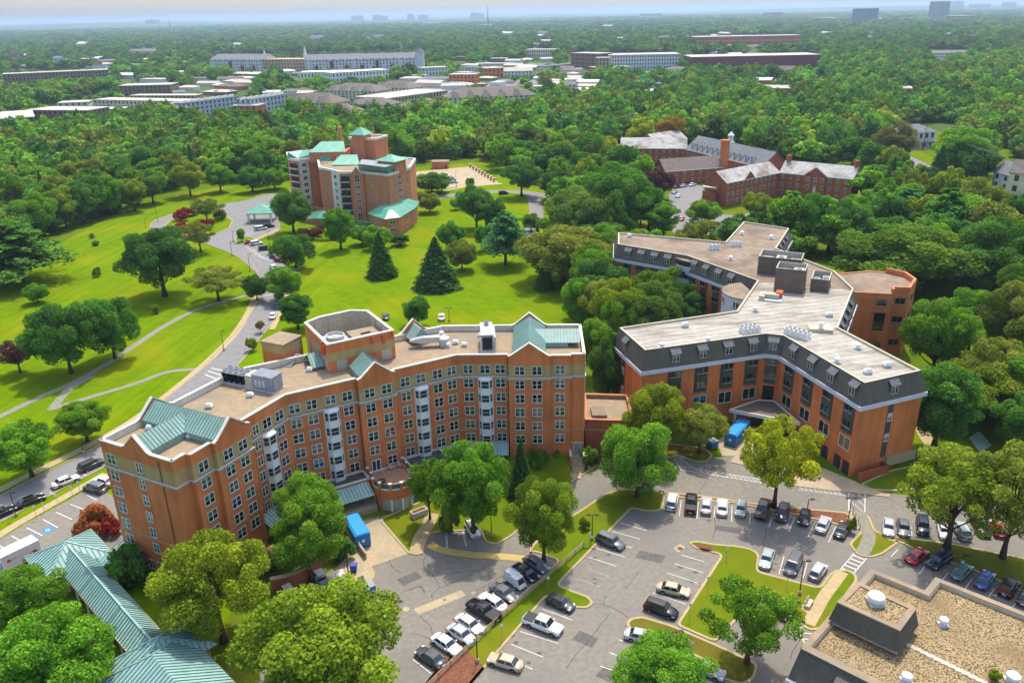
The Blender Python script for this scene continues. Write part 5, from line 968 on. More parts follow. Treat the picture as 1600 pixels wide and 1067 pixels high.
# ================================================================ gabled brick hospital
def wing(par,A_,B_,wid,ze,zr,rm,wm='brick_dark',ov=.5,gA=True,gB=True,sash=None,rows_=None,pitch=3.0,base=0.0,t0=1.6):
    wl=Wall(A_,B_); L_=wl.L; at=wl.at; q=MB()
    pl=ccw([at(0,0,0)[:2],at(L_,0,0)[:2],at(L_,0,-wid)[:2],at(0,0,-wid)[:2]]); q.prism(pl,base-.1,ze,top=False)
    for t,g in ((0,gA),(L_,gB)):
        if g: q.poly([at(t,ze,0),at(t,ze,-wid),at(t,zr-.15,-wid/2)])
    q.build('wall',wm,par)
    r=MB(); a0=-ov if gA else 0; a1=L_+ov if gB else L_
    for d0 in (ov,-wid-ov):
        k=[at(a0,ze-.25,d0),at(a1,ze-.25,d0),at(a1,zr,-wid/2),at(a0,zr,-wid/2)]; k2=[(x,y,z+.2) for x,y,z in k]; r.hexa(k,k2)
    r.build('roof',rm,par)
    q=MB(); q.bar(at(a0,ze-.2,ov+.05),at(a1,ze-.2,ov+.05),.15,.3); q.build('gutter','white_paint',par)
    if sash:
        for z in rows_:
            t=t0
            while t<L_-1: window(par,wl,t,z,sash,.0,random.choice((0,1,-1))); t+=pitch
    return wl
mat('shingle_pale',(.50,.485,.44),(.38,.365,.335),.9,.5,.1,c3=(.24,.19,.15),scale2=.12,stretch=(1.5,1.5,.5)); mat('shingle_grey',(.21,.22,.225),(.165,.172,.178),.9,.6,.1); mat('shingle_brown',(.20,.17,.145),(.16,.13,.11),.9,.6,.1)
D=thing('hospital_building','old dark red brick hospital with pale pitched roofs, cupola and gabled wings','building',(110,370,0))
wing(D,(91.9,338.4),(121.0,359.6),11.5,10.3,14.2,'shingle_pale',sash=W_SASH,rows_=(8.6,5.2,2.0),pitch=3.1,gB=False)
g0=Wall((83,345.7),(91.9,338.4)); [window(D,g0,4,z,W_BIG,.05,-1) for z in (5.2,)]; q=MB(); g0.slab(q,1.2,7.6,7.5,8.0,0,1.6); q.build('balcony_roof','coping',D); q=MB(); g0.slab(q,1.4,7.4,0,5.9,0,1.2); q.build('bay','brick_dark',D)
wing(D,(121.0,359.6),(146.3,341.2),13,10.3,14.4,'shingle_pale',sash=W_SASH,rows_=(8.6,5.2,2.0),pitch=3.4,gA=False)
wr=Wall((121.0,359.6),(146.3,341.2)); q=MB(); pr_=[(11.5,10.2),(20.5,10.2),(16,13.6)]; q.add([wr.at(t,z,.7) for t,z in pr_]+[wr.at(t,z,-5) for t,z in pr_],[(0,1,2),(0,3,4,1)]); q.build('pediment','brick_dark',D); q=MB(); q.bar(wr.at(11,10.3,.8),wr.at(16,14.0,.8),.3,.4); q.bar(wr.at(21,10.3,.8),wr.at(16,14.0,.8),.3,.4); q.build('pediment_trim','white_paint',D)
r=MB(); 
for ta,tb in ((11.2,16),(16,20.8)): r.hexa([wr.at(ta,10.3 if ta<16 else 13.8,.9),wr.at(tb,13.8 if tb==16 else 10.3,.9),wr.at(tb,13.8 if tb==16 else 10.3,-6),wr.at(ta,10.3 if ta<16 else 13.8,-6)],[wr.at(ta,10.5 if ta<16 else 14.0,.9),wr.at(tb,14.0 if tb==16 else 10.5,.9),wr.at(tb,14.0 if tb==16 else 10.5,-6),wr.at(ta,10.5 if ta<16 else 14.0,-6)])
r.build('pediment_roof','shingle_pale',D)
q=MB(); wr.slab(q,11.6,20.4,0,10.2,0,.65); q.build('central_bay','brick_dark',D)
for z in (8.6,5.2): [window(D,wr,t,z,W_SASH,.66,0) for t in (13,16,19)]
q=MB(); wr.slab(q,15.4,16.6,3.0,5.2,.66,.72); q.build('door','white_paint',D)
for t in (1.5,wr.L-.6): q=MB(); c=wr.at(t,0,-6.5); q.box(c[0]-.9,c[1]-.9,9,c[0]+.9,c[1]+.9,17.0); q.build('chimney','brick_dark',D)
w1=Wall((91.9,338.4),(121.0,359.6)); q=MB(); q.add([w1.at(11,10.2,.4),w1.at(18,10.2,.4),w1.at(14.5,13.2,.4),w1.at(11,10.2,-4),w1.at(18,10.2,-4),w1.at(14.5,13.2,-6)],[(0,1,2)],0); q.add([w1.at(10.8,10.3,.7),w1.at(14.5,13.5,.7),w1.at(14.5,13.5,-6),w1.at(10.8,10.3,-2),w1.at(18.2,10.3,.7),w1.at(18.2,10.3,-2)],[(0,1,2,3),(1,4,5,2)],1); q.build('cross_gable',['brick_dark','shingle_pale'],D)
wing(D,(75.0,385.5),(104,393.0),13.5,7.0,11.5,'shingle_brown',sash=W_SASH,rows_=(5.2,2.0),pitch=4.2)
wing(D,(97.0,443.0),(120.5,384.0),15,8.2,14.6,'shingle_grey',sash=W_SASH,rows_=(6.0,2.6),pitch=3.2)
dw_=Wall((97.0,443.0),(120.5,384.0))
for k in range(12):
    t=4+4.6*k
    if 28<t<36: continue
    q=MB(); dw_.slab(q,t-.8,t+.8,9.2,11.0,-3.4,-.9,0); q.add([dw_.at(t-1,11,-.8),dw_.at(t+1,11,-.8),dw_.at(t,11.9,-.8),dw_.at(t-1,11,-4),dw_.at(t+1,11,-4),dw_.at(t,11.9,-4)],[(0,1,2),(0,2,5,3),(1,4,5,2)],1); q.build('dormer',['white_paint','shingle_grey'],D); put('window',W_SASH['F'],D,loc=dw_.at(t,10.1,-.88),rz=dw_.rz,scale=(.9,1,.85))
wing(D,(62.5,451.0),(97.5,445.5),16,8.2,12.6,'shingle_pale',sash=W_SASH,rows_=(6.2,2.8),pitch=3.6)
wing(D,(84,462),(104,478),13,9,13,'shingle_pale')
q=MB(); q.box(55,440,0,62.5,447,7.6); q.build('end_bay','brick_dark',D)
zc=zat((105.5,396),190+117/3.81); q=MB(); q.box(103.7,395,0,107.3,398,zc); q.box(103.4,394.7,zc,107.6,398.3,zc+.5); q.build('chimney','brick',D)
c=(115.5,424); zc=zat(c,190+62/3.81); q=MB(); q.box(c[0]-1.7,c[1]-1.7,12.5,c[0]+1.7,c[1]+1.7,zc-5.0); q.build('cupola_base','white_paint',D); q=MB(); [q.tube([(c[0]+1.2*math.cos(a_*.785),c[1]+1.2*math.sin(a_*.785),zc-5.0),(c[0]+1.2*math.cos(a_*.785),c[1]+1.2*math.sin(a_*.785),zc-2)],.22,6) for a_ in range(8)]; q.lathe((c[0],c[1],zc-2),[(1.7,0),(1.7,.3),(1.2,.9),(.3,2.0)],10); q.build('cupola_lantern','white_paint',D)
# ================================================================ far buildings
def far_block(a,b,ytop,depth,wm,rm,name,label,cat='building',roof='flat',floors=3,bays=None,wcol='room_dark',ridge=.35,tint=None,win=True):
    A_=Vector(P2(*a)); B_=Vector(P2(*b)); wl=Wall(A_,B_); mid=(A_+B_)/2; h=zat(mid,ytop); at=wl.at
    o=thing(name,label,cat,(mid.x,mid.y,0)); he=h if roof=='flat' else h*(1-ridge)
    pl=ccw([at(0,0,0)[:2],at(wl.L,0,0)[:2],at(wl.L,0,-depth)[:2],at(0,0,-depth)[:2]]); q=MB(); q.prism(pl,-.1,he,top=False)
    if roof=='gable':
        for t in (0,wl.L): q.poly([at(t,he,0),at(t,he,-depth),at(t,h-.2,-depth/2)])
    q.build('wall',wm,o); q=MB()
    if roof=='flat': q.prism(offset(pl,.4),he,he+.5,bot=True)
    elif roof=='gable':
        for d0 in (.6,-depth-.6): q.hexa([at(-.6,he-.2,d0),at(wl.L+.6,he-.2,d0),at(wl.L+.6,h,-depth/2),at(-.6,h,-depth/2)],[at(-.6,he+.1,d0),at(wl.L+.6,he+.1,d0),at(wl.L+.6,h+.3,-depth/2),at(-.6,h+.3,-depth/2)])
    else:
        po=offset(pl,.7); k=depth/2; q.frus(po,he,ccw([at(min(k,wl.L*.45),0,-depth/2+.2)[:2],at(max(wl.L-k,wl.L*.55),0,-depth/2+.2)[:2],at(max(wl.L-k,wl.L*.55),0,-depth/2-.2)[:2],at(min(k,wl.L*.45),0,-depth/2-.2)[:2]]),h)
    q.build('roof',rm,o)
    if win:
        bays=bays or max(2,int(wl.L/4.5)); fh=he/floors; wlist=[]
        for w2,nb in ((wl,bays),(Wall(pl[1],pl[2]),max(1,int(depth/5))),(Wall(pl[3],pl[0]),max(1,int(depth/5)))):
            for f in range(floors):
                for k in range(nb): wlist.append((w2,(k+.5)*w2.L/nb,(f+.55)*fh))
        if len(wlist)<=60 and (b[0]-a[0])/bays>=7:
            me=MB(); me.box(-.9,-.06,-fh*.28,.9,-.01,fh*.28); me=me.mesh('window',wcol)
            for w2,t,z in wlist: put('window',me,o,loc=w2.at(t,z,.02),rz=w2.rz)
        else:
            q=MB()
            for w2,t,z in wlist: w2.slab(q,t-.85,t+.85,z-fh*.28,z+fh*.28,.0,.06)
            tag(q.build('windows',wcol,o),kind='stuff')
    return o,wl,h
mat('cream_wall',(.70,.62,.46),(.62,.55,.41),.9,.3); mat('pale_wall',(.66,.66,.66),(.60,.60,.61),.8,.3); mat('blue_wall',(.42,.47,.56),(.37,.42,.50),.8,.3); mat('maroon',(.17,.035,.045),(.22,.05,.05),.8,.3); mat('brown_wall',(.27,.175,.115),(.21,.14,.09),.9,.3); mat('roof_pale',(.52,.47,.39),(.44,.40,.33),.9,.2); mat('garage_tan',(.46,.33,.19),(.40,.28,.16),.9,.3); mat('dark_blue',(.045,.07,.10),(.06,.085,.12),.4,.1); mat('tower_grey',(.30,.25,.25),(.26,.22,.22),.8,.1)
far=[((8,213),(60,209),185,60,'brown_wall','roof_pale','apartment_block','flat-roofed tan apartment block at the left edge of the woods'),((48,196),(142,197),173,26,'brown_wall','roof_pale','apartment_block','brown flat-roofed apartment block right of the leftmost roofs'),((93,178),(140,176),161,20,'cream_wall','roof_pale','apartment_block','small cream flat-roofed block among the trees on the left'),((150,177),(302,181),158,20,'cream_wall','roof_pale','apartment_block','long low cream apartment block with white flat roof'),((128,186),(188,187),171,16,'garage_tan','roof_pale','apartment_block','small orange-tan flat-roofed block before the long cream block'),((188,151),(268,149),134,30,'brown_wall','roof_pale','apartment_block','brown flat-roofed block behind the long cream block'),((205,163),(306,163),150,16,'garage_tan','roof_pale','apartment_block','low tan block with white roof beside the townhouses'),((8,134),(172,126),113,26,'brown_wall','roof_pale','apartment_block','long brick apartment row with white roof at upper left'),((100,102),(142,101),93,30,'brown_wall','roof_pale','apartment_block','distant white-roofed block at upper left')]
for f in far: far_block(*f,floors=3)
o,wl,h=far_block((288,190),(374,177),157,16,'blue_wall','shingle_grey','townhouse_row','pale blue townhouse row with stepped white roof, left of two',roof='flat',floors=4); q=MB(); [q.box(*( (Vector(wl.at(wl.L*k/8,0,-8)[:2])+Vector((-.3,-8)))[:]),h,*((Vector(wl.at(wl.L*k/8,0,-8)[:2])+Vector((.3,8)))[:]),h+1.6) for k in range(9)]; q.build('party_wall','pale_wall',o)
far_block((270,193),(300,190),166,16,'brick','shingle_brown','townhouse_row','red brick gabled house at the end of the blue townhouses',roof='gable',floors=3,ridge=.3)
o,wl,h=far_block((395,186),(453,176),152,16,'blue_wall','shingle_grey','townhouse_row','pale blue townhouse row right of the first row',roof='flat',floors=4); q=MB(); [q.box(*((Vector(wl.at(wl.L*k/6,0,-8)[:2])+Vector((-.3,-8)))[:]),h,*((Vector(wl.at(wl.L*k/6,0,-8)[:2])+Vector((.3,8)))[:]),h+1.6) for k in range(7)]; q.build('party_wall','pale_wall',o)
far_block((365,187),(404,187),166,16,'brick','roof_pale','townhouse_row','red brick flat-roofed house between the two townhouse rows',floors=3)
for a_,b_,yt,dp,l in (((455,178),(520,181),147,26,'cream condominium with brown hipped roof left of its group'),((505,193),(556,193),164,22,'cream condominium with steep brown roof nearest the green-roofed tower'),((510,156),(588,158),132,30,'long cream condominium with brown roof at the back of the group'),((545,176),(606,178),154,24,'cream condominium with low roof in the middle of the group'),((607,196),(632,197),168,22,'tall narrow cream condominium with dark stairwell'),((655,178),(700,172),155,24,'cream condominium behind the trees right of the parking deck'),((700,172),(842,166),138,34,'wide grey-brown roof of the condominium right of the deck'),((585,150),(640,152),128,26,'cream gabled condominium behind the parking deck'),((625,184),(668,182),160,20,'small cream condominium below the parking deck')):
    o,wl,h=far_block(a_,b_,yt,dp,'cream_wall','shingle_brown','condominium',l,roof='hip',floors=4,ridge=.42)
    for k in range(max(1,int(wl.L/14))):
        t=7+14*k; q=MB(); pr_=[(t-4,h*.58),(t+4,h*.58),(t,h*.88)]; q.add([wl.at(x,z,.8) for x,z in pr_]+[wl.at(x,z,-dp/2) for x,z in pr_],[(0,1,2)],0); q.add([wl.at(t-4.4,h*.57,1),wl.at(t,h*.9,1),wl.at(t,h*.9,-dp/2),wl.at(t-4.4,h*.57,-dp/2),wl.at(t+4.4,h*.57,1),wl.at(t+4.4,h*.57,-dp/2)],[(0,1,2,3),(1,4,5,2)],1); q.build('cross_gable',['cream_wall','shingle_brown'],o)
far_block((607,172),(700,158),148,40,'concrete','roof_pale','parking_deck','pale concrete parking deck between the condominiums','parking deck',floors=2)
far_block((520,131),(608,125),112,30,'white_paint','pale_wall','shop_building','long white flat-roofed shop building below the white apartments',floors=2)
far_block((470,124),(545,122),113,30,'white_paint','pale_wall','shop_building','white low roof left of the long white shop building',floors=1)
# white apartment complex
o,wl,h=far_block((331,113),(412,114),86,40,'pale_wall','shingle_grey','apartment_complex','long white and maroon apartment complex with clock tower on the skyline',roof='gable',floors=4,ridge=.3)
def xblock(a_,b_,yt,wm,rm,rf,fl,nm):
    A_=Vector(P2(*a_)); B_=Vector(P2(*b_)); w2=Wall(A_,B_); hh=zat((A_+B_)/2,yt); he=hh if rf=='flat' else hh*.7; pl=ccw([w2.at(0,0,0)[:2],w2.at(w2.L,0,0)[:2],w2.at(w2.L,0,-40)[:2],w2.at(0,0,-40)[:2]]); q=MB(); q.prism(pl,0,he); q.build(nm,wm,o)
    if rf!='flat':
        q=MB()
        for d0 in (.6,-40.6): q.hexa([w2.at(-.6,he-.2,d0),w2.at(w2.L+.6,he-.2,d0),w2.at(w2.L+.6,hh,-20),w2.at(-.6,hh,-20)],[w2.at(-.6,he+.1,d0),w2.at(w2.L+.6,he+.1,d0),w2.at(w2.L+.6,hh+.3,-20),w2.at(-.6,hh+.3,-20)])
        q.build('roof',rm,o)
    q=MB(); fh=he/fl; n_=max(2,int(w2.L/5))
    for f in range(fl):
        for k in range(n_): w2.slab(q,(k+.5)*w2.L/n_-1,(k+.5)*w2.L/n_+1,(f+.3)*fh,(f+.8)*fh,0,.1)
    tag(q.build('windows','room_dark',o),kind='stuff'); return w2,he
w2,he=xblock((412,114),(478,114),93,'garage_tan','shingle_grey','flat',4,'garage_wall'); w3_,he3=xblock((478,114),(655,110),85,'pale_wall','shingle_grey','gable',4,'wall')
for wl_,hh in ((wl,h*.7),(w3_,he3)):
    n_=int(wl_.L/11)
    for k in range(n_):
        t=(k+.5)*wl_.L/n_; q=MB(); wl_.slab(q,t-2.5,t+2.5,0,hh*(.55 if k%3 else .9),0,1.5); q.build('maroon_bay','maroon' if k%2 else 'pale_wall',o); q=MB(); wl_.slab(q,t+2,t+5,hh,hh+2.6,-4,-.5); q.build('dormer','pale_wall',o)
def tower(x,yb,yt,wpx,label,m='pale_wall',rm='shingle_grey',cap=.3):
    c=P2(x,yb); hh=zat(c,yt); r=wpx*math.hypot(*c)/FPX/2; q=MB(); q.prism([(c[0]-r,c[1]),(c[0]+r,c[1]),(c[0]+r,c[1]+2*r),(c[0]-r,c[1]+2*r)],0,hh*(1-cap)); q.build('turret',m,o); q=MB(); q.frus([(c[0]-r*1.2,c[1]-.2*r),(c[0]+r*1.2,c[1]-.2*r),(c[0]+r*1.2,c[1]+2.2*r),(c[0]-r*1.2,c[1]+2.2*r)],hh*(1-cap),[(c[0],c[1]+r)]*4,hh,top=False); q.build('turret_roof',rm,o); return c,hh,r
tower(333,112,86,5,''); tower(339,112,86,5,''); tower(416,112,76,4,'','white_paint','white_paint',.5); tower(479,112,71,5,'','white_paint','white_paint',.55); c,hh,r=tower(657,110,74,11,'',cap=.25)
q=MB(); q.lathe((0,0,0),[(r*.55,0),(r*.55,.2)],16); me=q.mesh('clock_face','white_paint'); ck=put('clock_face',me,o,loc=(c[0],c[1]-.05,hh*.62)); ck.rotation_euler=(math.pi/2,0,0)
q=MB(); q.bar((c[0],c[1]-.35,hh*.62),(c[0],c[1]-.35,hh*.62+r*.45),.5,.3); q.bar((c[0],c[1]-.35,hh*.62),(c[0]+r*.3,c[1]-.35,hh*.62),.5,.3); q.build('clock_hands','black_metal',o)
for a_,b_,yt,dp,wm,rm,nm,l,rf in (((702,133),(742,133),117,22,'brick','roof_pale','shop_building','square red brick shop at the corner of the distant car park','flat'),((757,123),(787,122),107,20,'brick','roof_pale','shop_building','red brick shop left of the white gabled shop','flat'),((787,122),(832,121),106,18,'pale_wall','roof_pale','shop_building','white double-gabled shop beside the red brick shop','gable'),((722,112),(760,112),106,16,'pale_wall','shingle_grey','shop_building','low grey shop behind the red brick shops','flat'),((742,107),(800,107),100,18,'cream_wall','roof_pale','shop_building','cream shop row at the back of the distant town centre','flat'),((820,91),(866,91),78,30,'cream_wall','roof_pale','shop_building','cream flat building standing among trees above the shops','flat'),((660,120),(700,118),106,20,'pale_wall','roof_pale','shop_building','white low shop right of the clock tower','flat'),((850,112),(900,107),102,14,'cream_wall','shingle_grey','shop_building','long low shop right of the white gabled shop','flat'),((745,140),(757,140),132,10,'brick','roof_pale','shop_building','small red brick hut in the distant car park','flat'),((892,108),(935,110),84,30,'brown_wall','roof_pale','office_block','brown and glass office block left of the parking garage','flat'),((930,116),(951,116),91,16,'garage_tan','roof_pale','office_block','small tan four-storey office in front of the garage','flat'),((951,110),(1062,108),86,50,'pale_wall','roof_pale','parking_garage','long white multi-level parking garage with dark openings','flat'),((955,113),(985,113),103,12,'pale_wall','dark_blue','shop_building','white shop with blue mansard below the garage','hip'),((920,114),(945,116),106,10,'brick','roof_pale','shop_building','red awning shop left of the tan office','flat'),((1080,110),(1280,106),88,60,'maroon','roof_pale','mall_building','long windowless dark red brick mall with white roof edge','flat'),((1085,73),(1250,70),57,60,'brick','roof_pale','school_building','distant long red brick school above the mall','flat'),((1212,122),(1240,122),104,14,'brick','shingle_brown','house','red brick house with white gable below the mall','gable'),((1448,90),(1512,89),80,20,'pale_wall','shingle_grey','motel_building','long low grey-roofed building among trees at right','gable'),((1225,172),(1256,172),160,14,'pale_wall','white_paint','house','white-roofed house half hidden in the trees','gable'),((1100,160),(1118,160),155,10,'pale_wall','shingle_grey','house','small white house among the dark trees','gable'),((880,142),(900,142),128,12,'cream_wall','shingle_grey','house','pale gabled house below the shops','gable'),((1000,32),(1018,32),22,100,'pale_wall','pale_wall','far_building','far white columned building on the horizon','flat'),((200,86),(243,86),77,60,'cream_wall','shingle_brown','far_building','distant tan hipped-roof building rising from the upper left woods','hip'),((120,74),(133,74),66,30,'pale_wall','pale_wall','church','distant white steep-roofed church in the upper left woods','gable'),((1192,30),(1212,30),20,60,'tower_grey','pale_wall','far_building','far grey office block left of the dark blue tower','flat'),((1260,33),(1300,33),28,80,'cream_wall','pale_wall','far_building','far low tan building left of the dark blue tower','flat'),((1360,34),(1440,33),29,90,'cream_wall','pale_wall','far_building','far low tan rows between the two towers','flat'),((1476,34),(1504,34),25,90,'brick_pink','pale_wall','far_building','far red brick block right of the tall tower','flat'),((1330,35),(1358,35),14,60,'dark_blue','dark_blue','office_tower','dark blue glass office tower on the right horizon','flat'),((1449,31),(1468,31),3,60,'tower_grey','tower_grey','office_tower','tall grey slab tower highest on the right horizon','flat'),((655,42),(678,42),36,60,'pale_wall','pale_wall','far_building','far white building above the clock tower','flat'),((745,44),(775,44),39,60,'brick_pink','pale_wall','far_building','far reddish building below the radio mast','flat')):
    far_block(a_,b_,yt,dp,wm,rm,nm,l,roof=rf,floors=4 if nm in('parking_garage','office_block') else 12 if nm=='office_tower' else 2,win=nm not in('mall_building',),bays=26 if nm=='parking_garage' else None)
struct(sheet('car_park',pts2([(742,133),(835,123),(840,131),(800,140),(700,140),(690,133)]),.05,'asphalt_road')); struct(sheet('car_park',pts2([(600,150),(640,160),(740,145),(700,134),(640,128)]),.05,'asphalt_road'))
for x,yb,yt,l in ((763,52,9,'tall red and white radio mast on the horizon'),(267,50,32,'thin mast on the left horizon')):
    c=P2(x,yb); h=zat(c,yt); o=thing('radio_mast',l,'mast',(*c,0)); w_=max(3.0,1.3*math.hypot(*c)/FPX); q=MB(); q.hexa([(-w_,-w_,0),(w_,-w_,0),(w_,w_,0),(-w_,w_,0)],[(-w_*.3,-w_*.3,h*.8),(w_*.3,-w_*.3,h*.8),(w_*.3,w_*.3,h*.8),(-w_*.3,w_*.3,h*.8)]); q.build('lattice','tower_grey',o,off=(0,0,0)); q=MB(); q.box(-w_*.2,-w_*.2,h*.8,w_*.2,w_*.2,h); q.build('antenna','tower_grey',o,off=(0,0,0))
# skyline rows far away
for i,(x,yb,yt,wp,l) in enumerate(((240,35,31.5,14,'faint block at the left of the horizon skyline'),(560,28,25,16,'faint low block on the horizon skyline left of centre'),(590,28,24,10,'faint tower on the horizon skyline left of centre'),(600,28,25.5,12,'faint block beside the horizon tower'),(643,27,22.5,9,'faint square tower on the horizon'),(662,27,24,14,'faint wide block on the horizon'),(742,25,20.5,12,'faint pointed block on the horizon left of the mast'),(752,25,21.5,10,'faint block on the horizon next to the mast'),(1490,14,3,9,'faint tower on the far right horizon'),(1525,14,7,20,'faint wide block on the far right horizon'),(1570,14,4.5,10,'faint tower at the right end of the horizon'))):
    c=P(x,40)*1.0; d=Vector((c.x,c.y)).normalized()*14000; z=min(zat(d,yt),118); hw=wp*14000/FPX/2; o=thing('far_tower',l,'far tower',(d.x,d.y,0)); q=MB(); q.box(-hw,-80,0,hw,80,z); q.build('body','tower_grey',o,off=(0,0,0)); q=MB(); q.box(-hw*.4,-50,z,hw*.3,50,z+6); q.build('roof_plant','tower_grey',o,off=(0,0,0))
# houses on the right street
o,wl,h=far_block((1414,234),(1458,231),196,14,'white_paint','shingle_grey','house','white two-storey house with columned porch on the right street',roof='hip',floors=2,ridge=.3,bays=5)
q=MB(); wl.slab(q,-1,wl.L+1,3.4,3.9,0,3.2); q.build('porch_roof','shingle_grey',o); q=MB(); wl.slab(q,-1,wl.L+1,0,.6,0,3.2); q.build('porch_deck','coping',o)
for k in range(6): q=MB(); c=wl.at(k*(wl.L)/5,0,3.0); q.box(c[0]-.2,c[1]-.2,.6,c[0]+.2,c[1]+.2,3.4); q.build('porch_column','white_paint',o)
far_block((1572,302),(1640,310),256,12,'cream_wall','shingle_brown','house','pale yellow house with brown roof at the right edge',roof='gable',floors=2,ridge=.35)
far_block((1548,292),(1574,300),256,10,'pale_wall','shingle_grey','house','white gabled house beside the pale yellow house',roof='gable',floors=2,ridge=.4)

# scattered roofs of the distant town
_r=random.Random(11); HOUSE_SPOTS=[]
for (xa,xb,ya,yb,n_,where) in ((10,330,86,112,18,'in the woods at upper left'),(180,470,116,152,34,'between the apartment rows and the white complex'),(620,900,94,142,40,'in the distant town centre'),(880,1080,112,150,10,'below the white garage'),(1100,1580,70,150,18,'in the suburban woods on the right'),(300,900,50,76,10,'far beyond the white complex'),(900,1580,44,64,12,'far off on the right')):
    for k in range(n_):
        x=_r.uniform(xa,xb); y=_r.uniform(ya,yb); wp=_r.uniform(10,34)*(y/110)**.7; hh=_r.uniform(.28,.45)*wp**.8+2.2; HOUSE_SPOTS.append((x,x+wp,y-hh*.4,y+hh*.3+14*FPX/max(300,P(x,y).y)*.8)); rf=_r.choice(('gable','gable','gable','hip','hip','flat')); wm=_r.choice(('pale_wall','cream_wall','pale_wall','brown_wall','brick')); rm=_r.choice(('roof_pale','shingle_grey','roof_pale','shingle_brown','pale_wall'))
        far_block((x,y),(x+wp,y+_r.uniform(-1.5,1.5)),y-hh,_r.uniform(12,20),wm,rm,'distant_house',{'gable':'gabled','hip':'hip-roofed','flat':'flat-roofed'}[rf]+' '+{'pale_wall':'white','cream_wall':'cream','brown_wall':'brown','brick':'red brick'}[wm]+' house '+where,'house',roof=rf,floors=2,win=False)[0]['group']='houses '+where
# ================================================================ trees
def quads_mesh(name,c,nrm,size,var,m='leaf',aspect=1.0):
    n=len(c); nrm=nrm/np.linalg.norm(nrm,axis=1,keepdims=True); r=RNG.normal(size=(n,3)); t=np.cross(nrm,r); t/=np.linalg.norm(t,axis=1,keepdims=True); b=np.cross(nrm,t)
    s=size[:,None]/2; V=np.empty((n,4,3)); bend=nrm*s*.35
    V[:,0]=c-t*s*aspect; V[:,1]=c-b*s*.8+bend; V[:,2]=c+t*s*aspect; V[:,3]=c+b*s*.8+bend
    me=bpy.data.meshes.new(name); me.vertices.add(4*n); me.vertices.foreach_set('co',V.reshape(-1)); me.loops.add(4*n); me.loops.foreach_set('vertex_index',np.arange(4*n,dtype=np.int32)); me.polygons.add(n); me.polygons.foreach_set('loop_start',np.arange(0,4*n,4,dtype=np.int32)); me.polygons.foreach_set('loop_total',np.full(n,4,dtype=np.int32))
    a=me.attributes.new('leafvar','FLOAT','FACE'); a.data.foreach_set('value',var.astype(np.float32)); me.materials.append(M[m]); me.update(calc_edges=True); return me
def broadleaf(seed,R=5.0,H=11.0,base=1.8,nl=34,leaf=.42,n=9000,up=.25,top=1.0,flat=1.0,m='leaf',sparse=0.0,lr=(.24,.42)):
    g=np.random.default_rng(seed); C=[];
    while len(C)<nl:
        p=g.uniform(-1,1,3)
        d=math.sqrt(p[0]**2+p[1]**2)
        env=(1-max(0,p[2])**2.0*top)**.5*(1-.55*max(0,-p[2])**1.5)
        if d<env*.90 and (d>.25 or p[2]>.3 or g.random()<.3): C.append(p)
    C=np.array(C); lrr=g.uniform(*lr,nl)*R
    hh=(H-base)/2; C=C*np.array([R,R,hh*.80*flat])+np.array([0,0,base+hh]); C[:,:2]*=(1+g.uniform(-.12,.12,(nl,1)))
    wgt=lrr**2; wgt/=wgt.sum(); N=int(n*2.2); k=g.choice(nl,N,p=wgt); d=g.normal(size=(N,3)); d[:,2]+=up; d/=np.linalg.norm(d,axis=1,keepdims=True)
    rad=lrr[k]*g.uniform(.42,1.16,N)**.6; p=C[k]+d*rad[:,None]*np.array([1,1,.82])
    keep=np.ones(N,bool)
    for i in range(nl):
        q=np.linalg.norm((p-C[i])/np.array([1,1,.82]),axis=1); keep&=~((q<lrr[i]*.70)&(k!=i)&(g.random(N)<.9))
    keep&=p[:,2]>base*.7
    p=p[keep][:n]; d=d[keep][:n]; k=k[keep][:n]; lv=g.uniform(0,1,nl)
    nr=d*.75+g.normal(size=d.shape)*.55; var=np.clip(.45*lv[k]+.55*g.random(len(p)),0,1)
    return quads_mesh('crown',p,nr,leaf*g.uniform(.45,1.55,len(p)),var,m),C,lrr
def trunk_mesh(seed,C,base,H,r=.3,n=7):
    g=random.Random(seed); b=MB(); top=base+(H-base)*.55; pts=[(0,0,-.2)]; rr=[r*1.5]
    for i in range(1,6): f=i/5; pts.append((g.uniform(-.12,.12)*f,g.uniform(-.12,.12)*f,top*f)); rr.append(r*(1-.72*f))
    b.tube(pts,rr,8)
    idx=list(range(len(C))); g.shuffle(idx)
    for i in idx[:n]:
        z0=min(max(base*.75,C[i][2]*.45),top*.9); f=z0/top; a=Vector((0,0,z0)); e=Vector(C[i]); mid=a.lerp(e,.5)+Vector((0,0,-.06*(e-a).length)); b.tube([a,mid,e],[r*.42,r*.28,r*.09],5)
    return b.mesh('trunk','bark',smooth=True)
def conifer(seed,R=3.0,H=11.0,base=.4,n=7000,leaf=.4,power=.9,layers=13,m='leaf',loose=.12):
    g=np.random.default_rng(seed); f=g.random(n)**1.45; f=np.clip(f,0,1)
    fl=(np.floor(f*layers)+.15+.7*g.random(n)**1.6)/layers; th=g.uniform(0,2*np.pi,n); br=1+loose*np.sin(th*7+np.floor(f*layers)*2.1)+loose*.7*np.sin(th*3+np.floor(f*layers)*1.3)
    lay=1.12-.42*((fl*layers)%1); r=R*(1-fl)**power*br*lay*(1-.55*g.random(n)**2.2); z=base+(H-base)*fl-.10*r
    p=np.stack([r*np.cos(th),r*np.sin(th),z],1); nr=np.stack([np.cos(th)*.7,np.sin(th)*.7,np.full(n,.75)],1)+g.normal(size=(n,3))*.5
    return quads_mesh('crown',p,nr,leaf*g.uniform(.6,1.3,n),g.random(n),m,1.25)
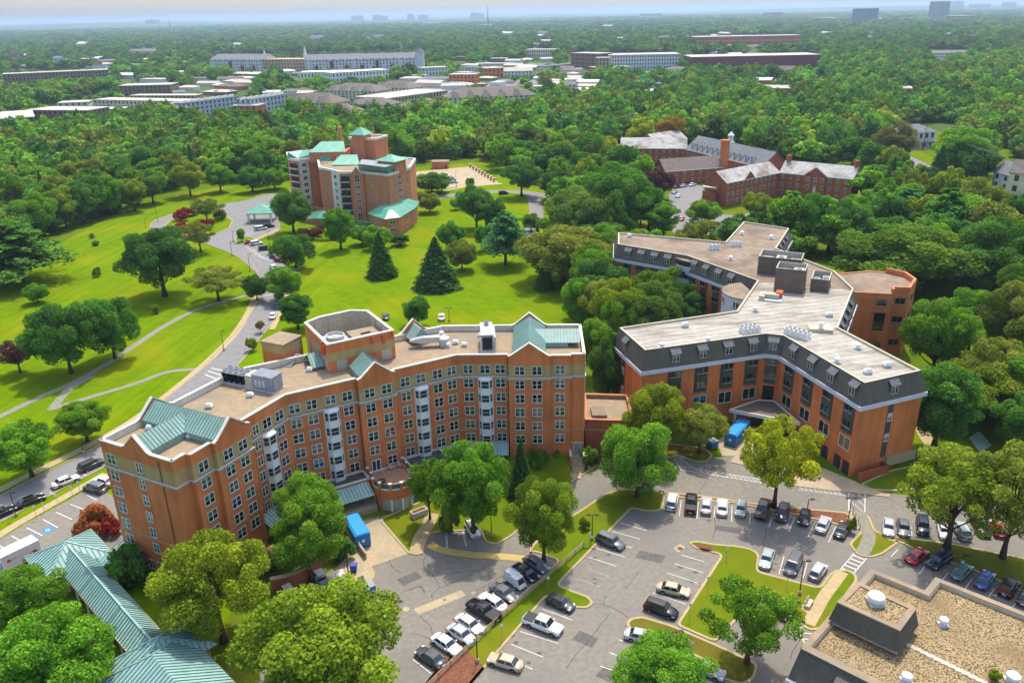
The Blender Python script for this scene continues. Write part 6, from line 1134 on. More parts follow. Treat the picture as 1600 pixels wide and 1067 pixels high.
def pine(seed,R=5,H=14,n=7000,leaf=.5):
    g=np.random.default_rng(seed); P_=[];N_=[];V_=[];C=[]
    nb=46
    for i in range(nb):
        f=.22+.76*i/nb; th=i*2.4+g.uniform(-.3,.3); L=R*(1-(f-.22)/.78)**.75*g.uniform(.7,1.1)+.5; z=H*f; e=np.array([math.cos(th)*L,math.sin(th)*L,z+.12*L]); C.append(e*np.array([.8,.8,1]))
        m_=n//nb; s=g.random(m_)**.6; c=np.array([0,0,z])+s[:,None]*(e-np.array([0,0,z]))+g.normal(size=(m_,3))*np.array([.16,.16,.07])*L*np.clip(.35+s[:,None],0,1); P_.append(c); N_.append(np.array([0,0,1.0])+g.normal(size=(m_,3))*.55); V_.append(np.clip(g.random()*.4+.6*g.random(m_),0,1))
    return quads_mesh('crown',np.concatenate(P_),np.concatenate(N_),leaf*g.uniform(.6,1.3,m_*nb),np.concatenate(V_),'leaf',1.3),np.array(C)
PROTO={}
def reg(k,crown,trunk,R,H):
    co=np.empty(len(crown.vertices)*3); crown.vertices.foreach_get('co',co); co=co.reshape(-1,3); R=float(np.percentile(np.hypot(co[:,0],co[:,1]),97.5)); H=float(np.percentile(co[:,2],99.5))
    PROTO.setdefault(k,[]).append((crown,trunk,R,H))
for i in range(5):
    c,C,_=broadleaf(100+i,5,11,1.7,90,.215,36000,lr=(.13,.27)); reg('oak',c,trunk_mesh(i,C,1.7,11,.3),5.2,11.2)
for i in range(3):
    c,C,_=broadleaf(130+i,5,9,1.0,80,.23,30000,lr=(.14,.28)); reg('round',c,trunk_mesh(i,C,1.0,9,.26),5.2,9.2)
for i in range(3):
    c,C,_=broadleaf(150+i,5,9.5,2.6,76,.22,17000,lr=(.10,.20)); reg('lacy',c,trunk_mesh(i,C,2.6,9.5,.26,14),5.1,9.8)
for i in range(2):
    c,C,_=broadleaf(170+i,3.2,12,1.2,64,.22,22000,lr=(.2,.36)); reg('tall',c,trunk_mesh(i,C,1.2,12,.25),3.4,12.2)
for i in range(2): c=conifer(200+i,3.2,10,.2,9000,.38); t=MB(); t.tube([(0,0,-.2),(0,0,9)],[.28,.05],7); reg('conifer',c,t.mesh('trunk','bark'),3.3,10)
for i in range(2): c,C=pine(220+i,5,13,9000,.52); t=MB(); t.tube([(0,0,-.2),(.1,.05,6),(0,0,12.6)],[.36,.25,.05],8); [t.tube([(0,0,C[k][2]-.4),tuple(C[k])],[.09,.03],4) for k in range(0,len(C),2)]; reg('pine',c,t.mesh('trunk','bark'),5.2,13)
for i in range(3):
    c,C,_=broadleaf(240+i,1.5,1.9,.05,14,.26,2400,lr=(.3,.45)); reg('shrub',c,trunk_mesh(i,C,.1,1.9,.06,5),1.6,2.0)
for i in range(3): # lighter versions for the woods further off
    c,C,_=broadleaf(300+i,5,11,1.2,40,.55,5000,lr=(.18,.34)); reg('wood',c,trunk_mesh(i,C,1.5,11,.3,3),5.2,11.2)
c=conifer(330,3.2,11,.2,2200,.7); t=MB(); t.tube([(0,0,-.2),(0,0,9)],[.28,.05],6); reg('woodc',c,t.mesh('trunk','bark'),3.4,11)
TINT=dict(mid=(0.138,0.282,0.026),bright=(.145,.29,.028),lime=(.205,.275,.024),yellow=(.34,.36,.02),dark=(0.090,0.216,0.036),deep=(0.070,0.162,0.036),blue=(0.090,0.228,0.090),olive=(0.198,0.240,0.041),purple=(0.106,0.046,0.067),red=(.30,.055,.045),coral=(.38,.15,.06),grey=(0.179,0.179,0.073),pale=(0.525,0.455,0.263))
_tn=0
def tree(base,ytop,wpx,kind,tint,label,name='broadleaf_tree',cat='tree',group=None,var=None,z0=0.0):
    global _tn; _tn+=1
    b=P(*base,z0); d=math.hypot(b.x,b.y); dist=math.sqrt(d*d+(CAM_H-4)**2); h=zat((b.x,b.y),ytop)-z0; R=(.88 if base[1]>480 else 1.02)*wpx*dist/FPX/2
    if kind!='shrub': h=max(h-R*(.28 if base[1]>480 else .1),2.0)      # the crown's far shoulder stands above its tip line
    cr_,tr_,pR,pH=PROTO[kind][(_tn if var is None else var)%len(PROTO[kind])]
    o=thing(name,label,cat,(b.x,b.y,z0),random.uniform(0,6.28),group,(R/pR,R/pR,h/pH))
    t=TINT[tint] if isinstance(tint,str) else tint; v=random.uniform(.9,1.1); t=tuple(a*v*random.uniform(.95,1.05) for a in t)
    put('trunk',tr_,o).location=(0,0,0); c=put('crown',cr_,o,color=t); c.location=(0,0,0); return o
NEAR=[
((350,1003),826,182,'oak','lime','big yellow-green maple between the teal gallery and the brick block'),
((520,1120),914,270,'oak','lime','large yellow-green maple crown at the bottom beside the car park','',),
((52,1003),884,118,'oak','mid','dark green tree left of the teal gallery behind the box truck'),
((98,1098),957,172,'oak','mid','broad green tree in the bottom left corner'),
((490,852),727,104,'oak','bright','bright green tree close to the brick wall above the brick garden wall'),
((487,908),772,132,'oak','bright','bright green tree by the curved brick garden wall and golf carts'),
((740,838),684,140,'oak','mid','large tree in front of the chevron facade beside the terrace'),
((850,878),734,116,'oak','lime','yellow-green tree on the grass strip above the fenced car row'),
((995,777),654,130,'round','bright','round bright green tree at the bend of the service drive'),
((1018,712),587,106,'oak','lime','olive-yellow tree before the left wing of the mansard building'),
((1092,708),628,104,'lacy','olive','lacy dull green tree behind the small blue dumpster'),
((1209,793),650,136,'lacy','yellow','bright yellow-green tree growing from the mulch strip above the parked cars'),
((1479,857),698,168,'lacy','lime','thin yellow-green tree over the parked row at right'),
((1566,872),690,150,'lacy','olive','dark-trunked olive tree at the right edge over the red car'),
((1458,702),558,116,'tall','dark','tall dark green tree beside the right end of the mansard building'),
((1167,1037),905,150,'lacy','bright','locust tree on the island beside the gravel-roofed building'),
((1035,1098),998,160,'oak','bright','bright green tree cut by the bottom edge'),
((672,812),716,70,'lacy','bright','slim light green tree right beside the round terrace'),
((258,463),353,102,'oak','deep','big dark oak standing alone on the left lawn'),
((342,470),416,84,'lacy','olive','low spreading olive tree near the park road bend'),
((314,394),348,52,'lacy','olive','small light tree between roundabout and lawn'),
((112,583),462,112,'round','dark','left of the dense dark clump beside the grey path'),
((180,560),456,90,'round','dark','right of the dense dark clump beside the grey path'),
((32,582),528,56,'lacy','purple','purple-leaved small tree at the left edge of the lawn'),
((36,443),343,112,'pine',(.085,.19,.04),'big layered pine on the left edge of the lawn'),
((60,473),444,32,'round','mid','small round sapling near the big pine'),
((137,690),622,82,'oak','mid','tree by the sidewalk left of the brick block'),
((50,744),652,96,'oak','bright','green tree near the left edge above the parked street cars'),
((402,469),431,38,'round','deep','small round dark tree where path and road meet'),
((443,471),417,56,'round','mid','pale green tree beside the road crossing'),
((466,514),453,60,'tall','dark','dark pyramidal tree beside the blue parked cars'),
((463,420),365,62,'round','dark','round dense tree right of the parking bays'),
((533,390),323,46,'tall','mid','upright tree in front of the tower white bay'),
((459,364),296,60,'oak','dark','dark tree left of the tower entrance wing'),
((597,432),360,48,'conifer','deep','dark cone-shaped conifer before the green-roofed pavilion'),
((683,449),368,72,'conifer','deep','broad dark evergreen on the middle lawn'),
((706,392),346,44,'round','dark','round evergreen behind the broad one on the middle lawn'),
((722,422),376,50,'round','olive','grey-green shrub tree right of the broad evergreen'),
((790,414),327,70,'pine','blue','blue-green pine in the middle of the rear lawn'),
((745,358),286,58,'oak','dark','dark dense tree left of the blue-green pine top'),
((772,368),310,44,'tall','deep','dark tree just behind the blue-green pine'),
((851,452),399,32,'conifer','deep','small dark conifer at the edge of the rear lawn'),
((880,442),350,144,'round','olive','very wide yellow-olive spreading tree behind the small conifer'),
((905,378),294,108,'round',(.13,.22,.05),'large pale frosted tree above the spreading olive tree'),
((968,366),250,108,'oak','dark','huge dark tree left of the brick hospital'),
((815,307),246,62,'oak','dark','dark tree left of two by the rear drive'),
((868,314),264,62,'oak','deep','dark tree right of two by the rear drive'),
((653,509),459,50,'tall','dark','dark tree poking up behind the brick block roof'),
((1028,312),262,48,'round','purple','purple beech beside the hospital car park'),
((1035,372),316,50,'tall','mid','pointed green tree behind the flat brown roof wing'),
((1096,350),312,54,'round','bright','bright round tree in the hospital car park island'),
((1103,376),344,52,'lacy','olive','low olive tree beside the hospital drive'),
((950,262),212,30,'tall','yellow','yellow tree at the left end of the hospital'),
((1002,232),184,44,'oak','yellow','yellow-green tree above the left hospital wing'),
((1046,236),180,44,'tall',(.26,.17,.03),'orange-tinged tree above the hospital chimney'),
((1395,262),188,58,'oak','grey','brownish tree beside the white porch house'),
((1383,262),228,28,'round','deep','small dark tree by the red parked car'),
((1465,280),225,34,'conifer','deep','dark drooping spruce on the right street'),
((1500,272),196,74,'oak','bright','bright broad tree right of the white porch house'),
((1520,368),275,66,'oak','olive','olive-yellow tree on the near side of the right street'),
((1470,390),290,70,'pine','dark','dark pine before the right street'),
((1410,372),290,70,'pine','blue','blue-green pine right of the hospital'),
((1230,388),296,60,'pine','mid','soft green pine in front of the hospital gable'),
((1270,392),300,64,'oak','dark','dark tree in the row before the hospital, left of pair'),
((1315,396),306,68,'oak','dark','dark tree in the row before the hospital, right of pair'),
((1350,352),296,60,'oak','bright','bright tree at the right corner of the hospital'),
((1182,345),300,46,'round','lime','yellow-green tree under the hospital facade'),
((1395,455),346,210,'oak',(.105,.19,.024),'very wide tree mass behind the round brick annex'),
((1552,462),338,116,'oak','dark','big dark tree at the right edge above the side lawn'),
((1455,590),452,110,'oak','mid','tree right of the brick annex'),
((1510,560),440,100,'oak','mid','mid-green tree behind the parked right row, left of the edge'),
((1575,575),430,110,'oak','olive','olive tree at the right edge of the side garden'),
((1548,640),520,110,'lacy','olive','thin olive tree above the green court'),
((1600,660),540,110,'oak','mid','green tree cut by the right edge'),
((1160,398),352,46,'shrub','mid','low shrub below the far mansard wing'),
((935,476),392,80,'round','mid','round tree left of the far mansard wing, top of the clump'),
((1000,470),400,84,'oak','bright','bright tree in the clump before the far mansard wing'),
((1062,500),428,92,'oak','bright','bright tree before the white rounded bay'),
((905,520),428,74,'oak','mid','left outer tree of the clump behind the brick block'),
((965,552),446,90,'oak','bright','bright tree in the middle of the clump behind the brick block'),
((1030,545),462,86,'oak','mid','right lower tree of the clump before the mansard roof'),
((928,590),492,76,'oak','mid','dark tree squeezed between the two big blocks'),
((950,640),520,66,'oak','deep','shaded tree in the gap above the brick link'),
((986,532),470,60,'conifer','mid','pointed tree inside the clump before the mansard roof'),
]
NEAR+=[((60,376),300,60,'oak','bright','bright tree at the left wood edge nearest the pine'),((105,356),290,50,'oak','lime','yellow-green tree in front of the left wood edge'),((148,342),284,46,'lacy','bright','thin bright tree in front of the left wood edge'),((182,334),272,44,'oak','bright','bright tree at the wood edge left of the roundabout'),((212,330),278,36,'tall','lime','slim yellow-green tree at the wood edge left of the roundabout'),((240,318),262,44,'oak','bright','bright tree above the left end of the roundabout'),((298,306),250,48,'oak','lime','big yellow-green tree behind the roundabout'),((345,300),255,40,'oak','mid','green tree behind the roundabout right of the yellow-green one'),((395,300),258,44,'oak','dark','dark tree behind the porch'),((430,296),262,40,'round','mid','round tree left of the tower rear'),((690,300),272,30,'round','mid','small round tree at the concrete deck edge'),((760,392),350,34,'round','dark','dark shrub tree at the foot of the blue-green pine')]
for t in NEAR:
    nm={'conifer':'conifer_tree','pine':'pine_tree','shrub':'garden_shrub'}.get(t[3],'broadleaf_tree'); tree(t[0],t[1],t[2],t[3],t[4],t[5],nm,'shrub' if t[3]=='shrub' else 'tree')
for base,yt,w_,k,ti,l in (((815,778),680,52,'conifer','deep','dark spruce close to the chevron facade'),((775,760),715,46,'conifer','blue','blue-green evergreen left of the dark spruce'),((205,912),860,72,'shrub','dark','dense dark yew bush at the foot of the brick end wall'),((150,838),794,62,'shrub','coral','coral-red flowering crepe myrtle beside the gallery'),((175,835),810,34,'shrub','red','red flowering shrub at the corner of the brick block'),((920,728),700,32,'shrub','bright','clipped round hedge ball by the entrance walk'),((866,722),695,34,'shrub','mid','green shrub under the windows right of the spruce'),((842,735),702,40,'shrub','mid','larger shrub right of the spruce'),((878,700),682,16,'shrub','dark','small dark shrub by the entrance steps'),((425,893),855,44,'shrub','pale','cream flowering shrub behind the brick garden wall'),((540,872),838,36,'shrub','dark','dark shrub beside the dock ramp'),((702,830),790,36,'shrub','olive','olive shrub at the end of the terrace walk'),((912,826),808,22,'shrub','olive','low shrub by the fence top on the grass strip'),((325,357),342,22,'shrub','red','red bush on the roundabout island, left of middle'),((308,360),350,20,'shrub','red','red bush on the roundabout island, nearest the road'),((285,345),328,22,'shrub','red','red bush behind the roundabout'),((295,338),324,26,'shrub','red','dark red bush behind the roundabout beside the spreading tree'),((324,346),310,48,'lacy','olive','olive spreading tree on the roundabout island'),((345,342),326,22,'shrub','olive','brown-green bush on the roundabout island'),((282,357),348,18,'shrub','red','bright red bush at the left end of the roundabout'),((150,384),376,10,'shrub','mid','tiny bush alone on the left lawn'),((145,372),365,9,'shrub','mid','smaller tiny bush on the left lawn edge'),((152,432),418,12,'shrub','mid','thin sapling on the left lawn'),((243,490),476,14,'shrub','olive','thin sapling below the lone oak'),((205,528),512,12,'shrub','olive','thin sapling near the dark clump'),((425,397),384,14,'shrub','lime','small bush beside the parking bays'),((378,378),357,13,'tall','mid','young sapling on the bay peninsula'),((394,548),526,20,'round','lime','small yellow-green tree behind the brick block'),((408,520),500,18,'lacy','grey','bare-looking small tree behind the brick block'),((672,332),300,36,'round','olive','spreading tree right of the pavilion'),((712,328),310,18,'round','bright','small bright tree beside the rear road'),((675,302),268,60,'oak','dark','dark tree between tower and concrete deck'),((592,388),352,44,'round','mid','green tree in front of the tower lower roof'),((566,382),352,36,'round','mid','bush under the tower arched bay'),((488,372),357,36,'shrub',(.16,.05,.05),'pinkish shrub beside the tower entrance wing'),((625,384),366,30,'round','deep','dark round bush before the corner pavilion'),((655,316),300,16,'round','mid','round shrub at the pavilion wall'),((830,362),332,30,'tall','mid','pale narrow tree by the rear drive'),((850,366),340,32,'lacy','mid','thin pale tree by the rear drive'),((840,386),350,18,'conifer','deep','narrow dark conifer beside the rear drive'),((735,292),278,14,'shrub','mid','low shrub by the deck corner'),((1553,1062),1048,18,'shrub','lime','green weed tuft growing on the gravel roof'),((1330,832),808,14,'shrub','lime','small yellow-green bush on the mulch strip'),((22,955),938,26,'shrub',(.40,.22,.03),'yellow flower bed at the left edge')):
    z0=7.45 if 'gravel roof' in l else 0.0
    nm={'conifer':'conifer_tree','shrub':'garden_shrub'}.get(k,'small_tree'); tree(base,yt,w_,k,ti,l,nm,'shrub' if k=='shrub' else 'tree',z0=z0)
# hedge ring by the tower entrance
hp=spline([P2(*p) for p in ((470,362),(468,370),(480,375),(505,377),(522,375))],5); c_=[]
for i in range(1800): q=Vector(random.choice(hp)); c_.append((q.x+random.uniform(-1.0,1.0),q.y+random.uniform(-1,1),random.uniform(.1,1.3)))
c_=np.array(c_); me=quads_mesh('foliage',c_-np.array([hp[5][0],hp[5][1],0]),RNG.normal(size=c_.shape)+np.array([0,0,.8]),np.full(len(c_),.45),RNG.random(len(c_))); o=thing('clipped_hedge','curved clipped green hedge before the tower entrance wing','hedge',(hp[5][0],hp[5][1],0)); put('foliage',me,o,color=TINT['bright']).location=(0,0,0)
# ---------------------------------------------------------------- woods: the nearest trees are things, the rest one mass
def vin(X,Y,poly):
    c=np.zeros(len(X),bool); n=len(poly); j=n-1
    for i in range(n):
        xi,yi=poly[i]; xj,yj=poly[j]; dy=yj-yi if yj!=yi else 1e-9
        c^=((yi>Y)!=(yj>Y))&(X<(xj-xi)*(Y-yi)/dy+xi); j=i
    return c
WOODS=[([(-260,40),(450,30),(455,258),(425,290),(330,280),(250,302),(205,330),(130,350),(60,378),(10,415),(-60,470),(-260,480)],'tree in the dense wood beyond the left lawn'),
 ([(450,20),(900,20),(1010,225),(945,250),(850,250),(800,262),(748,251),(690,253),(645,258),(600,285),(540,262),(440,285)],'tree in the wood behind the green-roofed tower'),
 ([(900,20),(1760,0),(1800,250),(1480,190),(1405,195),(1370,222),(1360,300),(1345,268),(1180,240),(1110,222),(1010,228)],'tree in the suburban wood above the hospital'),
 ([(1120,402),(1190,376),(1345,382),(1400,345),(1490,318),(1640,372),(1800,450),(1800,560),(1600,548),(1480,440),(1340,420)],'tree in the grove right of the hospital'),
 ([(1480,215),(1560,230),(1640,260),(1800,300),(1800,250),(1480,190)],'tree behind the houses on the right street'),
 ([(745,250),(850,245),(945,252),(1010,262),(1015,330),(960,350),(900,300),(830,285),(790,270)],'tree in the thicket left of the hospital'),
 ([(852,300),(900,290),(960,300),(1012,332),(1020,372),(965,398),(935,396),(905,352),(862,335)],'tree in the belt between the rear lawn and the hospital'),
 ([(1462,238),(1500,222),(1565,245),(1545,300),(1505,284),(1472,262)],'tree beside the houses on the right street'),
 ([(1352,280),(1400,274),(1440,288),(1478,312),(1462,332),(1400,335),(1352,325)],'tree between the hospital and the right street'),
 ([(1575,238),(1800,295),(1800,335),(1650,300),(1600,262)],'tree behind the pale yellow house'),
 ([(885,420),(960,392),(1020,400),(1100,440),(1098,520),(1030,545),(960,560),(915,600),(905,540),(888,480)],'tree in the thick clump before the far mansard wing'),
 ([(690,232),(745,250),(790,262),(800,240),(760,228)],'tree behind the garage deck'),
 ([(-200,560),(0,520),(0,470),(-60,470),(-260,480)],'tree at the left edge beyond the pine'),
 ([(1470,620),(1560,590),(1800,600),(1800,780),(1620,740),(1500,700)],'tree in the garden right of the mansard building')]
EXC=[[(0,112),(180,108),(180,140),(0,150)],[(0,182),(75,178),(75,222),(0,226)],[(45,170),(190,160),(190,204),(45,206)],[(90,150),(310,145),(310,192),(90,190)],[(185,132),(272,130),(272,158),(185,158)],[(268,155),(460,148),(458,200),(268,204)],[(450,132),(610,126),(700,148),(640,196),(500,195),(452,184)],[(600,125),(850,134),(850,178),(700,184),(600,176)],[(326,86),(668,80),(668,119),(326,119)],[(465,108),(612,108),(612,136),(465,138)],[(655,100),(905,98),(905,126),(860,132),(760,145),(690,146),(655,140)],[(818,78),(868,78),(868,98),(818,98)],[(885,84),(1065,84),(1065,124),(885,124)],[(1075,86),(1285,86),(1285,118),(1075,120)],[(1082,55),(1255,55),(1255,78),(1082,78)],[(1210,104),(1242,104),(1242,132),(1210,132)],[(1445,78),(1515,78),(1515,96),(1445,96)],[(1222,160),(1258,160),(1258,182),(1222,182)],[(945,232),(1010,226),(1110,224),(1200,250),(1335,272),(1350,320),(1090,330),(1040,300),(950,275)],[(1398,195),(1472,195),(1488,285),(1392,276)],[(196,76),(246,76),(246,92),(196,92)],[(115,64),(136,64),(136,82),(115,82)],[(445,292),(640,292),(668,372),(450,382)],[(634,257),(745,252),(790,280),(700,297),(640,297)],[(1330,222),(1400,228),(1480,285),(1620,352),(1620,375),(1480,315),(1340,270)],[(1540,252),(1660,255),(1660,345),(1540,335)],[(1326,13),(1362,13),(1362,40),(1326,40)],[(1444,2),(1474,2),(1474,38),(1444,38)],[(1480,192),(1500,192),(1500,240),(1470,240)]]
def scatter(d0,d1,sp,jit=.42):
    xs=np.arange(-d1*.72,d1*.72,sp); ys=np.arange(max(d0*.75,60),d1,sp); X,Y=np.meshgrid(xs,ys); X=X.ravel()+RNG.uniform(-jit,jit,X.size)*sp; Y=Y.ravel()+RNG.uniform(-jit,jit,Y.size)*sp
    r=np.hypot(X,Y); k=(r>=d0)&(r<d1)&(np.abs(X)<Y*.72+12); X,Y=X[k],Y[k]
    Rm=np.array([_R,_U,_F]); v=np.stack([X,Y,np.full(len(X),-CAM_H)],1)@Rm.T; return X,Y,800+FPX*v[:,0]/v[:,2],533.5-FPX*v[:,1]/v[:,2]
ind=[]; rest=[]
tin=np.array([TINT['mid'],TINT['dark'],TINT['bright'],TINT['olive'],TINT['deep'],(.12,.21,.022),(.095,.17,.03),TINT['lime'],TINT['blue']]); tp=np.array([.2,.2,.12,.10,.08,.14,.10,.05,.01]); tp/=tp.sum()
for d0,d1,sp,h0 in ((60,420,10.2,13.5),(420,800,10.8,14.5),(800,1500,12,14),(1500,2800,15,13.5),(2800,5200,28,15),(5200,13000,75,18)):
    X,Y,U,V=scatter(d0,d1,sp); W_=np.full(len(X),-1)
    for wi,(pl,_) in enumerate(WOODS): W_[(W_<0)&vin(U,V,pl)]=wi
    ok=W_>=0
    small=np.zeros(len(X),bool); keepr=RNG.random(len(X))<.5
    for ei,e in enumerate(EXC):
        q_=vin(U,V,e)
        if ei<11 and d0<2800: small|=q_&keepr; ok&=~(q_&~keepr)
        else: ok&=~q_
    for xa,xb,ya,yb in HOUSE_SPOTS: ok&=~((U>xa-2)&(U<xb+2)&(V>ya)&(V<yb))
    # clearings: fields and streets between the groves
    nz=np.sin(X*.011+1.3)*np.cos(Y*.009+.4)+.6*np.sin(X*.023+Y*.017); ok&=~((nz>1.18)&(d0>700))
    for x,y,wi,u_,v_,sm_ in zip(X[ok],Y[ok],W_[ok],U[ok],V[ok],small[ok]): k_=.42 if sm_ else 1.0; (ind if d0<700 else rest).append((x,y,k_*h0*RNG.uniform(.62,1.38),k_**.5*min(sp,15)*.62*RNG.uniform(.72,1.5) if sm_ else sp*.62*RNG.uniform(.72,1.5),wi,u_,v_))
ind.sort(key=lambda a:math.hypot(a[0],a[1])); vis=[a for a in ind if -30<a[5]<1630]; near300=vis[:290]; near300=vis[:298]; s300=set(id(a) for a in near300); rest=[a for a in ind if id(a) not in s300]+rest
QB={}
for wi in range(len(WOODS)):
    l=[a for a in near300 if a[4]==wi]
    if l: QB[wi]=(np.quantile([math.hypot(a[0],a[1]) for a in l],[.25,.5,.75]),np.quantile([a[5] for a in l],[.25,.5,.75]))
for x,y,h,R,wi,u_,v_ in near300:
    spot=('front','near','inner','rear')[int(np.searchsorted(QB[wi][0],math.hypot(x,y)))]+'-'+('far-left','left','right','far-right')[int(np.searchsorted(QB[wi][1],u_))]
    size='tall ' if h>14 else 'low ' if h<9.5 else ''
    k='woodc' if RNG.random()<.08 else ('wood' if math.hypot(x,y)>260 else 'oak'); cr_,tr_,pR,pH=random.choice(PROTO[k]); tn=tin[RNG.choice(len(tin),p=tp)] if k!='woodc' else np.array(TINT['deep'])
    if wi==0 and math.hypot(x,y)<330 and RNG.random()<.35: tn=np.array(TINT['lime'])
    R=max(R,3.2) if k!='woodc' else 2.8
    shade='yellow-green' if tn[0]>.2 else 'bright green' if tn[1]>.28 else 'dark green' if tn[1]<.13 else 'olive green' if tn[0]>.14 else 'mid-green'
    o=thing('woodland_tree',spot+' '+size+shade+' '+WOODS[wi][1] if k!='woodc' else spot+' dark pointed '+WOODS[wi][1],'tree',(x,y,0),random.uniform(0,6.28),'trees of: '+WOODS[wi][1].replace('tree ',''),(R*1.05/pR,R*1.05/pR,h/pH)); put('trunk',tr_,o).location=(0,0,0); v=random.uniform(.8,1.2); put('crown',cr_,o,color=tuple(tn*v)).location=(0,0,0)
# far mass: real low-detail trees instanced on points
FT=[]
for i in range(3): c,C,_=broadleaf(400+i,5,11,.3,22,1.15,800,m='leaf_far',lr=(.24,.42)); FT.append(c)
def far_wood(name,label,lst,me,src_loc):
    src=thing('woodland_tree',label,'tree',src_loc,group='far trees at the wood edge'); c=put('crown',me,src,color=TINT['mid']); c.location=(0,0,0); put('trunk',PROTO['wood'][0][1],src).location=(0,0,0); c.material_slots[0].link='OBJECT'; c.material_slots[0].material=M['leaf']
    pm=bpy.data.meshes.new(name); a=np.array([(x,y,0) for x,y,*_ in lst],dtype=np.float64); pm.vertices.add(len(a)); pm.vertices.foreach_set('co',a.ravel())
    sc=pm.attributes.new('sc','FLOAT_VECTOR','POINT'); sc.data.foreach_set('vector',np.array([(R/5.2,R/5.2,h/11.2) for _,_,h,R,*_ in lst],dtype=np.float32).ravel())
    ro=pm.attributes.new('ro','FLOAT','POINT'); ro.data.foreach_set('value',RNG.uniform(0,6.28,len(a)).astype(np.float32))
    dd=np.hypot(a[:,0],a[:,1])[:,None]; tt=np.where(dd>1500,.78,1.05)*tin[RNG.choice(len(tin),len(a),p=tp)]*RNG.uniform(.65,1.35,(len(a),1)); ti=pm.attributes.new('tint','FLOAT_COLOR','POINT'); ti.data.foreach_set('color',np.concatenate([tt,np.ones((len(a),1))],1).astype(np.float32).ravel()); pm.update()  # random leaf tints; farthest trees darkened in colour to stand in for cloud shade
    ob=bpy.data.objects.new(name,pm); COL.objects.link(ob); tag(ob,label.replace('leafy tree','mass of trees'),'woodland',kind='stuff')
    g=bpy.data.node_groups.new(name,'GeometryNodeTree'); g.interface.new_socket('Geometry',in_out='INPUT',socket_type='NodeSocketGeometry'); g.interface.new_socket('Geometry',in_out='OUTPUT',socket_type='NodeSocketGeometry'); N=g.nodes.new; L=g.links.new
    gi,go=N('NodeGroupInput'),N('NodeGroupOutput'); ip=N('GeometryNodeInstanceOnPoints'); oi=N('GeometryNodeObjectInfo'); oi.inputs['Object'].default_value=c; oi.transform_space='ORIGINAL'; oi.inputs['As Instance'].default_value=True
    A1=N('GeometryNodeInputNamedAttribute'); A1.data_type='FLOAT_VECTOR'; A1.inputs['Name'].default_value='sc'; A2=N('GeometryNodeInputNamedAttribute'); A2.data_type='FLOAT'; A2.inputs['Name'].default_value='ro'; cx_=N('ShaderNodeCombineXYZ'); L(A2.outputs['Attribute'],cx_.inputs['Z'])
    er=N('FunctionNodeEulerToRotation'); L(cx_.outputs[0],er.inputs[0]); mp=N('GeometryNodeMeshToPoints'); L(gi.outputs[0],mp.inputs[0]); L(mp.outputs[0],ip.inputs['Points']); L(oi.outputs['Geometry'],ip.inputs['Instance']); L(er.outputs[0],ip.inputs['Rotation']); L(A1.outputs['Attribute'],ip.inputs['Scale'])
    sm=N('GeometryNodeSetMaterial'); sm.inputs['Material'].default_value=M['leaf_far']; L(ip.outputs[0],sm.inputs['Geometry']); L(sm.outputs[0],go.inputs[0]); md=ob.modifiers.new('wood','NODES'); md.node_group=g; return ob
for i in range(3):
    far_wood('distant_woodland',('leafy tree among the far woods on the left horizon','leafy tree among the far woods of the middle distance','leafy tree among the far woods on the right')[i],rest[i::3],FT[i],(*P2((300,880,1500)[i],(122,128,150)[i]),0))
print('TREES',len(near300),len(rest))
# distant rolling hills under woods
hm=MB(); nx,ny=90,16
for j in range(ny):
    for i in range(nx):
        y=6000+26000*(j/(ny-1))**1.5; x=(i/(nx-1)-.5)*1.7*y*1.1; z=-2+(30*(math.sin(x*.00041+y*.0003)+math.sin(x*.0009+1.7)*.6+math.sin(y*.0007+2)*.5)+22)*min(1,(y-6000)/7000); hm.v.append((x,y,min(max(z,-3),72)))
for j in range(ny-1):
    for i in range(nx-1): hm.f.append([j*nx+i,j*nx+i+1,(j+1)*nx+i+1,(j+1)*nx+i]); hm.m.append(0)
struct(hm.build('hills','wood_floor',smooth=True))
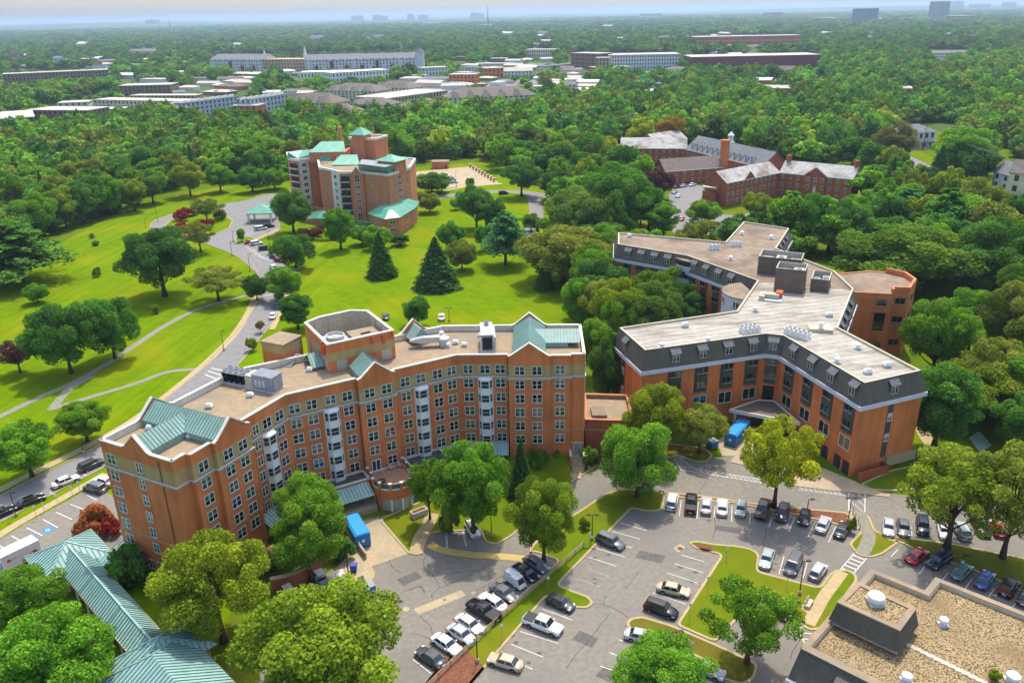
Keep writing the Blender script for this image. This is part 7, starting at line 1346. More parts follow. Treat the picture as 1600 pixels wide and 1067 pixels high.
# ================================================================ vehicles
def loft(mb,secs,m=0):
    n=len(secs[0]); k=len(mb.v)
    for s in secs: mb.v.extend(s)
    for i in range(len(secs)-1):
        for j in range(n-1): mb.f.append([k+i*n+j,k+i*n+j+1,k+(i+1)*n+j+1,k+(i+1)*n+j]); mb.m.append(m)
    mb.f.append([k+j for j in range(n)]); mb.m.append(m); mb.f.append([k+(len(secs)-1)*n+j for j in reversed(range(n))]); mb.m.append(m)
def car_meshes(kind):
    S=dict(sedan=(4.8,1.84,1.45,.90,[1.05,.45,-1.0,-1.72],.93),hatch=(4.3,1.78,1.5,.92,[1.05,.4,-1.45,-2.0],.95),suv=(4.8,1.92,1.75,1.05,[1.15,.6,-1.9,-2.28],1.08),van=(5.1,1.98,1.78,1.0,[1.75,.95,-2.1,-2.48],1.02),pickup=(5.7,2.0,1.88,1.12,[1.35,.75,-.75,-1.0],1.12),coupe=(4.4,1.8,1.35,.85,[.8,.2,-.9,-1.7],.9))[kind]
    L,W,H,belt,gx,tail=S; w=W/2; f=L/2; r=.35 if kind in('suv','pickup','van') else .32; zb=.22 if kind!='pickup' else .32
    hood=belt-.06; x0,x1,x2,x3=gx; out={}
    def sec(x,zt,ww,zbt=zb):
        return [(x,-ww*.86,zbt),(x,-ww,zbt+.18),(x,-ww*1.0,zt*.62),(x,-ww*.95,zt-.1),(x,-ww*.80,zt-.015),(x,0,zt+.03),(x,ww*.80,zt-.015),(x,ww*.95,zt-.1),(x,ww,zt*.62),(x,ww,zbt+.18),(x,ww*.86,zbt)]
    if kind=='pickup': st=[(f,.72,w*.86),(f-.1,.95,w*.94),(f-.5,hood-.02,w*.98),(x0,belt+.0,w),(x2-.2,belt,w),(x3-.25,belt,w),(-f+.1,belt-.02,w),(-f,belt-.06,w*.98)]
    else: st=[(f,.55,w*.72),(f-.06,.68,w*.84),(f-.3,hood-.16,w*.95),(f-.8,hood-.05,w*.99),(x0,belt,w),(0,belt+.01,w),(x3+.1,tail+.01,w),(-f+.35,tail-.02,w*.97),(-f+.08,tail-.1,w*.90),(-f,tail-.32,w*.80)]
    b=MB(); loft(b,[sec(*s) for s in st])
    out['body']=b.mesh('body','car_paint',smooth=True)
    # greenhouse
    wb,wt=w*.90,w*.70; zc=belt-.02; g=MB(); lo=[(x0,wb),(x1*.6+x0*.4,wb),(x2*.6+x3*.4,wb),(x3,wb*.96)]
    base=[(x0,-wb*.92),(x3,-wb*.94),(x3,wb*.94),(x0,wb*.92)]; top=[(x1,-wt),(x2,-wt*.97),(x2,wt*.97),(x1,wt)]
    mid=[((a[0]*.18+c[0]*.82),(a[1]*.18+c[1]*.82)) for a,c in zip(base,top)]
    B=[(x,y,zc) for x,y in base]; Tm=[(x,y,H-.09) for x,y in mid]; T=[(x*.96+(x1+x2)/2*.04,y*.9,H-.02) for x,y in top]; cxm=(x1+x2)/2
    k=[Vector(p) for p in B+Tm+T]; g.add(k+[Vector((cxm,0,H))],[(0,1,5,4),(1,2,6,5),(2,3,7,6),(3,0,4,7),(4,5,9,8),(5,6,10,9),(6,7,11,10),(7,4,8,11),(8,9,12),(9,10,12),(10,11,12),(11,8,12)]); out['roof']=g.mesh('roof','car_paint',smooth=False)
    def pane(a,b_,c,d,ins=.08,lift=.014,bot=.03):
        a,b_,c,d=map(Vector,(a,b_,c,d)); n=(b_-a).cross(d-a).normalized(); ce=(a+b_+c+d)/4
        if n.dot(ce-Vector((cxm,0,zc+.2)))<0: n=-n
        q=[p+(ce-p)*ins+n*lift for p in (a,b_,c,d)]; m=MB(); m.poly(q); return m
    out['windscreen']=pane(B[3],B[0],Tm[0],Tm[3]).mesh('windscreen','car_glass'); out['rear_window']=pane(B[1],B[2],Tm[2],Tm[1]).mesh('rear_window','car_glass')
    for i,(a,b_,c,d) in enumerate(((B[0],B[1],Tm[1],Tm[0]),(B[2],B[3],Tm[3],Tm[2]))):
        a,b_,c,d=map(Vector,(a,b_,c,d)); n_=3 if kind in('suv','van') else 2; s=MB(); up=[.0,.5,1] if n_==2 else [0,.38,.7,1]
        for q in range(n_):
            f0,f1=up[q]+.02,up[q+1]-.02; p=pane(a.lerp(b_,f0),a.lerp(b_,f1),d.lerp(c,f1),d.lerp(c,f0),.06); s.add(p.v,p.f)
        out['side_window%d'%i]=s.mesh('side_window','car_glass')
    wx=(f-.95,-f+(1.05 if kind!='pickup' else 1.25)); 
    t=MB(); n=16; k=len(t.v); prof=[(r*.62,-.11),(r*.92,-.11),(r,-.07),(r,.07),(r*.92,.11),(r*.62,.11)]
    for rr,y in prof:
        for q in range(n): a=2*math.pi*q/n; t.v.append((rr*math.cos(a),y,rr*math.sin(a)))
    for i in range(5):
        for q in range(n): t.f.append([i*n+q,i*n+(q+1)%n,(i+1)*n+(q+1)%n,(i+1)*n+q]); t.m.append(0)
    out['tyre']=t.mesh('wheel','tyre',smooth=True)
    h=MB(); h.v=[(r*.62*math.cos(2*math.pi*q/10),s*.10,r*.62*math.sin(2*math.pi*q/10)) for s in (-1,1) for q in range(10)]; h.f=[[q for q in range(10)],[10+q for q in reversed(range(10))]]; h.m=[0,0]; out['rim']=h.mesh('rim','rim')
    arch=MB()
    for x in wx:
        for s in (-1,1): arch.v.extend([(x+(r+.07)*math.cos(math.pi*q/8),s*(w+.004),max(zb,r+(r+.07)*math.sin(math.pi*q/8))) for q in range(9)]); arch.f.append(list(range(len(arch.v)-9,len(arch.v)))); arch.m.append(0)
    out['arch']=arch.mesh('wheel_arch','plastic_black')
    for s,nm in ((-1,0),(1,1)):
        m=MB(); x=f-.17; m.hexa([(x-.16,s*w*.60,.58),(x+.12,s*w*.55,.58),(x-.02,s*w*.93,.58),(x-.28,s*w*.96,.58)],[(x-.2,s*w*.60,.70),(x+.06,s*w*.55,.68),(x-.06,s*w*.92,.72),(x-.34,s*w*.955,.74)]); out['headlight%d'%nm]=m.mesh('headlight','lamp_clear')
        m=MB(); zt=tail-.18; m.box(-f-.005 if kind in('pickup','van','suv') else -f+.02,min(s*w*.62,s*w*.93),zt-.16 if kind=='sedan' else zt-.3,-f+.22,max(s*w*.62,s*w*.93),zt+.04); out['tail_light%d'%nm]=m.mesh('tail_light','lamp_red')
        m=MB(); m.box(x0-.25,min(s*(w+.02),s*(w+.2)),belt-.02,x0-.1,max(s*(w+.02),s*(w+.2)),belt+.14); out['mirror%d'%nm]=m.mesh('mirror','car_paint')
    m=MB(); m.box(-f-.02,-.24,.55,-f+.1,.24,.68); out['number_plate']=m.mesh('number_plate','lamp_clear')
    m=MB(); m.box(f-.1,-w*.45,.36,f+.005,w*.45,.5); out['grille']=m.mesh('grille','plastic_black')
    if kind=='pickup':
        m=MB(); m.box(-f+.12,-w*.86,belt-.06,x3-.1,w*.86,belt+.055); out['bed_cover']=m.mesh('bed_cover','plastic_black')
    return dict(parts=out,wx=wx,w=w,r=r)
CARM={k:car_meshes(k) for k in ('sedan','hatch','suv','van','pickup','coupe')}
PAINT=dict(white=(.72,.72,.71),silver=(.44,.45,.46),grey=(.13,.135,.14),charcoal=(.05,.053,.058),black=(.010,.010,.012),blue=(.03,.10,.26),navy=(.010,.018,.040),red=(.40,.010,.012),gold=(.46,.38,.25),green=(.035,.15,.115),sage=(.36,.42,.38),brown=(.085,.055,.04),pearl=(.66,.63,.56))
def car(kind,paint,c,front,label,group,scale=1.0,open_bed=False,bx=False):
    a=P(*c); b=P(*front); rz=math.atan2(b.y-a.y,b.x-a.x); m=CARM[kind]; o=thing('pickup_truck' if kind=='pickup' else 'passenger_van' if kind=='van' else 'parked_car',label,'pickup truck' if kind=='pickup' else 'van' if kind=='van' else 'car',(a.x,a.y,.03),rz,group); col=PAINT[paint]
    for k,me in m['parts'].items():
        if k in('tyre','rim') or (k=='bed_cover' and open_bed): continue
        put(me.name.split('.')[0],me,o,color=col).location=(0,0,0)
    for x in m['wx']:
        for s in (-1,1):
            w_=put('wheel',m['parts']['tyre'],o); w_.location=(x,s*(m['w']-.10),m['r']); put('rim',m['parts']['rim'],w_).location=(0,0,0)
    return o
def cz(o,s): return lambda x,y:(o[0]+x/s,o[1]+y/s)
z1=cz((640,840),4.85); z2=cz((700,780),4); z3=cz((1000,740),4); z4=cz((1360,820),6.667); z5=cz((1380,660),5.336); z6=cz((0,540),4); z7=cz((200,280),4)
G1,G2,G3,G4,G5,G6,G7='cars parked along the fence','cars in the left rows of the main lot','cars along the mulch strip','cars by the middle lawn','cars beside the gravel-roofed building','cars parked on the park road','cars by the tower entrance'
d1=(1,.66)
for k,p,x,y,fw,l in (('sedan','charcoal',160,930,-1,'charcoal sedan with glass roof, last in the row by the fence'),('sedan','white',280,830,1,'white sedan second from the lower end of the fenced row'),('sedan','silver',395,755,1,'silver sedan third from the lower end of the fenced row'),('sedan','pearl',455,680,1,'pearl-gold sedan between silver sedan and black pickup'),('pickup','black',560,580,-1,'black pickup truck with flat bed cover in the fenced row'),('sedan','white',630,510,-1,'white sedan above the black pickup in the fenced row'),('sedan','grey',715,440,1,'grey sedan below the little white utility truck'),('sedan','black',880,285,1,'black sedan in the tree shade of the fenced row'),('sedan','grey',962,222,1,'grey sedan at the top of the fenced row under the tree')):
    a=z1(x,y); car(k,p,a,(a[0]+fw*15,a[1]+fw*10),l,G1)
for k,p,a,b,c,d,l in (('suv','grey',930,238,1100,318,'grey SUV alone at the upper left of the main lot'),('hatch','charcoal',620,622,785,702,'dark grey hatchback beside the grass finger'),('pickup','white',475,748,710,850,'white pickup truck with grey bed cover in the main lot'),('sedan','gold',1310,553,1505,605,'pale gold sedan in the middle row of the main lot'),('suv','black',1230,660,1430,742,'black SUV below the pale gold sedan'),('sedan','silver',1110,848,1315,900,'silver sedan with sunroof beside the lower island')):
    A_,B_=z2(a,b),z2(c,d); car(k,p,((A_[0]+B_[0])/2,(A_[1]+B_[1])/2+1),B_,l,G2)
A_,B_=z2(460,1058),z2(255,1005); car('sedan','gold',((A_[0]+B_[0])/2,(A_[1]+B_[1])/2+1),B_,'dull gold sedan at the bottom of the main lot by the mulch',G2)
car('sedan','silver',(1104,1050),(1130,1061),'silver sedan near the bottom behind the green tree crown',G2); car('hatch','white',(738.5,831),(746,846),'white hatchback in the shaded bay under the big tree','car in the shaded bay')
for k,p,x,y,tx,ty,l in (('suv','white',200,190,212,140,'white SUV leftmost of the row along the mulch strip'),('pickup','black',317,205,322,140,'black pickup truck second in the row along the mulch strip'),('sedan','silver',412,216,416,165,'silver sedan third in the row along the mulch strip'),('sedan','white',512,226,514,170,'white sedan fourth in the row along the mulch strip'),('hatch','sage',628,236,618,290,'pale grey hatchback facing out fifth along the mulch strip'),('pickup','brown',765,242,742,305,'brown pickup truck under the yellow-green tree'),('suv','navy',888,265,868,320,'dark blue SUV sixth to right of the brown pickup'),('hatch','black',1025,292,1012,340,'black compact car right of the dark blue SUV'),('sedan','silver',1142,334,1165,285,'silver sedan second from the right end of the mulch row'),('sedan','charcoal',1262,368,1290,320,'dark grey sedan at the right end of the mulch row')):
    car(k,p,z3(x,y),z3(tx,ty),l,G3,open_bed=(p=='brown'))
for k,p,x,y,tx,ty,l in (('sedan','sage',790,548,770,610,'pale green sedan left of three by the middle lawn'),('van','brown',955,584,922,655,'grey-brown minivan in the middle of three by the lawn'),('hatch','silver',1110,628,1150,570,'silver hatchback right of three by the lawn'),('van','silver',832,862,905,900,'silver van half hidden under the locust tree')):
    car(k,p if p!='brown' else 'grey',z3(x,y),z3(tx,ty),l,G4)
for k,p,x,y,tx,ty,l in (('sedan','red',480,352,565,285,'bright red sedan in the lot above the gravel roof'),('suv','navy',705,405,600,470,'black-blue SUV right of the red sedan'),('sedan','green',945,517,1020,440,'teal green sedan right of the black-blue SUV'),('sedan','blue',1185,602,1245,515,'blue sedan right of the teal green one'),('suv','black',1435,682,1495,590,'black SUV at the right of the row above the gravel roof'),('sedan','charcoal',1625,780,1680,690,'dark sedan cut by the right picture edge')):
    car(k,p,z4(x,y),z4(tx,ty),l,G5)
for k,p,x,y,tx,ty,l in (('sedan','silver',40,895,40,935,'silver car leftmost under the thin yellow-green tree'),('sedan','grey',165,900,170,940,'grey car second under the thin yellow-green tree'),('suv','navy',325,890,330,940,'navy car in deep shade under the thin yellow-green tree'),('sedan','white',505,925,515,970,'white car hidden behind the tree trunk'),('suv','sage',640,920,600,860,'grey-green wagon with red lamps in the shaded right row'),('suv','black',810,900,850,970,'black SUV in the shaded right row'),('hatch','red',950,910,930,860,'red hatchback behind the dark trunk at the right')):
    car(k,p,z5(x,y),z5(tx,ty),l,'cars in the shaded right row')
for k,p,x,y,tx,ty,l in (('sedan','pearl',415,862,490,832,'cream sedan on the park road, second from the left'),('sedan','black',195,985,280,952,'black sedan parked on the park road at the left'),('suv','charcoal',575,762,635,735,'dark SUV on the park road nearest the brick block'),('sedan','black',15,1060,60,1040,'black car cut by the left picture edge'),('suv','grey',597,905,530,885,'grey SUV in the small lot beside the brick block'),('sedan','white',655,862,600,845,'white sedan behind the grey SUV at the brick block')):
    car(k,p,z6(x,y),z6(tx,ty),l,G6)
for k,p,x,y,tx,ty,l in (('sedan','white',908,864,925,825,'white sedan parked on the road behind the brick block'),('suv','blue',935,797,945,760,'blue SUV parked in front of the white sedan'),('suv','blue',957,735,965,705,'second blue SUV parked ahead under the trees'),('sedan','white',912,562,935,580,'white car moving near the road bend'),('hatch','red',945,517,980,525,'red car at the end of the tower bays'),('sedan','charcoal',920,497,955,505,'dark car beside the red car in the tower bays'),('suv','navy',858,443,900,438,'dark blue SUV in the tower bays'),('suv','white',803,411,840,405,'white SUV in the tower bays'),('sedan','red',770,402,800,398,'red car behind the white SUV in the tower bays'),('van','white',830,318,870,312,'white van near the porch'),('suv','black',880,303,915,298,'black SUV beside the white van near the porch')):
    car(k,p,z7(x,y),z7(tx,ty),l,G7)
for k,p,c,f_,l in (('sedan','white',(690,498),(690,485),'white car just behind the brick block roof'),('sedan','charcoal',(603,497),(603,486),'dark car behind the brick block penthouse'),('sedan','navy',(693,274.5),(705,273),'dark car at the back of the concrete deck'),('sedan','white',(703,278.5),(716,277),'white car first of three on the concrete deck'),('sedan','blue',(705,282.5),(718,281),'blue car second of three on the concrete deck'),('sedan','silver',(708.5,286.5),(722,285),'silver car nearest on the concrete deck'),('suv','black',(787,304),(800,303),'black car on the rear road'),('sedan','silver',(1068,292.5),(1079,290),'silver car by the chapel wing door'),('sedan','white',(1082,290.5),(1092,288),'white car right of the silver one at the chapel wing'),('sedan','black',(1058,294),(1068,292),'black car left of the silver one at the chapel wing'),('sedan','silver',(1054,302),(1062,298),'silver car below the purple beech'),('sedan','white',(1059.5,308),(1066,302),'white car below the purple beech nearest the lot'),('sedan','red',(1065,344),(1070,337),'red car in the hospital front lot'),('sedan','silver',(1076.5,347.5),(1083,341),'silver car right of the red one in the hospital front lot'),('suv','black',(1057,342.5),(1061,336),'black car left of the red one in the hospital front lot'),('suv','brown',(1066,366.5),(1077,368),'dark red-brown car behind the flat brown roof'),('suv','red',(1381,257),(1395,257.5),'red SUV parked on the right side street'),('sedan','blue',(1584,336),(1570,331),'blue sedan driving on the right street')):
    car(k,p,c,f_,l,'cars in the background')
# far car park dots
for i in range(14):
    u_=690+10*(i%7)*1.0+ (60 if i>6 else 0); v_=131+3*(i//7)-.04*(u_-690); car('sedan',random.choice(('white','silver','red','blue','charcoal')),(u_,v_+2),(u_+4,v_+2),'small car in the distant shopping car park','cars in the distant shopping car park')
# ---------------------------------------------------------------- box truck
a=P(63,868); b=P(0,899); rz=math.atan2(b.y-a.y,b.x-a.x); tk=thing('box_truck','white box truck with red and yellow side graphics in the small lot','truck',(a.x,a.y,.03),rz)
q=MB(); q.box(.0,-1.2,.9,5.6,1.2,3.5); q.build('cargo_box','white_paint',tk,off=(0,0,0))
q=MB(); q.hexa([(5.75,-1.0,.55),(7.6,-1.0,.55),(7.6,1.0,.55),(5.75,1.0,.55)],[(5.75,-1.0,1.35),(7.5,-.98,1.3),(7.5,.98,1.3),(5.75,1.0,1.35)]); q.hexa([(5.7,-1.0,1.35),(6.95,-1.0,1.35),(6.95,1.0,1.35),(5.7,1.0,1.35)],[(5.75,-.92,2.25),(6.35,-.9,2.25),(6.35,.9,2.25),(5.75,.92,2.25)]); q.build('cab','white_paint',tk,off=(0,0,0))
q=MB(); q.quad((6.97,-.9,1.4),(6.97,.9,1.4),(6.42,.82,2.2),(6.42,-.82,2.2)); q.build('windscreen','car_glass',tk,off=(0,0,0))
for s in (-1,1): q=MB(); q.quad((5.9,s*1.012,1.42),(6.7,s*1.012,1.42),(6.3,s*.945,2.15),(5.9,s*.955,2.15)); q.build('side_window','car_glass',tk,off=(0,0,0))
for s in (-1,1): q=MB(); q.box(7.45,min(s*.6,s*.95),.8,7.62,max(s*.6,s*.95),1.0); q.build('headlight','lamp_clear',tk,off=(0,0,0))
for x in (1.2,6.6):
    for s in (-1,1): w_=put('wheel',CARM['pickup']['parts']['tyre'],tk,scale=(1.2,1.5,1.2)); w_.location=(x,s*.95,.42); put('rim',CARM['pickup']['parts']['rim'],w_).location=(0,0,0)
for s,(cx0,) in ((-1,(0,)),(1,(0,))):
    for k,(x,mt,zt) in enumerate(((.35,'lamp_red',2.2),(1.05,'orange_paint',2.0),(1.7,'yellow_paint',1.9),(2.3,'yellow_paint',1.6))):
        q=MB(); q.quad((x,s*1.206,1.0),(x+.55,s*1.206,1.0),(x+.95-.25*(k%2),s*1.206,zt),(x+.3,s*1.206,zt)); q.build('side_graphic',mt,tk,off=(0,0,0))
    q=MB(); q.add([(4.6+.32*math.cos(t*.785),s*1.206,2.35+.3*math.sin(t*.785)) for t in range(8)],[tuple(range(8))]); q.build('side_emblem','orange_paint',tk,off=(0,0,0)); q=MB(); q.box(3.5,min(s*1.2,s*1.207),2.42,4.2,max(s*1.2,s*1.207),2.5); q.box(3.65,min(s*1.2,s*1.207),2.25,4.2,max(s*1.2,s*1.207),2.31); q.build('side_lettering','orange_paint',tk,off=(0,0,0))
# little utility truck in the fenced row
a=z1(800,357); A_=P(*a); b=P(a[0]+15,a[1]+10); tk=thing('utility_truck','little white utility truck with box cab in the fenced row','truck',(A_.x,A_.y,.03),math.atan2(b.y-A_.y,b.x-A_.x),G1)
q=MB(); q.box(-1.7,-.75,.6,.3,.75,1.9); q.build('cargo_box','white_paint',tk,off=(0,0,0)); q=MB(); q.hexa([(.35,-.75,.4),(1.7,-.7,.4),(1.7,.7,.4),(.35,.75,.4)],[(.35,-.7,1.85),(1.0,-.65,1.85),(1.0,.65,1.85),(.35,.7,1.85)]); q.build('cab','white_paint',tk,off=(0,0,0)); q=MB(); q.quad((1.45,-.62,.95),(1.45,.62,.95),(1.1,.58,1.72),(1.1,-.58,1.72)); q.build('windscreen','car_glass',tk,off=(0,0,0))
q=MB(); q.box(-1.6,-.7,1.9,-.2,-.62,2.1); q.box(-1.6,.62,1.9,-.2,.7,2.1); q.build('roof_rack','steel',tk,off=(0,0,0))
for x in (-1.1,1.05):
    for s in (-1,1): w_=put('wheel',CARM['sedan']['parts']['tyre'],tk,scale=(.8,.9,.8)); w_.location=(x,s*.66,.26); put('rim',CARM['sedan']['parts']['rim'],w_).location=(0,0,0)
# golf carts
def cart(c,f_,roof,body,label):
    A_=P(*c); b=P(*f_); o=thing('golf_cart',label,'golf cart',(A_.x,A_.y,.03),math.atan2(b.y-A_.y,b.x-A_.x),'golf carts by the brick wall'); q=MB(); q.box(-1.25,-.6,.28,1.2,.6,.5); q.hexa([(.75,-.58,.5),(1.25,-.5,.5),(1.25,.5,.5),(.75,.58,.5)],[(.75,-.55,.95),(1.0,-.48,.85),(1.0,.48,.85),(.75,.55,.95)]); q.box(-1.25,-.58,.5,-.55,.58,.85); q.build('body',body,o,off=(0,0,0)); q=MB(); q.box(-.5,-.52,.5,0,.52,.78); q.build('seat','plastic_black',o,off=(0,0,0)); q=MB(); q.box(-.62,-.52,.78,-.5,.52,1.25); q.build('backrest','plastic_black',o,off=(0,0,0)); q=MB(); q.box(-.75,-.62,1.85,.85,.62,1.93); q.build('roof',roof,o,off=(0,0,0))
    for x in (-.65,.8):
        for s in (-.55,.55): q=MB(); q.box(x-.03,s-.03,.5,x+.03,s+.03,1.85); q.build('roof_post','black_metal',o,off=(0,0,0))
    for x in (-.85,.85):
        for s in (-1,1): w_=put('wheel',CARM['sedan']['parts']['tyre'],o,scale=(.72,.8,.72)); w_.location=(x,s*.52,.23); put('rim',CARM['sedan']['parts']['rim'],w_).location=(0,0,0)
cart((533,912),(529,900),'white_paint','white_paint','white golf cart nearest the blue dumpster'); cart((502,910),(494,900),'white_paint','mech_grey','dark golf cart with white roof beside the brick garden wall'); cart((452,934),(444,924),'galv','black_metal','black golf cart with grey roof half under the maple')
# ---------------------------------------------------------------- dumpsters, compactors, bins
def compactor(c,f_,L_,label):
    A_=P(*c); b=P(*f_); o=thing('compactor_container',label,'container',(A_.x,A_.y,.05),math.atan2(b.y-A_.y,b.x-A_.x),'blue compactor containers'); q=MB(); q.box(0,-1.2,.2,L_,1.2,2.4); q.build('body','dumpster_blue',o,off=(0,0,0)); q=MB(); q.hexa([(-.05,-1.25,2.4),(L_,-1.25,2.4),(L_,1.25,2.4),(-.05,1.25,2.4)],[(.1,-.9,2.65),(L_-.1,-.9,2.65),(L_-.1,.9,2.65),(.1,.9,2.65)]); q.build('roof','dumpster_roof',o,off=(0,0,0))
    for x in np.linspace(.5,L_-.3,7): q=MB(); q.box(x-.06,-1.28,.25,x+.06,-1.2,2.38); q.box(x-.06,1.2,.25,x+.06,1.28,2.38); q.build('rib','dumpster_blue',o,off=(0,0,0))
    q=MB(); q.box(-.06,-1.15,.3,.0,1.15,2.3); q.build('end_door','dumpster_blue',o,off=(0,0,0)); q=MB(); q.lathe((0,0,0),[(.28,0),(.28,.02)],10); me=q.mesh('emblem','white_paint'); e=put('emblem',me,o); e.location=(-.065,0,1.35); e.rotation_euler=(0,-math.pi/2,0); q=MB(); q.box(0,-1.0,.0,L_,-.8,.2); q.box(0,.8,.0,L_,1.0,.2); q.build('skid','black_metal',o,off=(0,0,0))
compactor((569,856),(549,822),6.2,'long bright blue container standing on the loading dock apron'); compactor((1140,697),(1166,668),7.5,'long blue container under the mansard building canopy')
def dumpster(c,f_,m,label,lid=True,sc=1.0):
    A_=P(*c); b=P(*f_); o=thing('dumpster',label,'dumpster',(A_.x,A_.y,.05),math.atan2(b.y-A_.y,b.x-A_.x),None,(sc,sc,sc)); pl=[(-1,-.85),(1,-.85),(1,.85),(-1,.85)]; q=MB(); q.frus([(-.95,-.7),(.95,-.7),(.95,.7),(-.95,.7)],.15,pl,1.35,top=False); q.ring(pl,offset(pl,-.07),1.3,1.42); q.prism([(-.94,-.7),(.94,-.7),(.94,.7),(-.94,.7)],.15,.3); q.build('body',m,o,off=(0,0,0))
    q=MB(); q.box(-1.12,-.3,.8,-1.0,.3,1.0); q.box(1.0,-.3,.8,1.12,.3,1.0); q.build('fork_pocket',m,o,off=(0,0,0))
    for s in (-1,1):
        q=MB()
        if lid and s<0: q.hexa([(-.98,.86,1.42),(-.03,.86,1.42),(-.03,.92,1.42),(-.98,.92,1.42)],[(-.98,1.1,2.4),(-.03,1.1,2.4),(-.03,1.16,2.4),(-.98,1.16,2.4)])
        else: q.hexa([(.03,-.86,1.43),(.98,-.86,1.43),(.98,.86,1.46),(.03,.86,1.46)] if s>0 else [(-.98,-.86,1.43),(-.03,-.86,1.43),(-.03,.86,1.46),(-.98,.86,1.46)],[(.03,-.86,1.48),(.98,-.86,1.48),(.98,.86,1.52),(.03,.86,1.52)] if s>0 else [(-.98,-.86,1.48),(-.03,-.86,1.48),(-.03,.86,1.52),(-.98,.86,1.52)])
        q.build('lid','mech_grey',o,off=(0,0,0))
    return o
dumpster((575,926),(588,921),'dumpster_blue','blue dumpster with its grey lid thrown open in the left lot'); dumpster((1112,698),(1120,703),'dumpster_blue','blue dumpster with closed lids on the grass by the service drive',False)
o=thing('recycling_bin','small violet-blue lidded bin beside the dock ramp','bin',(*P2(553.5,893),.15)); q=MB(); q.frus([(-.4,-.4),(.4,-.4),(.4,.4),(-.4,.4)],.1,[(-.5,-.5),(.5,-.5),(.5,.5),(-.5,.5)],1.1); q.build('body','bin_blue',o,off=(0,0,0)); q=MB(); q.frus([(-.55,-.55),(.55,-.55),(.55,.55),(-.55,.55)],1.1,[(-.4,-.45),(.4,-.45),(.4,.45),(-.4,.45)],1.28); q.build('lid','bin_blue',o,off=(0,0,0))
# ---------------------------------------------------------------- lamp posts, signs, fence, walls, bench
def lamp(c,ytop,label,head=1,arm=.0,sh=False):
    A_=P(*c); h=zat((A_.x,A_.y),ytop); o=thing('lamp_post',label,'lamp post',(A_.x,A_.y,.1),0,'lamp posts'); q=MB(); q.tube([(0,0,0),(0,0,h)],[.09,.06],7); q.build('pole','black_metal',o,off=(0,0,0)); q=MB(); q.lathe((0,0,0),[(.28,0),(.28,.45),(.2,.6)],10); q.build('base','concrete' if not sh else 'black_metal',o,off=(0,0,0))
    for s in ((1,) if head==1 else (-1,1)):
        q=MB(); q.box(min(0,s*.75),-.04,h-.06,max(0,s*.75),.04,h); q.box(min(s*.35,s*.95),-.2,h-.02,max(s*.35,s*.95),.2,h+.12); q.build('lamp_head','black_metal',o,off=(0,0,0))
for c,y,l,hd in (((746,1035),991,'lamp post on the mulch at the lower end of the fence',1),((925,844),805,'lamp post on the grass strip beside the grey SUV',2),((1249,929),877,'lamp post on the middle lawn behind the minivan',1),((1325,815),779,'lamp post at the crossing corner of the mulch strip',2),((1055,1012),987,'lamp post on the lower dry island',2),((1261,800),781,'short lamp post on the mulch strip',1),((545,900),850,'black lamp post by the dock ramp',1),((26,806),770,'lamp post on the verge at the left edge',1),((131,708),693,'short lantern post beside the park road sidewalk',1),((350,548),518,'lamp post on the verge behind the brick block',1),((363,400),378,'lamp post at the road bend near the lone oak',1),((391,424),398,'second lamp post along the road bend',1),((247,347),323,'lamp post left of the roundabout',1),((228,356),342,'short lamp post outside the roundabout',1),((421,382),361,'lamp post by the tower bays',1),((365,378),362,'lamp post on the bay peninsula edge',1),((1503,880),868,'white-topped lamp post on the dry grass at right',1),((768,838),805,'lamp post in the shade of the big facade tree',1),((920,733),707,'lamp post by the entrance walk hedge',1),((702,502),482,'lamp post behind the brick block roof edge',2),((713,292),268,'lamp post on the concrete deck',1)): lamp(c,y,l,hd)
def sign(c,ytop,label,m='white_paint',w_=.35,hh=.5):
    A_=P(*c); h=max(1.6,zat((A_.x,A_.y),ytop)); o=thing('sign_post',label,'sign',(A_.x,A_.y,.1),0,'small sign posts'); q=MB(); q.tube([(0,0,0),(0,0,h)],.035,5); q.build('post','mech_grey',o,off=(0,0,0)); q=MB(); q.box(-w_/2,-.04,h-hh,w_/2,-.015,h); q.build('plate',m,o,off=(0,0,0))
for c,y,l in (((784.5,1000),975,'thin sign post on the strip left of the white pickup'),((856.5,924),901,'thin sign post on the strip above the hatchback'),((921,852),832,'thin sign post beside the grey SUV'),((1135,875),856,'thin sign post at the left edge of the middle lawn'),((1105,926),901,'sign post on the middle lawn right of the gold sedan'),((1077,968),943,'sign post on the middle lawn above the island'),((1080,1026),1003,'sign post on the lower island'),((1229,917),893,'sign post behind the minivan'),((58,810),790,'first thin post on the verge by the black street sedan'),((70,800),785,'second thin post on the verge by the black street sedan'),((91,787),773,'thin post on the verge below the cream sedan'),((114,775),760,'thin post on the verge right of the cream sedan'),((125,767),752,'thin post on the verge nearest the small lot')): sign(c,y,l)
# rail fence between the two lots
fpx=spline([(a+7,b+5) for a,b in [(660,1074),(700,1034),(740,997),(800,942),(862,888),(880,872),(905,850)]],4); fp_=[P2(*p) for p in fpx]; FN=thing('rail_fence','long brown wooden rail fence on the strip between the two lots','fence',(*fp_[0],.15)); pos=[]
acc=0; last=Vector(fp_[0]); pos.append(tuple(last))
for p in fp_[1:]:
    p=Vector(p)
    while (p-last).length>2.4: last=last+(p-last).normalized()*2.4; pos.append(tuple(last))
for x,y in pos: q=MB(); q.box(x-.07,y-.07,.0,x+.07,y+.07,1.15); q.build('post','wood_rail',FN)
for (xa,ya),(xb,yb) in zip(pos[:-1],pos[1:]):
    for z in (.5,.8,1.1): q=MB(); q.bar((xa,ya,z),(xb,yb,z),.06,.12); q.build('rail','wood_rail',FN)
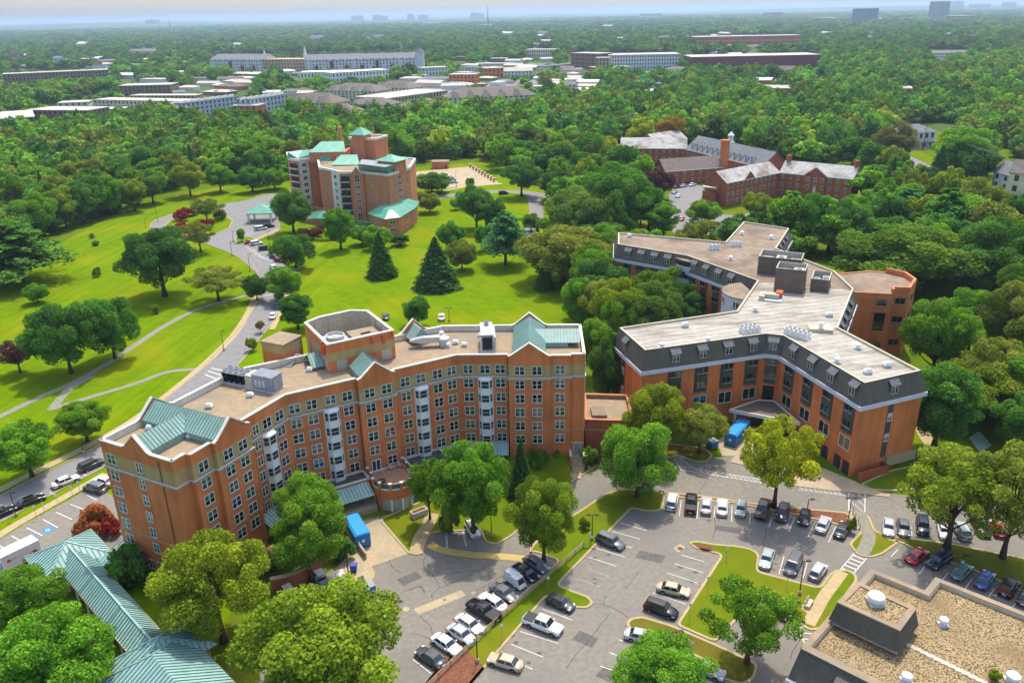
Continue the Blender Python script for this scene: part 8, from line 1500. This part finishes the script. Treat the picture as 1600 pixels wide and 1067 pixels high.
# curved brick garden wall with a sign plate
wp=spline([P2(*p) for p in ((425,925),(455,918),(480,905),(503,885),(518,862),(524,848))],6); GW=thing('garden_wall','curved dark red brick garden wall behind the golf carts','wall',(*wp[0],0)); L_,R_=strip(wp,.5); q=MB(); k=len(wp)
q.prism(ccw(L_+R_[::-1]),0,2.3); q.build('wall','brick_dark',GW); L2,R2=strip(wp,.75); q=MB(); q.prism(ccw(L2+R2[::-1]),2.3,2.48,bot=True); q.build('coping','concrete',GW); c=Vector(wp[20]); q=MB(); q.box(c.x+.3,c.y-.35,1.2,c.x+.36,c.y+.35,1.9); q.build('notice_plate','white_paint',GW)
# low timber-topped wall and generator by the terrace
o=thing('ramp_wall','low pale concrete ramp wall beside the blue dock container','wall',(*P2(550,850),0)); a_=P(541,832); b_=P(572,874); q=MB(); q.bar((a_.x,a_.y,.6),(b_.x,b_.y,.6),.3,1.2); q.build('wall','concrete',o); q=MB(); q.bar((a_.x,a_.y,1.65),(b_.x,b_.y,1.65),.06,.06); q.bar((a_.x,a_.y,1.45),(b_.x,b_.y,1.45),.05,.05); q.build('handrail','galv',o)
a_=P(655,806); o=thing('brick_planter','small pale brick planter box beside the round drum','planter',(a_.x,a_.y,.1),.6); q=MB(); pl=[(-1.4,-.6),(1.4,-.6),(1.4,.6),(-1.4,.6)]; q.ring(pl,offset(pl,-.2),0,1.1); q.build('box','paver_pale',o,off=(0,0,0)); q=MB(); q.prism(offset(pl,-.2),.5,.95); q.build('soil','mulch',o,off=(0,0,0))
# bench
a_=P(1264,947); o=thing('park_bench','beige stone bench on its pad beside the curved walk','bench',(a_.x,a_.y,.16),math.radians(52)); q=MB(); q.box(-.9,-.3,.38,.9,.3,.48); q.build('seat','paver_pale',o,off=(0,0,0)); q=MB(); q.hexa([(-.9,.26,.5),(.9,.26,.5),(.9,.36,.5),(-.9,.36,.5)],[(-.9,.42,1.0),(.9,.42,1.0),(.9,.5,1.0),(-.9,.5,1.0)]); q.build('backrest','paver_pale',o,off=(0,0,0))
for x in (-.8,.8): q=MB(); q.box(x-.12,-.28,0,x+.12,.4,.38); q.build('leg','paver_pale',o,off=(0,0,0))
# pipe handrails at the crossing
for x,y,l in ((1332,797,'first short black bollard rail at the crossing'),(1336,805,'second short black bollard rail at the crossing'),(1341,812,'third short black bollard rail at the crossing'),(1343,822,'fourth short black bollard rail at the crossing')):
    a_=P(x,y+6); o=thing('path_bollard',l,'bollard',(a_.x,a_.y,.15),group='bollards beside the crossing path'); q=MB(); q.tube([(0,0,0),(0,0,.95)],.05,6); q.build('post','black_metal',o,off=(0,0,0)); q=MB(); q.lathe((0,0,.95),[(.07,0),(.07,.06),(.02,.1)],8); q.build('cap','black_metal',o,off=(0,0,0))
# turquoise court in the side garden
struct(sheet('games_court',pts2([(715,130),(800,70),(905,190),(810,250)],0,(1380,660),5.336),.03,'walk_roof'))
# utility poles and wires
pts_=[]
for c,y,l in (((1546,312),238,'tall wooden utility pole on the right street, nearer one'),((1442,235),195,'wooden utility pole by the white porch house'),((1480,262),212,'wooden utility pole among the trees right of the porch house'),((1630,395),300,'wooden utility pole just outside the right edge')):
    A_=P(*c); h=zat((A_.x,A_.y),y); o=thing('utility_pole',l,'utility pole',(A_.x,A_.y,0),0,'utility poles'); q=MB(); q.tube([(0,0,0),(0,0,h)],[.2,.13],7); q.build('pole','bark',o,off=(0,0,0)); q=MB(); q.box(-1.2,-.08,h-1,1.2,.08,h-.8); q.build('crossarm','bark',o,off=(0,0,0)); pts_.append(Vector((A_.x,A_.y,h-.8)))
order=[1,2,0,3]
for s in (-1.0,0,1.0):
    path=[]
    for i,j in zip(order[:-1],order[1:]):
        for k in range(8): f=k/8; p=pts_[i].lerp(pts_[j],f)+Vector((s,0,-3*f*(1-f))); path.append(p)
    path.append(pts_[order[-1]]+Vector((s,0,0))); q=MB(); q.tube(path,.03,4); o=q.build('overhead_wire','mech_grey'); tag(o,{-1.0:'left overhead wire between the utility poles',0:'middle overhead wire between the utility poles',1.0:'right overhead wire between the utility poles'}[s],'wire','overhead wires')
# ================================================================ hazy summer air
hz=bpy.data.materials.new('haze_air'); hz.use_nodes=True; n=hz.node_tree; n.nodes.clear(); vo=n.nodes.new('ShaderNodeVolumePrincipled'); vo.inputs['Color'].default_value=(.58,.77,1.0,1); vo.inputs['Density'].default_value=.00008; vo.inputs['Anisotropy'].default_value=.25
ou=n.nodes.new('ShaderNodeOutputMaterial'); n.links.new(vo.outputs[0],ou.inputs['Volume'])
q=MB(); q.box(-29000,-600,-6,29000,39000,175); o=q.build('haze',hz); tag(o,'pale blue haze lying over the whole wooded landscape','haze',kind='stuff')
